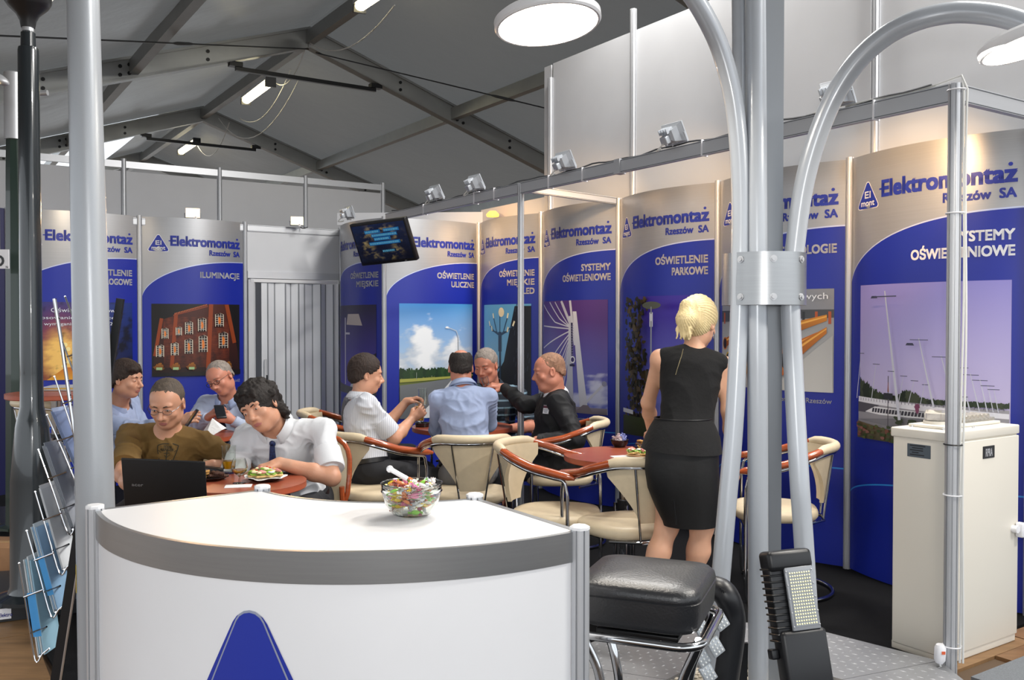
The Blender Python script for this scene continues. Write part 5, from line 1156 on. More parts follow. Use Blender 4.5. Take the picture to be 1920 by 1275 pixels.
# ================================================================ CHAIRS
def tub_chair():
    t = thing('tub_chair', 'x', 'chair', (0, 0, 0), 'cream tub chairs at the tables')
    rings = []
    def outline(f, z, dz=0):
        out = []
        for k in range(36):
            a = 2*PI*k/36; ca_, sa_ = math.cos(a), math.sin(a)
            x = .225*abs(ca_)**.75*(1 if ca_ > 0 else -1); y = .215*abs(sa_)**.8*(1 if sa_ > 0 else -1); x *= 1+.12*(y/.215); out.append(Vector((x*f, y*f+.01, z)))
        return out
    for f, z in ((.80, .385), (.95, .39), (1.0, .405), (1.0, .425), (.96, .44), (.8, .447), (.5, .449), (.05, .449)): rings.append(outline(f, z))
    obj('seat', MB().loft(rings), CREAM, t, angle=60)
    def upath(a, r=.27, y0=-.02): return Vector((r*math.sin(a), y0-r*math.cos(a), 0))
    # backrest shell
    V = []; nI, nJ = 14, 9
    th = .022; grid = []
    for side in (0, 1):
        for j in range(nJ+1):
            f = j/nJ; z = .475+.275*f; amax = R_(18+38*min(1, (f*1.25))**1.3); rr = .225+.035*f-(.02 if side else 0)
            for i in range(nI+1):
                a = -amax+2*amax*i/nI; V.append(Vector((rr*math.sin(a), -.01-.015*f-rr*math.cos(a), z)))
    K = (nI+1)*(nJ+1); Fc = []
    for j in range(nJ):
        for i in range(nI):
            q = j*(nI+1)+i; Fc.append((q, q+1, q+nI+2, q+nI+1)); Fc.append((K+q, K+q+nI+1, K+q+nI+2, K+q+1))
        Fc.append((j*(nI+1), (j+1)*(nI+1), K+(j+1)*(nI+1), K+j*(nI+1))); q = j*(nI+1)+nI; Fc.append((q, K+q, K+q+nI+1, q+nI+1))
    for i in range(nI): Fc.append((i, K+i, K+i+1, i+1)); q = nJ*(nI+1)+i; Fc.append((q, q+1, K+q+1, K+q))
    obj('backrest', MB().add(V, Fc), CREAM, t, angle=60)
    def rim(a):
        an = abs(a)
        if an <= PI/2: p = upath(a, .268); z = .765-.07*max(0, (an-R_(40))/R_(50))**1.2
        else: ext = (an-PI/2)/R_(60); p = Vector((math.copysign(.268+.012*ext, a), -.02+.24*ext, 0)); z = .695-.045*ext
        p.z = z; return p
    pr = [rim(R_(x)) for x in range(-52, 53, 8)]; obj('back_rail', MB().tube(pr, [.018]+[.024]*(len(pr)-2)+[.018], 14), CREAM, t, angle=70)
    for sg in (-1, 1):
        pa = [rim(sg*R_(x)) for x in range(50, 151, 8)]; n_ = len(pa); obj('armrest', MB().tube(pa, [.021]*(n_-3)+[.022, .021, .010], 12, flat=.85), WOODR, t, angle=70)
    # chrome under-rail and front legs
    pr = [rim(R_(x))-Vector((0, 0, .026)) for x in range(-132, 133, 6)]
    e0, e1 = pr[0], pr[-1]
    fr_l = [Vector((e0.x, e0.y+.012, .012)), Vector((e0.x, e0.y+.02, .10)), Vector((e0.x, e0.y+.02, .52)), Vector((e0.x, e0.y+.012, .60))]
    fr_r = [Vector((-p.x, p.y, p.z)) for p in fr_l][::-1]
    obj('frame_rail', MB().tube(smooth_path([fr_l[3]]+pr[::2]+[fr_r[0]], 3), .0095, 10), CHROME, t, angle=80)
    for leg in (fr_l, fr_r[::-1]): obj('leg', MB().tube(smooth_path(leg, 4), .0095, 10), CHROME, t, angle=80)
    fl_ = [Vector((e0.x, e0.y+.012, .014))]+[Vector((.25*math.sin(a)*1.0, -.03-.25*math.cos(a), .014)) for a in np.linspace(-R_(95), R_(95), 16)]+[Vector((-e0.x, e0.y+.012, .014))]
    obj('floor_runner', MB().tube(smooth_path(fl_, 3), .0095, 10), CHROME, t, angle=80)
    for sg in (-1, 1): obj('back_rod', MB().tube([Vector((sg*.115, -.262, .735)), Vector((sg*.065, -.225, .395))], .0055, 8), CHROME, t)
    obj('seat_frame', MB().tube([Vector((.245, .17, .375)), Vector((.0, .19, .375)), Vector((-.245, .17, .375))], .0085, 8), CHROME, t)
    obj('seat_frame', MB().tube([Vector((.17, -.12, .378)), Vector((.06, -.23, .385)), Vector((-.06, -.23, .385)), Vector((-.17, -.12, .378))], .0075, 8), CHROME, t)
    return t
chair0 = tub_chair(); used = [False]
def put_chair(px, py, Y, face_deg, label, z=0, sc=1.0):
    """px: where the seat centre sits; face_deg world angle the sitter looks to (0 = right, 90 = away)"""
    o = chair0 if not used[0] else copy_tree(chair0); used[0] = True
    X = (px-960)/F*Y; o.location = (X, Y, .006+z); o.rotation_euler = (0, 0, R_(face_deg-90)); o.scale = (sc, sc, sc); o['label'] = label; return o
put_chair(706, 900, 5.25, 38, 'cream tub chair under the man in white striped shirt')
put_chair(640, 900, 6.35, 5, 'cream tub chair mostly hidden behind the striped shirt man')
put_chair(878, 0, 5.15, 98, 'cream tub chair with its back to us under the man in light blue shirt')
put_chair(1038, 0, 4.62, -22, 'empty cream tub chair turned sideways left of the cherry table with snacks')
put_chair(1180, 0, 4.36, 112, 'empty cream tub chair pushed between snack table and blonde woman')
put_chair(1052, 0, 5.75, 175, 'cream tub chair under the man in black suit')
put_chair(1458, 0, 4.72, 168, 'empty cream tub chair behind the silver lantern tubes')
put_chair(880, 0, 6.85, -88, 'cream tub chair under the man in dark striped polo shirt')
put_chair(118, 0, 5.9, 60, 'cream chair beside the high table behind the dark lamp post', .12)
# ---- plain wooden-framed chairs for the two men in front
def wood_chair(c, deg, label, sc=1.0):
    t = thing('wooden_frame_chair', label, 'chair', (0, 0, 0), 'chairs with orange wooden frames'); V = []
    outer_ = []
    for k in range(24):
        a = 2*PI*k/24; x = .215*abs(math.cos(a))**.6*(1 if math.cos(a) > 0 else -1); z = .60+.20*abs(math.sin(a))**.6*(1 if math.sin(a) > 0 else -1); outer_.append(Vector((x, -.20-.12*(z-.4), z)))
    obj('back_frame', MB().tube(outer_, .013, 8, closed=True), WOODR, t)
    m = MB(); ring = [Vector((p.x*.95, p.y, .60+(p.z-.60)*.95)) for p in outer_]; m.loft([[p+Vector((0, -.008, 0)) for p in ring], [p+Vector((0, .012, 0)) for p in ring]]); obj('back_pad', m, CREAM, t, angle=60)
    obj('seat', MB().rbox((0, .02, .415), (.42, .42, .055), .022), CREAM, t)
    for sx in (-1, 1):
        obj('leg', MB().tube([Vector((sx*.19, .20, .39)), Vector((sx*.20, .21, .0))], .014, 8), WOODR, t); obj('leg', MB().tube([Vector((sx*.19, -.19, .55)), Vector((sx*.20, -.23, .0))], .014, 8), WOODR, t)
    t.location = c; t.rotation_euler = (0, 0, R_(deg-90)); t.scale = (sc, sc, sc); return t
wood_chair(Vector(((308-960)/F*4.5, 4.5, .006)), -88, 'orange wooden-framed chair behind the man in brown T-shirt')
wood_chair(Vector(((540-960)/F*4.55, 4.55, .006)), -112, 'orange wooden-framed chair behind the curly-haired man')

# ================================================================ TABLES
def round_table(px, py, h, rad, label, stem=.03, base=.2):
    c = G(px, py, h); c.z = 0
    t = thing('round_table', label, 'table', c, 'round cherry-coloured tables')
    obj('table_top', MB().lathe([(.001, 0), (rad, 0), (rad, .004), (.001, .004)], (c.x, c.y, h-.004), 64), TTOP, t, smooth=False)
    obj('table_edge', MB().lathe([(.001, 0), (rad-.004, 0), (rad, .004), (rad, .025), (.001, .025)], (c.x, c.y, h-.0295), 64), TEDGE, t)
    obj('column', MB().tube([(c.x, c.y, .02), (c.x, c.y, h-.03)], stem, 20), CHROME, t)
    obj('column_collar', MB().tube([(c.x, c.y, h-.30), (c.x, c.y, h-.24)], stem+.012, 20), BLACKP, t)
    for k in range(3):
        a = R_(30+120*k); obj('side_tube', MB().tube([(c.x+.055*math.cos(a), c.y+.055*math.sin(a), .03), (c.x+.055*math.cos(a), c.y+.055*math.sin(a), h-.26)], .011, 10), CHROME, t)
        obj('base_foot', MB().tube(smooth_path([(c.x, c.y, .05), (c.x+.15*math.cos(a), c.y+.15*math.sin(a), .045), (c.x+base*1.2*math.cos(a), c.y+base*1.2*math.sin(a), .015)], 4), .013, 10), CHROME, t)
    obj('top_plate', MB().lathe([(.001, 0), (.12, 0), (.12, .006), (.001, .006)], (c.x, c.y, h-.036), 24), BLACKM, t)
    return c
TH = .70
T1 = round_table(457, 903, TH, .27, 'cherry round table with snack plates and two glasses in front of the curly-haired man')
T4 = round_table(1172, 852, TH, .325, 'cherry round table with bowl of sweets beside the blonde woman')
T5 = round_table(867, 799, TH, .34, 'cherry round table where four men toast with glasses')
T3 = round_table(352, 815, TH, .30, 'cherry round table in front of the man with glasses and tie')
T6 = round_table(106, 736, .99, .27, 'high orange-brown round table behind the dark lamp post at left')
T2 = P(303, 605, 3.56); 
t = thing('side_table', 'small dark side table under the black laptop', 'table', (T2.x, T2.y+.10, 0))
obj('table_top', MB().rbox((T2.x, T2.y+.10, .647), (.36, .26, .022), .004), BLACKM, t); 
for sx in (-1, 1):
    for sy in (-1, 1): obj('leg', MB().box((T2.x+sx*.16, T2.y+.10+sy*.11, .323), (.02, .02, .634)), BLACKM, t, smooth=False)
# ================================================================ PEOPLE: implicit bodies meshed with surface nets
class Sdf:
    def __init__(s, lo, hi, h):
        s.h = h; s.lo = np.array(lo, dtype=np.float32); n = np.ceil((np.array(hi)-np.array(lo))/h).astype(int)+1; s.n = n
        s.f = np.full(n, .5, dtype=np.float32); s.ax = [s.lo[i]+h*np.arange(n[i], dtype=np.float32) for i in range(3)]
    def sl(s, lo, hi, m):
        a = [max(0, int((lo[i]-m-s.lo[i])/s.h)) for i in range(3)]; b = [min(int(s.n[i]), int((hi[i]+m-s.lo[i])/s.h)+2) for i in range(3)]
        if any(b[i]-a[i] < 1 for i in range(3)): return None, None
        S_ = tuple(slice(a[i], b[i]) for i in range(3)); X = np.meshgrid(*[s.ax[i][S_[i]] for i in range(3)], indexing='ij', sparse=True); return S_, X
    def comb(s, S_, d, k, sub):
        f = s.f[S_]
        if sub:
            h_ = np.clip(.5-.5*(f+d)/k, 0, 1); s.f[S_] = f*(1-h_)-d*h_+k*h_*(1-h_)
        else:
            h_ = np.clip(.5+.5*(d-f)/k, 0, 1); s.f[S_] = d*(1-h_)+f*h_-k*h_*(1-h_)
    def rc(s, a, b, r1, r2, k=.02, sub=False):
        a = np.array(a, dtype=np.float32); b = np.array(b, dtype=np.float32); r = max(r1, r2); S_, X = s.sl(np.minimum(a, b)-r, np.maximum(a, b)+r, k+3*s.h)
        if S_ is None: return s
        ba = b-a; L2 = float(ba @ ba)+1e-9; p = [X[i]-a[i] for i in range(3)]
        t = np.clip((p[0]*ba[0]+p[1]*ba[1]+p[2]*ba[2])/L2, 0, 1)
        d = np.sqrt((p[0]-ba[0]*t)**2+(p[1]-ba[1]*t)**2+(p[2]-ba[2]*t)**2)-(r1+(r2-r1)*t); s.comb(S_, d, k, sub); return s
    def ell(s, c, r, R=None, k=.02, sub=False):
        c = np.array(c, dtype=np.float32); r = np.array(r, dtype=np.float32); R = np.eye(3) if R is None else np.array(R); m = float(max(r))
        ext = np.sqrt(((R*r)**2).sum(axis=1)); S_, X = s.sl(c-ext, c+ext, k+3*s.h)
        if S_ is None: return s
        p = [X[i]-c[i] for i in range(3)]; q = [(R[0][j]*p[0]+R[1][j]*p[1]+R[2][j]*p[2]) for j in range(3)]
        k0 = np.sqrt((q[0]/r[0])**2+(q[1]/r[1])**2+(q[2]/r[2])**2); k1 = np.sqrt((q[0]/r[0]**2)**2+(q[1]/r[1]**2)**2+(q[2]/r[2]**2)**2)+1e-6
        s.comb(S_, k0*(k0-1)/k1, k, sub); return s
    def plane(s, c, n, k=.006, ns=0):   # removes the side the normal points to
        c = np.array(c); n = np.array(n)/np.linalg.norm(n); X = np.meshgrid(*s.ax, indexing='ij', sparse=True)
        d = sum((X[i]-c[i])*n[i] for i in range(3)).astype(np.float32)
        if ns: d = (d+ns*(np.sin(X[0]*310+2*np.sin(X[2]*170))*np.sin(X[1]*290+X[2]*210)+.6*np.sin(X[0]*130+X[1]*150))).astype(np.float32)
        h_ = np.clip(.5-.5*(s.f-d)/k, 0, 1); s.f = s.f*(1-h_)+d*h_+k*h_*(1-h_); return s
    def mesh(s):
        f = s.f; sg = f < 0
        n = np.array(f.shape)-1
        cnt = np.zeros(tuple(n), dtype=np.int8)
        for dx in (0, 1):
            for dy in (0, 1):
                for dz in (0, 1): cnt += sg[dx:dx+n[0], dy:dy+n[1], dz:dz+n[2]]
        act = np.argwhere((cnt > 0) & (cnt < 8)); idx = np.full(tuple(n), -1, dtype=np.int32); idx[tuple(act.T)] = np.arange(len(act))
        acc = np.zeros((len(act), 3)); w_ = np.zeros(len(act)); cs = [(0, 0, 0), (1, 0, 0), (0, 1, 0), (1, 1, 0), (0, 0, 1), (1, 0, 1), (0, 1, 1), (1, 1, 1)]
        vals = [f[act[:, 0]+c[0], act[:, 1]+c[1], act[:, 2]+c[2]] for c in cs]
        for i in range(8):
            for j in range(i+1, 8):
                if sum(abs(cs[i][q]-cs[j][q]) for q in range(3)) != 1: continue
                a, b = vals[i], vals[j]; m = (a < 0) != (b < 0); t = np.where(m, a/(a-b+1e-12), 0)
                p = np.array(cs[i])+np.outer(t, np.array(cs[j])-np.array(cs[i])); acc += p*m[:, None]; w_ += m
        V = s.lo+(act+acc/w_[:, None])*s.h
        Q = []
        for ax in range(3):
            o1, o2 = [(1, 2), (2, 0), (0, 1)][ax]; sh = [slice(1, -1)]*3; sh[ax] = slice(0, -1); sh2 = list(sh); sh2[ax] = slice(1, None)
            # edges along ax at interior grid points
            a = sg[tuple(sh)]; b = sg[tuple(sh2)]; e = np.argwhere(a != b)
            if not len(e): continue
            flip = a[tuple(e.T)]; g = e.copy(); 
            for q in range(3):
                if q != ax: g[:, q] += 1
            d1 = np.zeros(3, int); d1[o1] = 1; d2 = np.zeros(3, int); d2[o2] = 1
            c = [g-d1-d2, g-d2, g, g-d1]; ii = np.stack([idx[tuple(x.T)] for x in c], 1)
            ii[~flip] = ii[~flip][:, ::-1]; Q.append(ii)
        Q = np.concatenate(Q); Q = Q[(Q >= 0).all(1)]; return V.astype(np.float32), Q
def vnorm(V, Q):
    a, b, c, d = V[Q[:, 0]], V[Q[:, 1]], V[Q[:, 2]], V[Q[:, 3]]; n = np.cross(c-a, d-b); N = np.zeros_like(V)
    for i in range(4): np.add.at(N, Q[:, i], n)
    return N/(np.linalg.norm(N, axis=1, keepdims=True)+1e-9)
def wrinkle(V, Q, amp, scale, seed=0):
    if not amp: return V
    r = np.random.RandomState(seed); N = vnorm(V, Q); d = np.zeros(len(V))
    P_ = V*scale; ph = r.rand(12)*6.28
    for o in range(3):
        R = np.linalg.qr(r.randn(3, 3))[0]; q = (P_*(1.6**o)) @ R
        wv = np.sin(q[:, 0]+1.6*np.sin(q[:, 1]*.6+ph[o])+1.1*np.sin(q[:, 2]*.8+ph[o+3])); d += (1-np.abs(wv)**.8)*(.6**o)*np.clip(.6+.8*np.sin(q[:, 1]*.35+q[:, 2]*.3+ph[o+6]), 0, 1.4)
    return (V+N*(amp*(d-.7))[:, None]).astype(np.float32)
def sobj(name, parts, mats, parent, label=None, matfn=None):
    """parts: list of (V,Q); joined into one mesh"""
    o3 = np.array(org_of(parent)); Vs, Qs, off = [], [], 0
    for V, Q in parts: Vs.append(V); Qs.append(Q+off); off += len(V)
    V = np.concatenate(Vs); Q = np.concatenate(Qs); me = bpy.data.meshes.new(name); me.vertices.add(len(V)); me.vertices.foreach_set('co', (V-o3).astype(np.float32).ravel())
    me.loops.add(len(Q)*4); me.loops.foreach_set('vertex_index', Q.astype(np.int32).ravel()); me.polygons.add(len(Q)); me.polygons.foreach_set('loop_start', np.arange(0, len(Q)*4, 4, dtype=np.int32))
    if not isinstance(mats, (list, tuple)): mats = [mats]
    for m in mats: me.materials.append(m)
    if matfn is not None: me.polygons.foreach_set('material_index', matfn(V[Q].mean(axis=1)).astype(np.int32))
    me.update(calc_edges=True); me.validate(); me.shade_smooth(); o = bpy.data.objects.new(name, me); COL.objects.link(o); o.parent = parent
    if label: o['label'] = label
    return o
def nv(v): return np.array(v, dtype=float)
def unit(v): v = nv(v); return v/(np.linalg.norm(v)+1e-12)
def rotm(yaw, pitch=0, roll=0):
    y = R_(yaw); f = nv((math.cos(y), math.sin(y), 0)); r = nv((math.sin(y), -math.cos(y), 0)); B = np.stack([r, f, nv((0, 0, 1))], 1)
    M = np.array(Matrix.Rotation(R_(pitch), 3, 'X') @ Matrix.Rotation(R_(roll), 3, 'Y')); return B @ M
SKIN = mat('skin', '#c99478', .48, noise=.05, nscale=25, bump=.05, bscale=180, sss=.12)
SKINF = mat('skin_fair', '#d3a184', .5, noise=.04, nscale=18, bump=.03, bscale=180, sss=.12)
SKINR = mat('skin_ruddy', '#c4826a', .48, noise=.06, nscale=22, bump=.05, bscale=180, sss=.12)
LIP = mat('lips', '#b0706a', .42); EYEW = mat('eye_white', '#d8d4ce', .2); EYED = mat('eye_iris', '#2c2a2a', .15)
def hair_mat(n, c): return mat(n, c, .75, noise=.3, nscale=60, bump=.5, bscale=120, stretch=(1, 1, .35))
def hand(sd, wr, fd, bn, side, S, curl=.6, thumb=.5, spread=1.0):
    fd = unit(fd); bn = unit(nv(bn)-fd*np.dot(bn, fd)); tx = np.cross(fd, bn)*(-1 if side > 0 else 1)   # towards the thumb
    def L(x, y, z): return nv(wr)+tx*x*S+fd*y*S+bn*z*S
    sd.rc(wr, L(0, .03, 0), .024*S, .024*S, .015)
    for x in (.026, .009, -.009, -.025): sd.rc(L(x*.6, .02, 0), L(x, .080, .002), .0135*S, .0115*S, .012)
    for i, (x, l) in enumerate(((.028, .070), (.010, .078), (-.009, .072), (-.027, .056))):
        p = L(x, .083, .002); a = 0; c = curl*(1+.12*i)
        for seg, (fr, dc) in enumerate(((.46, .75), (.30, 1.0), (.24, .7))):
            a += c*dc; d = fd*math.cos(a)-bn*math.sin(a)+tx*(.05*(1.5-i)*spread if seg == 0 else 0); q = p+d*l*fr*S; sd.rc(p, q, (.0092-.0008*seg)*S, (.0086-.0010*seg)*S, .004); p = q
    t0, t1, t2, t3 = L(.018, .015, -.004), L(.040, .045, -.012-.01*thumb), L(.046-.012*thumb, .072, -.02-.018*thumb), L(.044-.026*thumb, .092, -.026-.026*thumb)
    sd.rc(t0, t1, .016*S, .012*S, .012); sd.rc(t1, t2, .0108*S, .0098*S, .004); sd.rc(t2, t3, .0098*S, .008*S, .003)
def ik(S0, W0, l1, l2, hint):
    S0, W0 = nv(S0), nv(W0); d = W0-S0; D = np.linalg.norm(d); k = max(1, D/(.985*(l1+l2))); l1 *= k; l2 *= k; u = d/D
    c = (l1*l1+D*D-l2*l2)/(2*l1*D); c = min(1, max(-1, c)); h = nv(hint); h = unit(h-u*np.dot(h, u)); return S0+u*l1*c+h*l1*math.sqrt(max(0, 1-c*c))
def head_sdf(sd, C, R, S, w=1.0, female=False, fat=0, nose=1.0):
    def L(x, y, z): return nv(C)+R @ (nv((x*w, y, z))*S)
    def E(c, r, k=.02, sub=False, Rr=None): sd.ell(L(*c), nv(r)*S*nv((w, 1, 1)), R if Rr is None else R @ Rr, k*S, sub)
    E((0, -.018, .032), (.075, .094, .084)); E((0, .018, -.030), (.061, .070, .082), .03); E((0, .022, .034), (.0655, .066, .062), .02)
    E((0, .048, -.088), (.030 if not female else .024, .030, .024), .025)
    for s in (-1, 1):
        E((s*.044, .0, -.062), (.020+fat*.012, .035, .030), .03); E((s*.036, .060, -.026), (.024+fat*.01, .020, .020), .02)
        E((s*.026, .078, .026), (.024, .011, .008), .014)     # brow
        E((s*.031, .093, .006), (.019, .016, .011), .010, True)   # socket
        E((s*.031, .0735, .004), (.0150, .0135, .0135), .004)      # lid ball
        Re = np.array(Matrix.Rotation(s*R_(-18), 3, 'Z') @ Matrix.Rotation(R_(12), 3, 'X')); E((s*.077, -.010, -.004), (.009, .019, .031), .006, False, Re); E((s*.083, -.006, -.002), (.007, .010, .018), .004, True, Re)
    if fat: E((0, .035, -.10), (.045, .045, .028), .03)
    sd.rc(L(0, .084, .008), L(0, .106*nose, -.030), .0075*S, .0125*S, .012*S)
    for s in (-1, 1): E((s*.0125, .094, -.035), (.0085, .011, .0075), .006)
    E((0, .084, -.050), (.022, .010, .014), .02)
    E((0, .0868, -.0610), (.0225, .0065, .0046), .005); E((0, .0855, -.0705), (.0185, .0070, .0050), .005); E((0, .099, -.0655), (.024, .006, .0016), .002, True)
    return L
def hair_obj(kind, C, R, S, w, m, parent, seed=0, top=.5, line=0.0, thick=.012, label=None):
    lo = nv(C)-.2*S; hi = nv(C)+.2*S
    if kind == 'pony': lo[2] -= .08; 
    sd = Sdf(lo, hi, .0038 if kind != 'curly' else .0045)
    def L(x, y, z): return nv(C)+R @ (nv((x*w, y, z))*S)
    t = thick
    def E(c, r, k=.012, sub=False): sd.ell(L(*c), nv(r)*S*nv((w, 1, 1)), R, k*S, sub)
    E((0, -.018, .032+t*.4), (.075+t, .094+t, .084+t*1.3))
    def cutp(n, c): sd.plane(L(*c), R @ nv(n), .004, .0045 if kind != 'pony' else .002)
    rr = random.Random(seed)
    if kind in ('short', 'bald', 'receding'):
        E((0, -.045, -.015), (.070+t*.6, .065+t*.6, .06)); cutp((0, .58, -.81), (0, .0, .004+line))
        # temple sides stay clear of the face, ears are free
        for s in (-1, 1): E((s*.083, -.004, -.012), (.018, .024, .030), .006, True)
        E((0, .104, .012+line*.6), (.063, .062, .080), .01, True); E((0, .10, -.05), (.075, .07, .06), .01, True)
        if kind == 'receding':
            for s in (-1, 1): E((s*.045, .075, .085), (.030, .045, .040), .01, True)
        if kind == 'bald': E((0, -.01+top, .125), (.052, .075, .055), .02, True)
        amp, sc = .0022, 130
    elif kind == 'fringe':   # fuller parted hair
        E((0, -.05, -.02), (.074+t, .06+t, .07)); E((.02, .06, .075), (.055, .04, .03)); cutp((0, .50, -.86), (0, .0, -.006))
        for s in (-1, 1): E((s*.085, .004, -.02), (.018, .022, .03), .006, True)
        E((0, .115, -.01), (.064, .055, .070), .01, True); amp, sc = .004, 70
    elif kind == 'curly':
        for i in range(150):
            a = rr.uniform(0, 6.28); b = rr.uniform(-.62, 1.45); x, y, z = math.cos(a)*math.cos(b), math.sin(a)*math.cos(b), math.sin(b)
            if y > .15 and z < .55: continue
            if y > -.1 and z < .0 and rr.random() < .75: continue
            q = L(x*.088, -.02+y*.103, .030+z*.096); sd.rc(q, q+nv([rr.uniform(-.012, .012) for _ in range(3)]), rr.uniform(.015, .027)*S, rr.uniform(.012, .02)*S, .006)
        for i in range(46):
            a = rr.uniform(PI*1.05, PI*1.95); z = rr.uniform(-.085, -.02); a = min(max(a, PI*1.12), PI*1.88); q = L(math.cos(a)*.080, math.sin(a)*.085-.02, z); sd.rc(q, q+nv([rr.uniform(-.015, .015) for _ in range(3)]), rr.uniform(.014, .022)*S, .014*S, .006)
        for i in range(10): q = L(rr.uniform(-.06, .045), .080, rr.uniform(.072, .10)); sd.rc(q, q+nv((rr.uniform(-.02, .02), 0, -.014)), .012*S, .008*S, .005)
        E((0, .112, -.02), (.060, .045, .068), .012, True); amp, sc = .0055, 95
    elif kind == 'pony':
        E((0, -.04, -.01), (.076, .075, .075)); E((0, -.03, .05), (.082, .085, .07)); E((0, .118, -.035), (.058, .060, .085), .01, True); cutp((0, .35, -.94), (0, 0, -.058))
        for s in (-1, 1): E((s*.088, .006, -.03), (.016, .016, .026), .006, True)
        sd.rc(L(.0, -.098, .062), L(.0, -.130, .050), .026*S, .036*S, .012)
        sd.rc(L(.0, -.130, .048), L(.004, -.140, -.015), .037*S, .046*S, .02); sd.rc(L(.004, -.14, -.015), L(.004, -.128, -.080), .046*S, .026*S, .02)
        for i in range(16): q = L(rr.uniform(-.035, .035), -.135+rr.uniform(-.02, .02), -.06); sd.rc(q, q+R @ nv((rr.uniform(-.012, .012), .006, -.05))*S, .008*S, .002, .004)
        amp, sc = 0, 60
    V, Q = sd.mesh()
    if kind == 'pony':   # combed strands running towards the tie
        N = vnorm(V, Q); lc = (V-nv(C)) @ R/S; ang = np.arctan2(lc[:, 0], lc[:, 2]+.02+lc[:, 1]*.3); V = (V+N*(.0022*np.sin(ang*46+3*np.sin(lc[:, 1]*30)+8*lc[:, 0])+.0014*np.sin(ang*91))[:, None]).astype(np.float32)
        o = sobj('hair', [(V, Q)], m, parent, label)
        c = L(.0, -.105, .063); rg = [c+R @ nv((math.cos(a)*.030, 0, math.sin(a)*.030))*S for a in np.linspace(0, 2*PI, 17)[:-1]]
        obj('hair_tie', MB().tube([Vector(p) for p in rg], .0045, 8, closed=True), mat('hair_tie_gold', '#8a6a2c', .4, .3), o); return o
    else: V = wrinkle(V, Q, amp, sc, seed)
    return sobj('hair', [(V, Q)], m, parent, label)
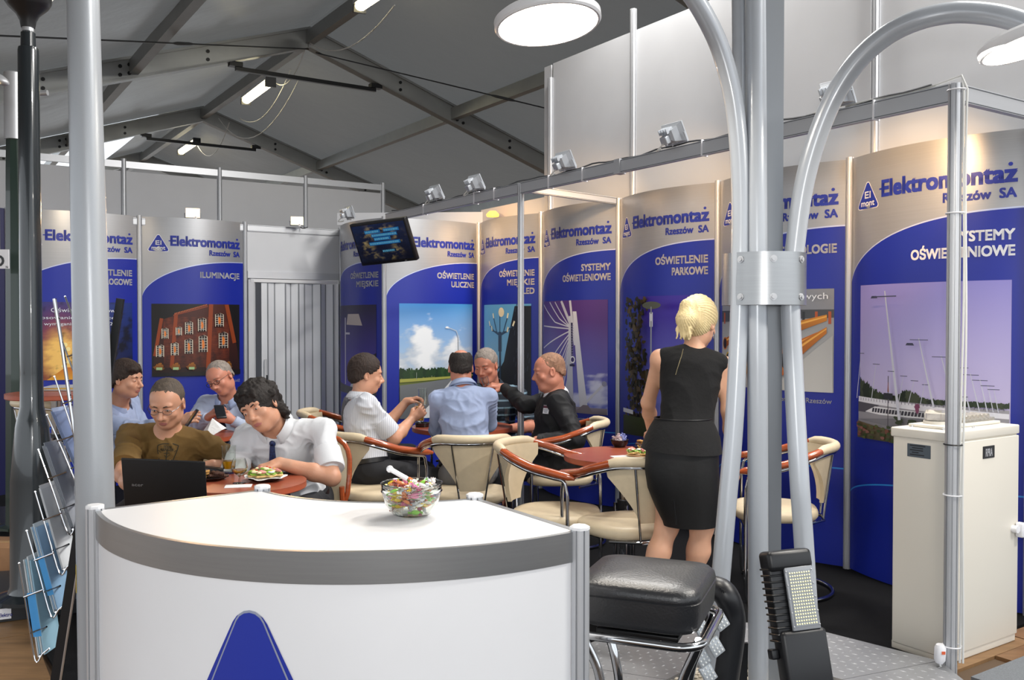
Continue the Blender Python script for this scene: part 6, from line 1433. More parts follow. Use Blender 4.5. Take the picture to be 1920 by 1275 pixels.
def person(label, pel, neck, head, tyaw, hyaw, hpitch, hroll, arms, S=.95, w=1.0, skin=SKIN, hair=None, top=None, legs=None, bottom=None, belly=0, fat=0, female=False, h=.0068, group=None, extras=(), eyes=True, standing=False, wide=1.0, nose=1.0, brow='#3a2c22', collar=None, tie=None, seed=0):
    pel, neck, head = nv(pel), nv(neck), nv(head)
    t = thing('person', label, 'person', (pel[0], pel[1], .006 if True else 0), group)
    u = unit(neck-pel); Lt = np.linalg.norm(neck-pel); y_ = nv((math.cos(R_(tyaw)), math.sin(R_(tyaw)), 0)); x_ = unit(np.cross(y_, u)); f_ = np.cross(u, x_); B = np.stack([x_, f_, u], 1); gf = nv((math.cos(R_(tyaw)), math.sin(R_(tyaw)), 0))
    k_ = Lt/(.50*S)
    def TP(x, y, T): return pel+x_*x*S+f_*y*S+u*T*Lt
    HR = rotm(hyaw, hpitch, hroll)
    # joints
    J = {}
    for sd_ in (1, -1):
        a = arms[sd_]; sh = TP(sd_*(.152 if female else .172)*wide, -.0, .895)+nv(a.get('sh', (0, 0, 0))); wr = nv(a['wrist']); el = ik(sh, wr, .275*S, .25*S, a['hint']) if 'elbow' not in a else nv(a['elbow']); J[sd_] = (sh, el, wr)
    if legs is None:
        legs = {}
        for sd_ in (1, -1):
            hip = TP(sd_*.085, 0, .0); kn = hip+gf*.40*S+x_*sd_*.06; kn[2] = .46; an = kn+gf*(.03)+nv((0, 0, 0)); an[2] = .085; legs[sd_] = (hip, kn, an, gf)
    def torso(sd, inf=0.0, arm=None, lo=0.0):
        q = inf
        if lo <= 0: sd.ell(TP(0, -.005, .03), nv((.160*wide+q, .115+q+belly*.3, .115+q))*nv((S, S, S)), B, .04)
        b = belly
        if female:
            sd.ell(TP(0, 0, .36), nv((.118+q, .088+q, .15+q))*S, B, .05); sd.ell(TP(0, .0, .70), nv((.138+q, .098+q, .14+q))*S, B, .05)
            for s in (-1, 1): sd.ell(TP(s*.07, .075, .66), nv((.06+q, .05+q, .06+q))*S, B, .03)
        else:
            sd.ell(TP(0, .01+b*.35, .28), nv((.140*wide+q+b*.3, .105+q+b*.6, .14*k_+q))*S, B, .05); sd.ell(TP(0, .0, .66), nv((.158*wide+q, .112+q+b*.2, .17*k_+q))*S, B, .05)
        sd.ell(TP(0, -.012, .86), nv((.140*wide+q, .082+q, .075+q))*S, B, .04)
        for s in (1, -1):
            if female and inf > 0: sd.rc(TP(s*.045, -.012, .945), TP(s*.128, -.008, .905), (.046+q)*S, (.044+q)*S, .02); continue
            sd.rc(TP(s*.045, -.012, .94), J[s][0], ((.046 if female else .050)+q)*S, ((.045 if female else .050)+q)*S, .035)
    # body grid
    pts = [pel, neck, head]+[j for s in (1, -1) for j in J[s]]+[p for s in (1, -1) for p in legs[s][:3]]
    lo = np.min(pts, axis=0)-.26; hi = np.max(pts, axis=0)+.26; lo[2] = max(lo[2], -.01) if True else lo[2]
    sd = Sdf(lo, hi, h); torso(sd)
    nb = neck+(head-neck)*.0; nh = head+HR @ nv((0, -.022, -.055))*S
    nr = (.047 if female else .056+fat*.008)*S
    sd.rc(nb-u*.02, nh, nr*1.08, nr, .03)
    for s in (1, -1):
        sh, el, wr = J[s]; m = .85 if female else 1.0
        sd.rc(sh, el, .047*S*m, .039*S*m, .03); sd.rc(el, el+(wr-el)*.35, .040*S*m, .040*S*m, .02); sd.rc(el+(wr-el)*.35, wr, .040*S*m, .0265*S*m, .02)
        hip, kn, an, tf = legs[s]; tf = unit(tf); hip, kn, an = nv(hip), nv(kn), nv(an)
        sd.rc(hip, kn, .082*S, .054*S, .04); calf = kn+(an-kn)*.3-tf*.014; sd.rc(kn, calf, .052*S, .052*S, .03); sd.rc(calf, an, .052*S, .034*S, .03)
        sd.rc(an, an-nv((0, 0, .04))-tf*.02, .033*S, .034*S, .02); sd.rc(an-nv((0, 0, .035)), an+tf*.15*S-nv((0, 0, .052)), .036*S, .022*S, .02)
    parts = [sd.mesh()]
    hs = Sdf(np.minimum(head, nh)-.17*S, head+.17*S, .0040); L = head_sdf(hs, head, HR, S, w, female, fat, nose); hs.rc(nb, nh, nr*1.04, nr*.98, .028)
    hs.plane(nb+(nh-nb)*.15, -(nh-nb), .003); parts.append(hs.mesh())
    for s in (1, -1):
        a = arms[s]; sh, el, wr = J[s]
        if a.get('hide'): continue
        fd = a.get('fd', wr-el); fd = unit(fd); hg = Sdf(wr-.03-.16*S, wr+.03+.16*S, .0042); hand(hg, wr, fd, a.get('bn', (0, 0, 1)), s, S, a.get('curl', .5), a.get('thumb', .5)); hg.rc(wr-unit(wr-el)*.05, wr, .031*S*(.85 if female else 1), .0265*S*(.85 if female else 1), .01)
        parts.append(hg.mesh())
    Hi = head; 
    def mf(c):
        q = (c-Hi) @ HR/S; return ((q[:, 1] > .082) & ((q[:, 0]/.0215)**2+((q[:, 2]+.0655)/.0085)**2 < 1))*1
    body = sobj('body', parts, [skin, LIP], t, None, mf)
    # eyes and brows
    if eyes:
        for s in (-1, 1):
            c = L(s*.031, .0800, .0030); e = obj('eye', MB().sphere(Vector(c), .0098*S, 14, sc=(1, .8, .42), rot=Matrix(HR.tolist())), EYEW, t)
            c2 = L(s*.031, .0868, .0018); obj('iris', MB().sphere(Vector(c2), .0042*S, 10, sc=(1, .5, .85), rot=Matrix(HR.tolist())), EYED, e)
            obj('eyebrow', MB().tube([Vector(L(s*.014, .0905, .0215)), Vector(L(s*.028, .0905, .0265)), Vector(L(s*.046, .077, .0230))], [.0028*S, .0034*S, .0016*S], 8), mat('brow_'+brow, brow, .7), t)
    if hair: hair_obj(hair[0], head, HR, S, w, hair[1], t, seed, **(hair[2] if len(hair) > 2 else {}))
    out = dict(t=t, TP=TP, B=B, L=L, HR=HR, J=J, legs=legs, x=x_, f=f_, u=u, S=S, neck=neck, head=head, body=body)
    # ---- clothes
    if top:
        kind, m, sl = top['kind'], top['mat'], top['sleeve']; q = top.get('inf', .012)
        sd = Sdf(lo, hi, h); torso(sd, q)
        if kind == 'jacket': sd.ell(TP(0, .0, .02), nv((.175*wide+q, .135+q+belly*.3, .15))*S, B, .04)
        for s in (1, -1):
            sh, el, wr = J[s]; rr_ = .051+q*.8; c_ = .85 if female else 1
            if sl == 'short': e2 = sh+(el-sh)*.72; sd.rc(sh, e2, rr_*S, (rr_-.002)*S, .025); sd.plane(e2, el-sh, .003) if False else None
            elif sl == 'long': sd.rc(sh, el, rr_*S, .056*S, .025); sd.rc(el, el+(wr-el)*.4, .056*S, .054*S, .02); sd.rc(el+(wr-el)*.4, el+(wr-el)*.9, .054*S, .039*S, .02)
            elif sl == 'none': pass
        sd2 = None
        _ = 0
        V, Q = sd.mesh()
        if sl == 'short':  # trim rounded sleeve ends flat
            pass
        V = wrinkle(V, Q, top.get('wr', .006)*1.15, top.get('ws', 22)*1.9, seed); shirt = sobj(top.get('name', 'shirt'), [(V, Q)], m, t); out['shirt'] = shirt
        if sl == 'short':
            for s in (1, -1):
                sh, el, wr = J[s]; e2 = sh+(el-sh)*.80; d = unit(el-sh); obj('sleeve_hem', MB().tube([Vector(e2-d*.10*S), Vector(e2), Vector(e2+d*.010)], [(.056+q*.7)*S, (.058+q)*S, (.054+q)*S], 20), m, shirt)
        if sl == 'long':
            for s in (1, -1):
                sh, el, wr = J[s]; d = unit(wr-el); obj('cuff', MB().tube([Vector(el+(wr-el)*.84), Vector(el+(wr-el)*.86), Vector(el+(wr-el)*.965)], [.036*S, .039*S, .037*S], 18), top.get('cuff', m), shirt)
        if collar:
            an_ = unit(nh-nb); c0 = nb+an_*.020+f_*.002; xx = unit(np.cross(f_, an_)); ff = np.cross(an_, xx); V = []; n = 28; rings = []
            for (rr_, z, dro) in ((.080, -.014, 0), (.070, .026, 0), (.073, .036, 0), (.090, .012, .012), (.096, -.004, .026)):
                ring = []
                for i in range(n+1):
                    a = R_(22)+R_(316)*i/n+PI/2; fr = max(0, math.cos(a-PI/2))**3; ring.append(Vector(c0+(xx*math.cos(a)+ff*math.sin(a))*rr_*S+an_*(z-.028*fr-dro*fr)*S))
                rings.append(ring)
            mbx = MB(); V = [p for r_ in rings for p in r_]; K = n+1; mbx.add(V, [(j*K+i, j*K+i+1, (j+1)*K+i+1, (j+1)*K+i) for j in range(4) for i in range(n)])
            cfp = Vector(c0+ff*.082*S-an_*.016); co = obj('collar', mbx, collar, shirt); sm = co.modifiers.new('thickness', 'SOLIDIFY'); sm.thickness = .002
        if tie or top.get('placket') or top.get('print'):
            from mathutils.bvhtree import BVHTree
            o3 = np.array(org_of(shirt)); bv = BVHTree.FromPolygons([tuple(v.co) for v in shirt.data.vertices], [tuple(p.vertices) for p in shirt.data.polygons])
            def front(x, T, off=.004, yy=.3):
                o_ = TP(x, yy, T)-o3; hit = bv.ray_cast(Vector(o_), Vector(-f_)); return (hit[0] if hit[0] else Vector(TP(x, .12, T)-o3))+Vector(f_*off)+Vector(o3)
            out['front'] = front
            if tie:
                m = MB(); Ts = np.linspace(.93, tie[1], 12); V = []; lo_i = 4; tgt_ = front(0, Ts[lo_i], .012)
                for i, T in enumerate(Ts):
                    if i < lo_i:
                        q_ = cfp.lerp(tgt_, i/lo_i)+Vector(f_)*(.010+.012*math.sin(PI*i/lo_i)); w2_ = .012+.003*i
                        V += [q_-Vector(x_)*w2_, q_+Vector(x_)*w2_, q_+Vector(f_)*.004]; continue
                    wd = .014 if i < 2 else .016+.018*min(1, (i-1)/8); wd *= 1 if i < 11 else .15
                    for s in (-1, 1): V.append(front(s*wd, T, .007+.010*max(0, min(1, (T-.75)/.1))))
                    V.append(front(0, T, .011+.010*max(0, min(1, (T-.75)/.1))))
                m.add(V, [q for i in range(11) for q in ((3*i, 3*i+2, 3*i+5, 3*i+3), (3*i+2, 3*i+1, 3*i+4, 3*i+5))])
                kn = cfp+Vector(f_)*.008; m.sphere(kn, .016*S, 12, sc=(1, .7, 1.1), rot=Matrix(B.tolist())); obj('tie', m, tie[0], shirt)
            if top.get('placket'):
                m = MB(); V = []
                for T in np.linspace(.90, .25, 14): V += [front(-.014, T, .0025), front(.014, T, .0025)]
                m.add(V, [(2*i, 2*i+1, 2*i+3, 2*i+2) for i in range(13)]); obj('placket', m, top['mat'], shirt)
                for T in (.80, .67, .54, .41, .3): obj('button', MB().sphere(front(0.004, T, .003), .004, 8), TXTW, shirt)
                V = [front(a, b_, .003) for a, b_ in ((-.05, .74), (-.115, .74), (-.115, .60), (-.083, .57), (-.05, .60))]; obj('pocket', MB().add(V, [(0, 1, 2, 3, 4)]), top['mat'], shirt)
    if bottom:
        sd = Sdf(lo, hi, h); q = .014
        sd.ell(TP(0, -.005, .0), nv((.162*wide+q, .122+q+belly*.2, .115))*S, B, .03)
        for s in (1, -1):
            hip, kn, an, tf = [nv(z) for z in legs[s]]; sd.rc(hip, kn, .094*S, .070*S, .04); sd.rc(kn, an, .068*S, .052*S, .02)
        V, Q = sd.mesh(); V = wrinkle(V, Q, .006, 18, seed+3); sobj('trousers', [(V, Q)], bottom, t)
        if not standing: obj('belt', MB().loft([[Vector(TP(math.cos(a)*(.163*wide+rr_+belly*.3), math.sin(a)*(.125+rr_+belly*.5), T)) for a in np.linspace(0, 2*PI, 29)[:-1]] for rr_, T in ((.0, .11), (.012, .115), (.012, .175), (.0, .18))]), BLACKP, t)
    if top is None or not female:
        for s in (1, -1):
            an, tf = nv(legs[s][2]), unit(legs[s][3]); sd = Sdf(an-.24, an+nv((.24, .24, .06)), .008); sd.rc(an-nv((0, 0, .035))-tf*.02, an+tf*.16*S-nv((0, 0, .050)), .042*S, .030*S, .02); sd.plane(nv((0, 0, .008)), (0, 0, -1)); V, Q = sd.mesh(); sobj('shoe', [(V, Q)], RUBBER, t)
    return out
def glasses(p, m=None, half=False):
    L, S = p['L'], p['S']; t = p['t']; m = m or BLACKM; g = MB()
    for s in (-1, 1):
        ring = [Vector(L(s*.032+.022*math.cos(a), .1005-.004*abs(math.cos(a)), .000+.0135*math.sin(a))) for a in np.linspace(0, 2*PI, 21)[:-1]]
        g.tube(ring, .0012 if half else .0017, 6, closed=True); g.tube([Vector(L(s*.054, .097, .004)), Vector(L(s*.070, .075, .006)), Vector(L(s*.078, .0, .006)), Vector(L(s*.079, -.015, -.004))], .0013, 6)
    g.tube([Vector(L(-.010, .1015, .002)), Vector(L(0, .106, .004)), Vector(L(.010, .1015, .002))], .0014, 6); o = obj('glasses', g, m, t)
    for s in (-1, 1):
        V = [Vector(L(s*.032+.0215*math.cos(a), .1003, .013*math.sin(a))) for a in np.linspace(0, 2*PI, 21)[:-1]]; q = MB().add(V+[v+Vector((p['HR'] @ nv((0, .0012, 0)))) for v in V], [tuple(range(20))[::-1], tuple(range(20, 40))]+[(i, (i+1) % 20, 20+(i+1) % 20, 20+i) for i in range(20)]); obj('lens', q, mat('lens_glass', '#ffffff', .02, trans=1, ior=1.05), o)
    return o
Pv = lambda x, y, Y: np.array(P(x, y, Y))
wht = mat('white_shirt_cloth', '#d9dbdf', .8, bump=.12, bscale=30, sheen=.2); wstr = stripe_mat('white_striped_shirt', '#d6d8de', '#b9bdc8', 90, 'X', .72)
lblu = mat('light_blue_shirt_cloth', '#9aa8c8', .8, bump=.12, bscale=30, noise=.05, nscale=30); lblu2 = mat('pale_blue_shirt_cloth', '#aeb9d0', .8, bump=.1, bscale=30)
olive = mat('olive_brown_tshirt', '#6b5126', .9, noise=.06, nscale=20, bump=.15, bscale=40); dark = mat('dark_trousers', '#14151b', .8, noise=.1, nscale=30); greyt = mat('grey_trousers', '#63656a', .85, noise=.06)
blk = mat('black_suit_cloth', '#0f1014', .75, noise=.15, nscale=30, bump=.1, bscale=40); polo = stripe_mat('dark_striped_polo', '#1b2733', '#6d8797', 19, 'Z', .76); gsh = stripe_mat('grey_striped_shirt', '#70737a', '#55585f', 110, 'X', .5)
navy = mat('navy_tie', '#1c2440', .6, noise=.3, nscale=80); btie = mat('blue_patterned_tie', '#14234e', .55, noise=.8, nscale=120)
hb = hair_mat('dark_brown_hair', '#2b1d16'); hbl = hair_mat('near_black_hair', '#1d1613'); hg = hair_mat('grey_brown_hair', '#4f443a'); hgr = hair_mat('grey_hair', '#8a8078'); hblo = mat('blonde_hair', '#e0cb9a', .42, noise=.08, nscale=30, stretch=(3, 3, .4)); hred = hair_mat('cropped_sandy_hair', '#8a6650')

# 1 man in olive T-shirt
pT = person('man in olive-brown T-shirt and thin glasses looking down at the black laptop', Pv(309, 0, 4.55)*nv((1, 1, 0))+nv((0, 0, .49)), Pv(313, 812, 4.42), Pv(313, 757, 4.34), -88, -88, -20, 0,
    {1: dict(wrist=Pv(262, 925, 3.76), hint=(-1, .3, -.6), bn=(0, 0, 1), curl=.35), -1: dict(wrist=Pv(398, 872, 4.30), hint=(1, .1, -.6), fd=(-.9, -.35, -.1), bn=(0, 0, 1), curl=.35)}, S=.98, wide=1.06, skin=SKIN,
    hair=('short', hg, dict(thick=.0045, line=.006)), top=dict(kind='tee', mat=olive, sleeve='short', name='t_shirt', wr=.006, ws=20, print=True), bottom=dark, h=.0062, brow='#4a3a2c', seed=1, nose=1.03)
glasses(pT, mat('thin_metal_rim', '#6b6c70', .25, .9), True)
ink = mat('shirt_print_ink', '#2a2a20', .9); fr_ = pT['front']
SX, ST = -.035, .315
def shirt_print(pts, nm='shirt_print', m=ink): 
    V = [fr_(x, T, .003) for x, T in pts]; return obj(nm, MB().add(V, [tuple(range(len(V)))]), m, pT['shirt'], smooth=False)
def pl2(pts, wd):
    for i in range(len(pts)-1):
        (x0, y0), (x1, y1) = pts[i], pts[i+1]; dx, dy = x1-x0, (y1-y0)*.45; L_2 = math.hypot(dx, dy); nx, ny = -dy/L_2*wd, dx/L_2*wd/.45
        yield [(x0+nx, y0+ny), (x1+nx, y1+ny), (x1-nx, y1-ny), (x0-nx, y0-ny)]
m = MB()
for path, wd in (([(-.055, .60), (-.058, .66), (-.03, .685), (.03, .685), (.058, .66), (.055, .60), (.036, .44), (0, .36), (-.036, .44), (-.055, .60)], .0022), ([(-.05, .60), (0, .50), (.05, .60)], .0015), ([(0, .60), (0, .42)], .0022), ([(-.022, .44), (0, .40), (.022, .44)], .002), ([(-.016, .565), (.016, .565)], .002)):
    for q in pl2(path, wd): V = [fr_(x*.82+SX, (T-.5)*.8+.5+ST, .0035) for x, T in q]; m.add(V, [(0, 1, 2, 3)])
em = obj('shirt_emblem', m, ink, pT['shirt'], smooth=False)
for s_, T_, wd_, hh_ in (('TEXAS', .605, .038, .011), ('RANGER', .575, .060, .012)):
    V, Fc = text_fit(s_, wd_, hh_, .02, 'CENTER'); V = [fr_(-x+SX, T_+ST+y/.42, .0035) for x, y in V]; obj('shirt_lettering', MB().add(V, Fc), ink, pT['shirt'], smooth=False)
# 2 curly-haired man
pC = person('curly-haired man in white short-sleeved shirt and blue tie leaning over the snack table', Pv(556, 0, 4.62)*nv((1, 1, 0))+nv((0, 0, .49)), Pv(519, 803, 4.36), Pv(487, 765, 4.26), -98, -102, -8, 27,
    {1: dict(wrist=Pv(478, 890, 4.12), hint=(-.8, .6, -.6), fd=(.7, -.5, -.05), bn=(0, 0, 1), curl=.35), -1: dict(wrist=Pv(524, 868, 4.16), hint=(1, .1, -.35), fd=(-.8, -.55, -.25), bn=(.1, -.2, 1), curl=.75, sh=(.05, 0, .03))}, S=.99, wide=1.0, skin=SKIN,
    hair=('curly', hbl, dict(thick=.018)), top=dict(kind='shirt', mat=wht, sleeve='short', wr=.009, ws=17, placket=True), bottom=dark, h=.0062, brow='#241a14', collar=wht, tie=(btie, .22), seed=5)
# 3 man with glasses and tie
pG = person('grey-haired man with glasses and navy tie typing on a phone behind the round table', Pv(432, 0, 6.25)*nv((1, 1, 0))+nv((0, 0, .50)), Pv(430, 752, 6.08), Pv(413, 709, 6.0), -95, -103, -20, 20,
    {1: dict(wrist=Pv(391, 783, 5.78), hint=(-1, .3, -.8), fd=(.6, -.4, .45), bn=(-.3, -.6, .6), curl=.7), -1: dict(wrist=Pv(436, 788, 5.80), hint=(1, .2, -.8), fd=(-.75, -.5, .3), bn=(.4, -.6, -.2), curl=.8)}, S=.97, skin=SKINR,
    hair=('short', hgr, dict(thick=.004, line=.020)), top=dict(kind='shirt', mat=lblu2, sleeve='long', wr=.007, ws=18), bottom=dark, h=.0075, brow='#8a7868', collar=lblu, tie=(navy, .35), seed=9)
glasses(pG)
# 4 man in blue shirt at the far left
pB = person('brown-haired man in blue shirt seen in profile beside the big light pole, holding a phone', Pv(205, 0, 5.9)*nv((1, 1, 0))+nv((0, 0, .50)), Pv(221, 760, 5.78), Pv(238, 712, 5.7), -5, -14, -4, 0,
    {1: dict(wrist=Pv(338, 792, 5.42), hint=(-.2, -.4, -1), fd=(.8, -.2, .35), bn=(-.2, -.9, .3), curl=.7), -1: dict(wrist=Pv(300, 830, 5.8), hint=(0, .4, -1), curl=.4)}, S=.97, skin=SKIN,
    hair=('fringe', hb, dict(thick=.016)), top=dict(kind='shirt', mat=lblu, sleeve='long', wr=.008, ws=17), bottom=dark, h=.0075, brow='#2c1d15', collar=lblu, seed=12, nose=1.04)
# 5 man in white striped shirt
pW = person('dark-haired man in white striped short-sleeved shirt reaching out with a juice glass', Pv(690, 0, 5.42)*nv((1, 1, 0))+nv((0, 0, .50)), Pv(676, 752, 5.50), Pv(687, 703, 5.52), 22, 18, -6, 0,
    {1: dict(wrist=Pv(772, 786, 5.62), hint=(.2, -.5, -1), fd=(.7, .3, .55), bn=(.5, -.85, .1), curl=.85, thumb=.9), -1: dict(wrist=Pv(762, 753, 5.86), hint=(0, .5, -1), fd=(.8, -.1, .2), bn=(-.1, .3, .9), curl=.75)}, S=.97, skin=SKIN,
    hair=('short', hb, dict(thick=.014, line=-.006)), top=dict(kind='shirt', mat=wstr, sleeve='short', wr=.009, ws=16), bottom=dark, h=.0065, brow='#2c1d15', collar=wstr, seed=15)
# 6 hidden man in grey shirt
person('man in grey striped shirt almost hidden behind the man in white striped shirt', Pv(668, 0, 6.28)*nv((1, 1, 0))+nv((0, 0, .50)), Pv(672, 742, 6.32), Pv(688, 703, 6.34), 15, 15, -5, 0,
    {1: dict(wrist=Pv(700, 850, 6.30), hint=(0, -.4, -1), curl=.4), -1: dict(wrist=Pv(700, 845, 6.55), hint=(0, .4, -1), curl=.4)}, S=.97, skin=SKIN,
    hair=('short', hb, dict(thick=.010)), top=dict(kind='shirt', mat=gsh, sleeve='long', wr=.006, ws=17), bottom=dark, h=.009, wide=1.12, seed=17)
# 7 man in light-blue shirt, back to us
person('balding man in light blue long-sleeved shirt sitting with his back to us', Pv(874, 0, 5.36)*nv((1, 1, 0))+nv((0, 0, .50)), Pv(868, 730, 5.55), Pv(864, 690, 5.62), 92, 96, -16, 0,
    {1: dict(wrist=Pv(896, 803, 5.92), hint=(.5, -.2, -1), curl=.5), -1: dict(wrist=Pv(846, 806, 5.90), hint=(-.5, -.2, -1), curl=.5)}, S=.93, skin=SKINR,
    hair=('bald', hbl, dict(thick=.007, top=-.035)), top=dict(kind='shirt', mat=lblu, sleeve='long', wr=.009, ws=15), bottom=greyt, h=.0065, collar=lblu, seed=19, wide=.98, belly=.015)
# 8 man in striped polo
person('grey-haired man in dark striped polo shirt facing us behind the toast table', Pv(926, 0, 6.72)*nv((1, 1, 0))+nv((0, 0, .50)), Pv(922, 728, 6.55), Pv(911, 686, 6.46), -97, -112, -14, 4,
    {1: dict(wrist=Pv(893, 806, 6.20), hint=(-1, .2, -.8), curl=.5), -1: dict(wrist=Pv(950, 804, 6.22), hint=(1, .2, -.8), curl=.5)}, S=.99, skin=SKINR, fat=.6,
    hair=('short', hgr, dict(thick=.008, line=.0)), top=dict(kind='polo', mat=polo, sleeve='short', wr=.006, ws=17), bottom=dark, h=.0075, brow='#7a6a5c', collar=polo, seed=23, wide=1.1, belly=.03)
# 9 man in black suit
pS = person('stout man in black suit with name badge stretching out a small glass', Pv(1046, 0, 5.80)*nv((1, 1, 0))+nv((0, 0, .50)), Pv(1040, 742, 5.84), Pv(1029, 696, 5.80), 184, 188, -10, 0,
    {1: dict(wrist=Pv(944, 726, 6.22), elbow=Pv(984, 760, 6.02), hint=(0, .1, -1), fd=(-1, 0, .15), bn=(0, -.3, 1), curl=.75, thumb=.8, sh=(-.05, 0, .0)), -1: dict(wrist=Pv(1006, 826, 5.56), hint=(1, -.3, -.3), fd=(-.7, -.2, -.6), bn=(0, -.5, 1), curl=.5)}, S=.99, skin=SKINR, fat=1,
    hair=('short', hred, dict(thick=.0025, line=.018)), top=dict(kind='jacket', mat=blk, sleeve='long', wr=.007, ws=14, inf=.018, name='suit_jacket', cuff=blk), bottom=dark, h=.0065, brow='#9a7a66', collar=wht, seed=27, wide=1.1, belly=.05)
# ---- woman
Yw = 4.02
pel = Pv(1283, 838, Yw); nk = Pv(1299, 662, Yw+.10); hd = Pv(1311, 607, Yw+.14)
lg = {1: (pel+nv((.062, 0, -.02)), Pv(1316, 985, Yw+.04), nv((*Pv(1290, 0, Yw+.12)[:2], .10)), (-.3, 1, 0)), -1: (pel+nv((-.068, 0, -.02)), Pv(1251, 985, Yw+.08), nv((*Pv(1192, 0, Yw-.02)[:2], .12)), (-.4, .9, 0))}
pW2 = person('blonde woman in black sleeveless dress standing with her back to us beside the lantern', pel, nk, hd, 84, 52, -14, 0,
    {1: dict(wrist=Pv(1377, 868, Yw+.10), elbow=Pv(1366, 770, Yw+.03), hint=(1, 0, 0), fd=(.12, .1, -1), bn=(1, -.5, 0), curl=.35), -1: dict(wrist=Pv(1222, 812, Yw+.42), hint=(-1, -.3, -.5), fd=(.1, 1, -.2), bn=(0, 0, 1), curl=.5)}, S=.94, w=.96, skin=SKINF, female=True,
    hair=('pony', hblo, dict(thick=.014)), legs=lg, bottom=None, top=dict(kind='dress', mat=mat('black_dress_suede', '#0c0c0e', .92, noise=.25, nscale=14, bump=.2, bscale=60), sleeve='none', name='dress_top', inf=.010, wr=.003, ws=14), h=.0058, seed=31)
DM = bpy.data.materials['black_dress_suede']; t = pW2['t']
def ellring(px, py, Y, rx, ry, yaw=-6, n=40, fl=0, sag=0):
    c = P(px, py, Y); out = []
    for k in range(n):
        a = 2*PI*k/n; q = 1+fl*math.sin(5*a+1)+fl*.6*math.sin(9*a); p = rotz(R_(yaw)) @ Vector((rx*math.cos(a)*q, ry*math.sin(a)*q, sag*math.cos(a))); out.append(c+p)
    return out
obj('skirt', MB().loft([ellring(1281, 800, Yw+.01, .130, .100), ellring(1280, 822, Yw, .152, .124), ellring(1279, 842, Yw, .160, .130), ellring(1278, 880, Yw-.005, .163, .132, fl=.004), ellring(1281, 915, Yw, .158, .125, fl=.006), ellring(1288, 950, Yw+.02, .142, .118, fl=.008), ellring(1293, 975, Yw+.04, .128, .112, fl=.012), ellring(1294, 983, Yw+.045, .126, .11, fl=.012), ellring(1294, 975, Yw+.045, .115, .10)], cap=False), mat('black_skirt_satin', '#070709', .62, noise=.2, nscale=12, bump=.15, bscale=30), t)
obj('peplum', MB().loft([ellring(1281, 783, Yw+.02, .124, .096), ellring(1280, 800, Yw+.015, .146, .118, fl=.006), ellring(1279, 820, Yw+.01, .166, .138, fl=.012), ellring(1277, 845, Yw, .178, .149, fl=.016, sag=-.010), ellring(1277, 841, Yw, .173, .144, fl=.016, sag=-.010)], cap=False), DM, t)
obj('belt', MB().tube(ellring(1281, 784, Yw+.02, .1265, .099), .0035, 8, closed=True), BLACKP, t)
zp = []
bx_ = pW2['TP']
zpt = [Pv(1279, 660, Yw-.05), Pv(1277, 675, Yw-.06), Pv(1273, 690, Yw-.062), Pv(1269, 705, Yw-.068)]
obj('skirt_slit', MB().tube([P(1263, 940, Yw-.128), P(1266, 965, Yw-.118), P(1268, 984, Yw-.105)], .003, 6), BLACKM, t)
for s in (1, -1):
    an, tf = nv(lg[s][2]), unit(lg[s][3]); sd = Sdf(an-.24, an+nv((.24, .24, .1)), .007); sd.rc(an-nv((0, 0, .03))-tf*.02, an+tf*.14-nv((0, 0, .075)), .034, .026, .02); sd.rc(an-nv((0, 0, .04))-tf*.03, nv((an[0]-tf[0]*.035, an[1]-tf[1]*.035, .012)), .02, .008, .01); sd.plane(nv((0, 0, .008)), (0, 0, -1)); V, Q = sd.mesh(); sobj('shoe', [(V, Q)], RUBBER, t)
ear = Vector(pW2['L'](.082, .004, -.038)); obj('earring', MB().tube([ear+Vector((.018*math.cos(a)*.3, .018*math.cos(a), -.018+.018*math.sin(a))) for a in np.linspace(0, 2*PI, 17)[:-1]], .0012, 6, closed=True), CHROME, t)
# badge, lapel and shirt front of the suit man
t = pS['t']; n_ = nv((-.35, -.94, 0))
from mathutils.bvhtree import BVHTree
def surf_hit(shirt, px, py):
    o3 = Vector(org_of(shirt)); bv = BVHTree.FromPolygons([tuple(v.co) for v in shirt.data.vertices], [tuple(p.vertices) for p in shirt.data.polygons]); r_ = ray(px, py); h_ = bv.ray_cast(Vector((0, 0, CH))-o3, r_); return (h_[0]+o3, h_[1]) if h_[0] else (None, None)
hp_, hn = surf_hit(pS['shirt'], 1025, 768)
if hp_:
    hn.normalize(); zx = Vector((0, 0, 1)); ux_ = zx.cross(hn).normalized(); uz_ = hn.cross(ux_); Rb = Matrix((ux_, uz_, hn)).transposed()
    bd = obj('name_badge', MB().rbox(hp_+hn*.006, (.046, .054, .003), .001, Rb, 1), TXTW, pS['shirt'], smooth=False); obj('badge_band', MB().box(hp_+hn*.0082+uz_*.016, (.044, .016, .001), Rb), mat('badge_maroon', '#5a2030', .4), bd, smooth=False)
    for i in range(3): obj('badge_print', MB().box(hp_+hn*.0082-uz_*(.002+.008*i), (.034-.006*i, .003, .001), Rb), ALUD, bd, smooth=False)
# blonde woman's zip on the back
zz_ = []
for (x, y) in ((1281, 655), (1278, 668), (1274, 680), (1270, 692), (1267, 703)):
    a, b_ = surf_hit(pW2['shirt'], x, y)
    if a: zz_.append(a+b_.normalized()*.002)
if len(zz_) > 2: obj('zip', MB().tube(zz_, .0018, 6), mat('zip_metal', '#8d8266', .4, .7), pW2['shirt'])
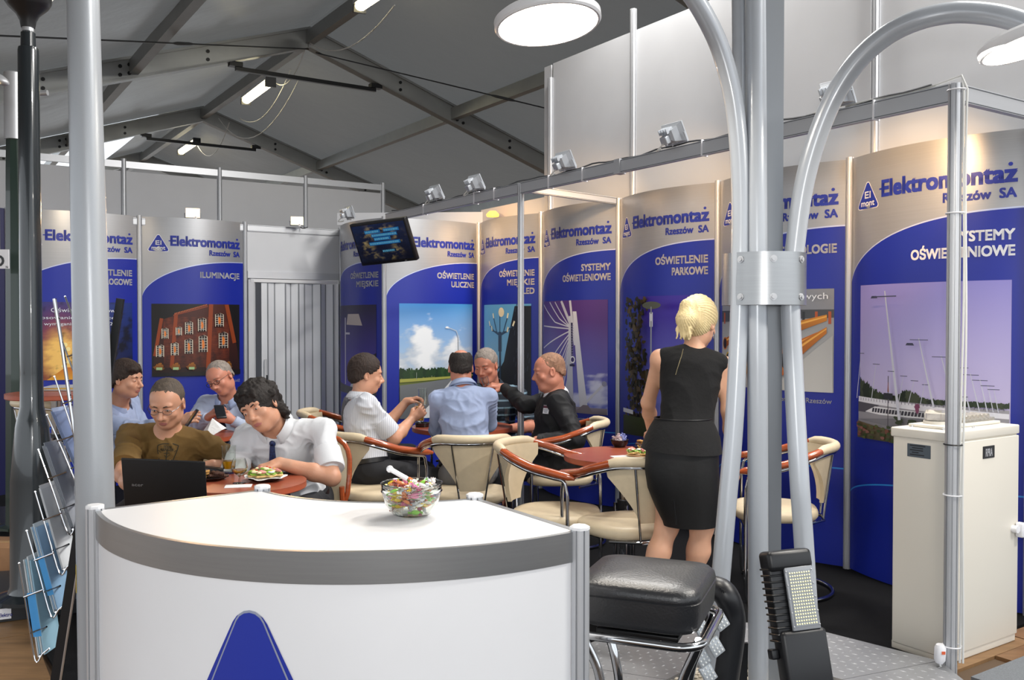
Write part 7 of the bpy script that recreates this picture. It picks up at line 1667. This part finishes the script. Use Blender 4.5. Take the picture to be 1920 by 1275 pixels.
# ================================================================ THINGS ON THE TABLES
# laptop
LX = P(303, 605, 3.5).x
t = thing('laptop', 'open black laptop seen from behind its lid, in front of the man in olive T-shirt', 'laptop', (LX, 3.6, .665))
lidR = Matrix.Rotation(R_(-14), 3, 'X') @ Matrix.Identity(3); lc = Vector((LX, 3.52, .768))
lidR = Matrix.Rotation(R_(2.5), 3, 'Y') @ Matrix.Rotation(R_(14), 3, 'X')
ld = obj('lid', MB().rbox(lc, (.325, .008, .212), .004, lidR), mat('laptop_lid', '#0c0c0f', .45, bump=.08, bscale=500), t)
V, Fc = text_fit('acer', .044, .013, .02, 'CENTER'); obj('lid_lettering', MB().add([lc+lidR @ Vector((x-.105, -.0046, y-.008)) for x, y in V], Fc), mat('silver_lettering', '#b9bbc0', .3, .6), ld, smooth=False)
sg_ = 1
obj('screen', MB().box(lc+lidR @ Vector((0, .0046, .002)), (.30, .001, .18), lidR), mat('laptop_screen', '#101418', .2, emit='#9fb4d0', estr=.25), ld, smooth=False)
bs = obj('keyboard_base', MB().rbox((LX, 3.66, .672), (.325, .225, .016), .004), BLACKP, t)
for r_i in range(4):
    for c_i in range(10): obj('key', MB().rbox((LX-.135+.03*c_i, 3.60+.028*r_i, .6815), (.024, .022, .004), .001, None, 1), BLACKM, bs, smooth=False)
def on(px, py, z=TH): return G(px, py, z)
plate_blk = mat('black_octagonal_plate', '#141417', .25, spec=.6); paper = mat('white_paper', '#ecebea', .8, bump=.3, bscale=60); bisc = mat('biscuit', '#c0904e', .8, noise=.15, nscale=60); choc = mat('chocolate', '#3d2318', .35, noise=.1); bread = mat('white_bread', '#d9b878', .85, noise=.15, nscale=60, bump=.4, bscale=200)
cheese = mat('cheese_spread', '#efe6b8', .5); ham = mat('ham', '#d98f86', .4, noise=.2, nscale=40); lett = mat('lettuce', '#7fa63a', .5, noise=.3, nscale=30); tom = mat('tomato', '#c4391e', .3); egg = mat('egg_yolk', '#e8c050', .5)
def plate(c, r, label, n=8, m=plate_blk, cat='plate'):
    o = obj('plate', MB().lathe([(.001, .002), (r*.7, .002), (r, .013), (r*1.02, .016), (r*.98, .017), (r*.7, .006), (.001, .006)], (c.x, c.y, c.z), n), m, loc=c, smooth=False); return tag(o, label, cat)
c = on(392, 899); plate(c, .088, 'black octagonal plate of chocolate biscuits on the near table')
random.seed(2)
def biscuit(c, r, rot, label, group, kind):
    o = thing('biscuit', label, 'biscuit', c, group); Rb = rot
    if kind == 0: obj('crust', MB().lathe([(.001, -.004), (r*.95, -.004), (r, 0), (r*.95, .004), (.001, .005)], c, 16, Rb), bisc, o); obj('chocolate_top', MB().lathe([(.001, .004), (r*.8, .0045), (r*.7, .008), (.001, .009)], c, 16, Rb), choc, o)
    else:
        m = MB()
        pts = [Vector(c)+Rb @ Vector((x, .002*math.sin(x*400), .001*math.cos(x*500))) for x in np.linspace(-r*1.3, r*1.3, 9)]; m.tube(pts, [r*.3, r*.45, r*.42, r*.47, r*.42, r*.47, r*.42, r*.45, r*.25], 8, flat=.7); obj('wafer', m, mat('cocoa_wafer', '#4f2e20', .6, bump=.6, bscale=200), o)
for i in range(7): a = i*.9; biscuit(c+Vector((-.035+.034*math.cos(a)*(i > 0), .03*math.sin(a)*(i > 0), .014+.0045*i)), .024, Matrix.Rotation(random.uniform(-.3, .3), 3, 'X') @ Matrix.Rotation(random.uniform(-.3, .3), 3, 'Y'), 'chocolate-topped biscuit on the black plate beside the laptop', 'biscuits on the near plate', 0)
for i in range(8): biscuit(c+Vector((.038+.012*math.cos(i*2.1), .022*math.sin(i*1.7), .014+.0055*(i//2))), .026, rotz(random.uniform(-.9, .9)), 'rough dark cocoa wafer heaped on the black plate beside the laptop', 'cocoa wafers on the near plate', 1)
def canape(c, s, i, label, group):
    o = thing('canape', label, 'snack', c, group); rot = rotz(random.uniform(-1.5, 1.5)) @ Matrix.Rotation(random.uniform(-.25, .25), 3, 'X')
    obj('bread_slice', MB().rbox(c, (.055*s, .034*s, .010), .005, rot), bread, o)
    def q(x, y, z): return c+rot @ Vector((x*s, y*s, z))
    l = MB(); pts = [q(.030*math.cos(a), .020*math.sin(a), .008+.004*math.sin(a*5)) for a in np.linspace(0, 2*PI, 15)[:-1]]; l.add([q(0, 0, .010)]+pts, [(0, k+1, (k+1) % 14+1) for k in range(14)]); obj('lettuce_leaf', l, lett, o)
    k = i % 3
    if k == 0: obj('ham_roll', MB().tube([q(-.02, 0, .016), q(0, .004, .020), q(.02, 0, .016)], [.006, .010, .005], 8), ham, o); obj('cheese_slice', MB().sphere(q(-.012, -.006, .017), .008, 10, sc=(1.3, 1, .6)), cheese, o)
    elif k == 1: obj('egg_slice', MB().sphere(q(0, 0, .014), .013, 12, sc=(1.2, 1, .4)), TXTW, o); obj('egg_yolk', MB().sphere(q(0, 0, .018), .007, 10, sc=(1, 1, .5)), egg, o)
    else: obj('cheese_spread', MB().sphere(q(0, 0, .015), .013, 10, sc=(1.4, .9, .6)), cheese, o); obj('tomato_piece', MB().sphere(q(.008, .002, .021), .006, 8), tom, o); obj('cucumber_slice', MB().tube([q(-.014, 0, .016), q(-.014, 0, .020)], .009, 12), lett, o)
c = on(497, 901); plate(c, .080, 'round black plate of open sandwiches on the near table'); 
m = MB(); ring = [Vector((c.x+.092*math.cos(a)*(1+.08*math.sin(7*a)), c.y+.088*math.sin(a)*(1+.08*math.sin(7*a)), c.z+.0185+.003*math.sin(5*a))) for a in np.linspace(0, 2*PI, 43)[:-1]]; m.add([Vector((c.x, c.y, c.z+.0182))]+ring, [(0, k+1, (k+1) % 42+1) for k in range(42)]); o = obj('paper_liner', m, paper, loc=c); tag(o, 'crinkled white paper under the sandwiches on the near table', 'paper')
for i in range(9):
    a = i*2*PI/8; rr_ = .050 if i < 8 else 0; canape(c+Vector((rr_*math.cos(a), rr_*math.sin(a), .026+(.012 if i == 8 else 0)+.004*(i % 2))), 1.0, i, 'small open sandwich on the plate before the curly-haired man', 'open sandwiches on the near plate')
# glasses
def wine(c, label, s=1.0):
    o = thing('brandy_glass', label, 'glass', c); obj('glass_body', MB().lathe([(.001, 0), (.028*s, 0), (.028*s, .002), (.004, .005), (.0035, .028*s), (.012*s, .036*s), (.030*s, .052*s), (.036*s, .070*s), (.032*s, .092*s), (.026*s, .108*s), (.0248*s, .108*s), (.0305*s, .092*s), (.0345*s, .070*s), (.029*s, .054*s), (.010*s, .039*s), (.001, .038*s)], c, 32), glass, o)
    obj('drink', MB().lathe([(.001, .0392*s), (.0095*s, .040*s), (.028*s, .0545*s), (.0305*s, .060*s), (.001, .060*s)], c, 28), mat('amber_drink', '#e0a030', .05, trans=.8, ior=1.33), o)
wine(on(449, 906), 'round brandy glass with a little amber drink on the near table')
c = on(429, 888); o = thing('beer_glass', 'tall straight beer glass a third full behind the brandy glass', 'glass', c)
obj('glass_body', MB().lathe([(.001, 0), (.024, 0), (.026, .012), (.023, .018), (.029, .05), (.0335, .13), (.032, .13), (.0275, .05), (.022, .024), (.001, .022)], c, 32), glass, o)
obj('beer', MB().lathe([(.001, .023), (.0215, .0245), (.0268, .05), (.0278, .060), (.001, .060)], c, 28), mat('beer', '#e0a010', .05, trans=.6, ior=1.33), o); obj('glass_foot', MB().lathe([(.001, .001), (.0245, .001), (.0245, .010), (.001, .010)], c, 24), mat('dark_blue_glass', '#101c50', .1), o)
def phone(c, rot, label, sz=(.066, .13, .009), name='mobile_phone', scr=True):
    o = thing(name, label, 'phone', c); obj('phone_body', MB().rbox(c, sz, .004, rot), BLACKP, o)
    if scr: obj('phone_screen', MB().box(Vector(c)+rot @ Vector((0, 0, sz[2]*.52)), (sz[0]*.86, sz[1]*.78, .0008), rot), mat('phone_screen', '#14161c', .08, spec=.8), o, smooth=False)
    return o
p_ = phone(on(534, 888)+Vector((0, 0, .008)), rotz(R_(-62)), 'black mobile phone by the curly-haired man\'s hand on the near table')
phone(on(391, 885)+Vector((0, .0, .014)), rotz(R_(80)) @ Matrix.Rotation(.1, 3, 'X'), 'black phone case lying behind the biscuit plate', (.05, .15, .02), scr=False)
c = on(447, 912)+Vector((.0, -.0, .0015)); tag(obj('paper_napkin', MB().box(c, (.11, .07, .002), rotz(.2)), paper, loc=c, smooth=False), 'white paper napkin between the two plates on the near table', 'napkin')
# table 3: folded card, phones
c = on(398, 812)
o = thing('paper_folder', 'white folded paper with black swirl print standing on the round table', 'paper', c)
A_, B_, C_, D_ = P(371, 816, 5.45), P(398, 784, 5.40), P(416, 806, 5.42), P(382, 818, 5.35)
A_.z = D_.z = TH+.002; m = MB(); m.add([A_, D_, C_, B_], [(0, 1, 2, 3)]); m.add([B_, C_, C_+Vector((0, .09, 0)), B_+Vector((0, .05, -.04))], [(0, 1, 2, 3)]); fo = obj('folded_sheet', m, paper, o, smooth=False); sm = fo.modifiers.new('thickness', 'SOLIDIFY'); sm.thickness = .002
m = MB(); nrm_ = (D_-A_).cross(B_-A_).normalized(); nrm_ = -nrm_ if nrm_.y > 0 else nrm_
def bil(u, v): return A_*(1-u)*(1-v)+D_*u*(1-v)+C_*u*v+B_*(1-u)*v+nrm_*.0035
for i in range(7):
    cx_, cy_ = .28+.11*(i % 4), .22+.20*(i//2); m.tube([bil(cx_+.13*math.cos(a)*(1-.05*i)*a/5, cy_+.12*math.sin(a)*a/5) for a in np.linspace(.8, 6.2, 16)], .0018, 5)
q = obj('swirl_print', m, BLACKM, fo)
phone(Vector(Pv(413, 772, 5.70)), rotm_ if False else rotz(R_(30)) @ Matrix.Rotation(R_(40), 3, 'X'), 'black phone held by the man with glasses and tie', (.062, .115, .012))
phone(Vector(Pv(360, 783, 5.34)), rotz(R_(-60)) @ Matrix.Rotation(R_(55), 3, 'X'), 'dark phone held up by the man in blue shirt at left', (.06, .115, .010))
# table 4
c = on(1162, 838); o = thing('snack_bowl', 'small black bowl of wrapped sweets on the cherry table by the woman', 'bowl', c)
obj('bowl_body', MB().lathe([(.001, 0), (.028, 0), (.046, .020), (.052, .042), (.050, .043), (.043, .022), (.026, .004), (.001, .004)], c, 28), plate_blk, o)
wr2 = [mat('wrapper_red_white', '#c8b4b6', .3), mat('wrapper_blue_white', '#8a92c8', .3)]
cproto2 = [obj('wrapped_sweet', candy_mesh(.026, 3), w_, loc=(0, 0, 0)) for w_ in wr2]; free2 = [0, 1]
for i in range(26):
    a = random.random()*6.28; rr_ = .036*math.sqrt(random.random()); k = 0 if math.cos(a) < .1 else 1
    if k in free2: free2.remove(k); q = cproto2[k]
    else: q = cproto2[k].copy(); COL.objects.link(q)
    q.location = c+Vector((rr_*math.cos(a), rr_*math.sin(a), .030+.028*random.random())); q.rotation_euler = (random.random()*2, random.random()*2, random.random()*6); tag(q, ['red and white wrapped sweet in the black bowl on the cherry table', 'blue and white wrapped sweet in the black bowl on the cherry table'][k], 'sweet', ['red wrapped sweets in the black bowl', 'blue wrapped sweets in the black bowl'][k])
c = on(1205, 858); o = plate(c, .085, 'pale plate with open sandwiches beside the blonde woman', 4, mat('wood_board', '#c8a878', .6))
c2 = on(1180, 856); tag(obj('paper_napkin', MB().box(c2+Vector((-.01, -.02, .0018)), (.16, .10, .003), rotz(.35)), paper, loc=c2, smooth=False), 'white paper napkin under the sandwiches on the cherry table by the woman', 'napkin')
for i, (dx, dy) in enumerate(((-.05, .0), (-.015, .03), (.03, .0), (.0, -.03), (-.055, .04), (.03, .04))): canape(c+Vector((dx, dy, .026)), 1.1, i, 'small open sandwich on the plate beside the blonde woman', 'open sandwiches on the cherry table')
c = on(1212, 842); plate(c, .075, 'dark plate of biscuits behind the sandwiches beside the woman')
for i in range(7): biscuit(c+Vector((-.03+.02*(i % 3), .015*(i//3)-.01, .016+.004*i)), .022, Matrix.Rotation(random.uniform(-.4, .4), 3, 'X') @ Matrix.Rotation(random.uniform(-.3, .3), 3, 'Y'), 'biscuit on the dark plate beside the blonde woman', 'biscuits on the cherry table', i % 2)
# table 5 glasses in hands
def tumbler(c, label, r=.028, hh=.12, liq=None, lh=.0, rot=None):
    o = thing('drinking_glass', label, 'glass', c); obj('glass_body', MB().lathe([(.001, 0), (r*.85, 0), (r, hh), (r*.95, hh), (r*.8, .006), (.001, .006)], c, 28, rot), glass, o)
    if liq: obj('drink', MB().lathe([(.001, .0065), (r*.79, .007), (r*.80+(r*.14)*lh/hh, lh), (.001, lh)], c, 24, rot), liq, o)
    return o
tumbler(Vector(Pv(792, 760, 5.86)), 'tall clear glass raised in the striped-shirt man\'s far hand', .029, .11)
tumbler(Vector(Pv(787, 790, 5.68)), 'glass of orange juice in the striped-shirt man\'s near hand', .030, .12, mat('orange_juice', '#f0a818', .3), .095)
tumbler(Vector(Pv(912, 722, 6.22)), 'small clear glass held out by the man in black suit', .026, .06, rot=Matrix.Rotation(R_(-15), 3, 'Y'))
tumbler(on(951, 790), 'clear glass standing at the right edge of the toast table', .026, .10)
c = on(792, 800); o = thing('ashtray', 'low dark glass dish at the left edge of the toast table', 'dish', c); obj('dish_body', MB().lathe([(.001, 0), (.045, 0), (.052, .028), (.046, .028), (.038, .008), (.001, .008)], c, 20), mat('smoked_glass', '#18181c', .1, spec=.7), o)
# high table papers
c = G(128, 731, .99); o = thing('magazine_pile', 'pile of magazines and papers on the high round table', 'magazine', c)
for i, cc_2 in enumerate(('#c8c4bc', '#d0a850', '#b8bcc4')): obj('magazine', MB().rbox(c+Vector((.01*i, .01*i, .006+.008*i)), (.28, .20, .007), .001, rotz(.15*i-.1), 1), mat('magazine_cover_%d' % i, cc_2, .35), o, smooth=False)
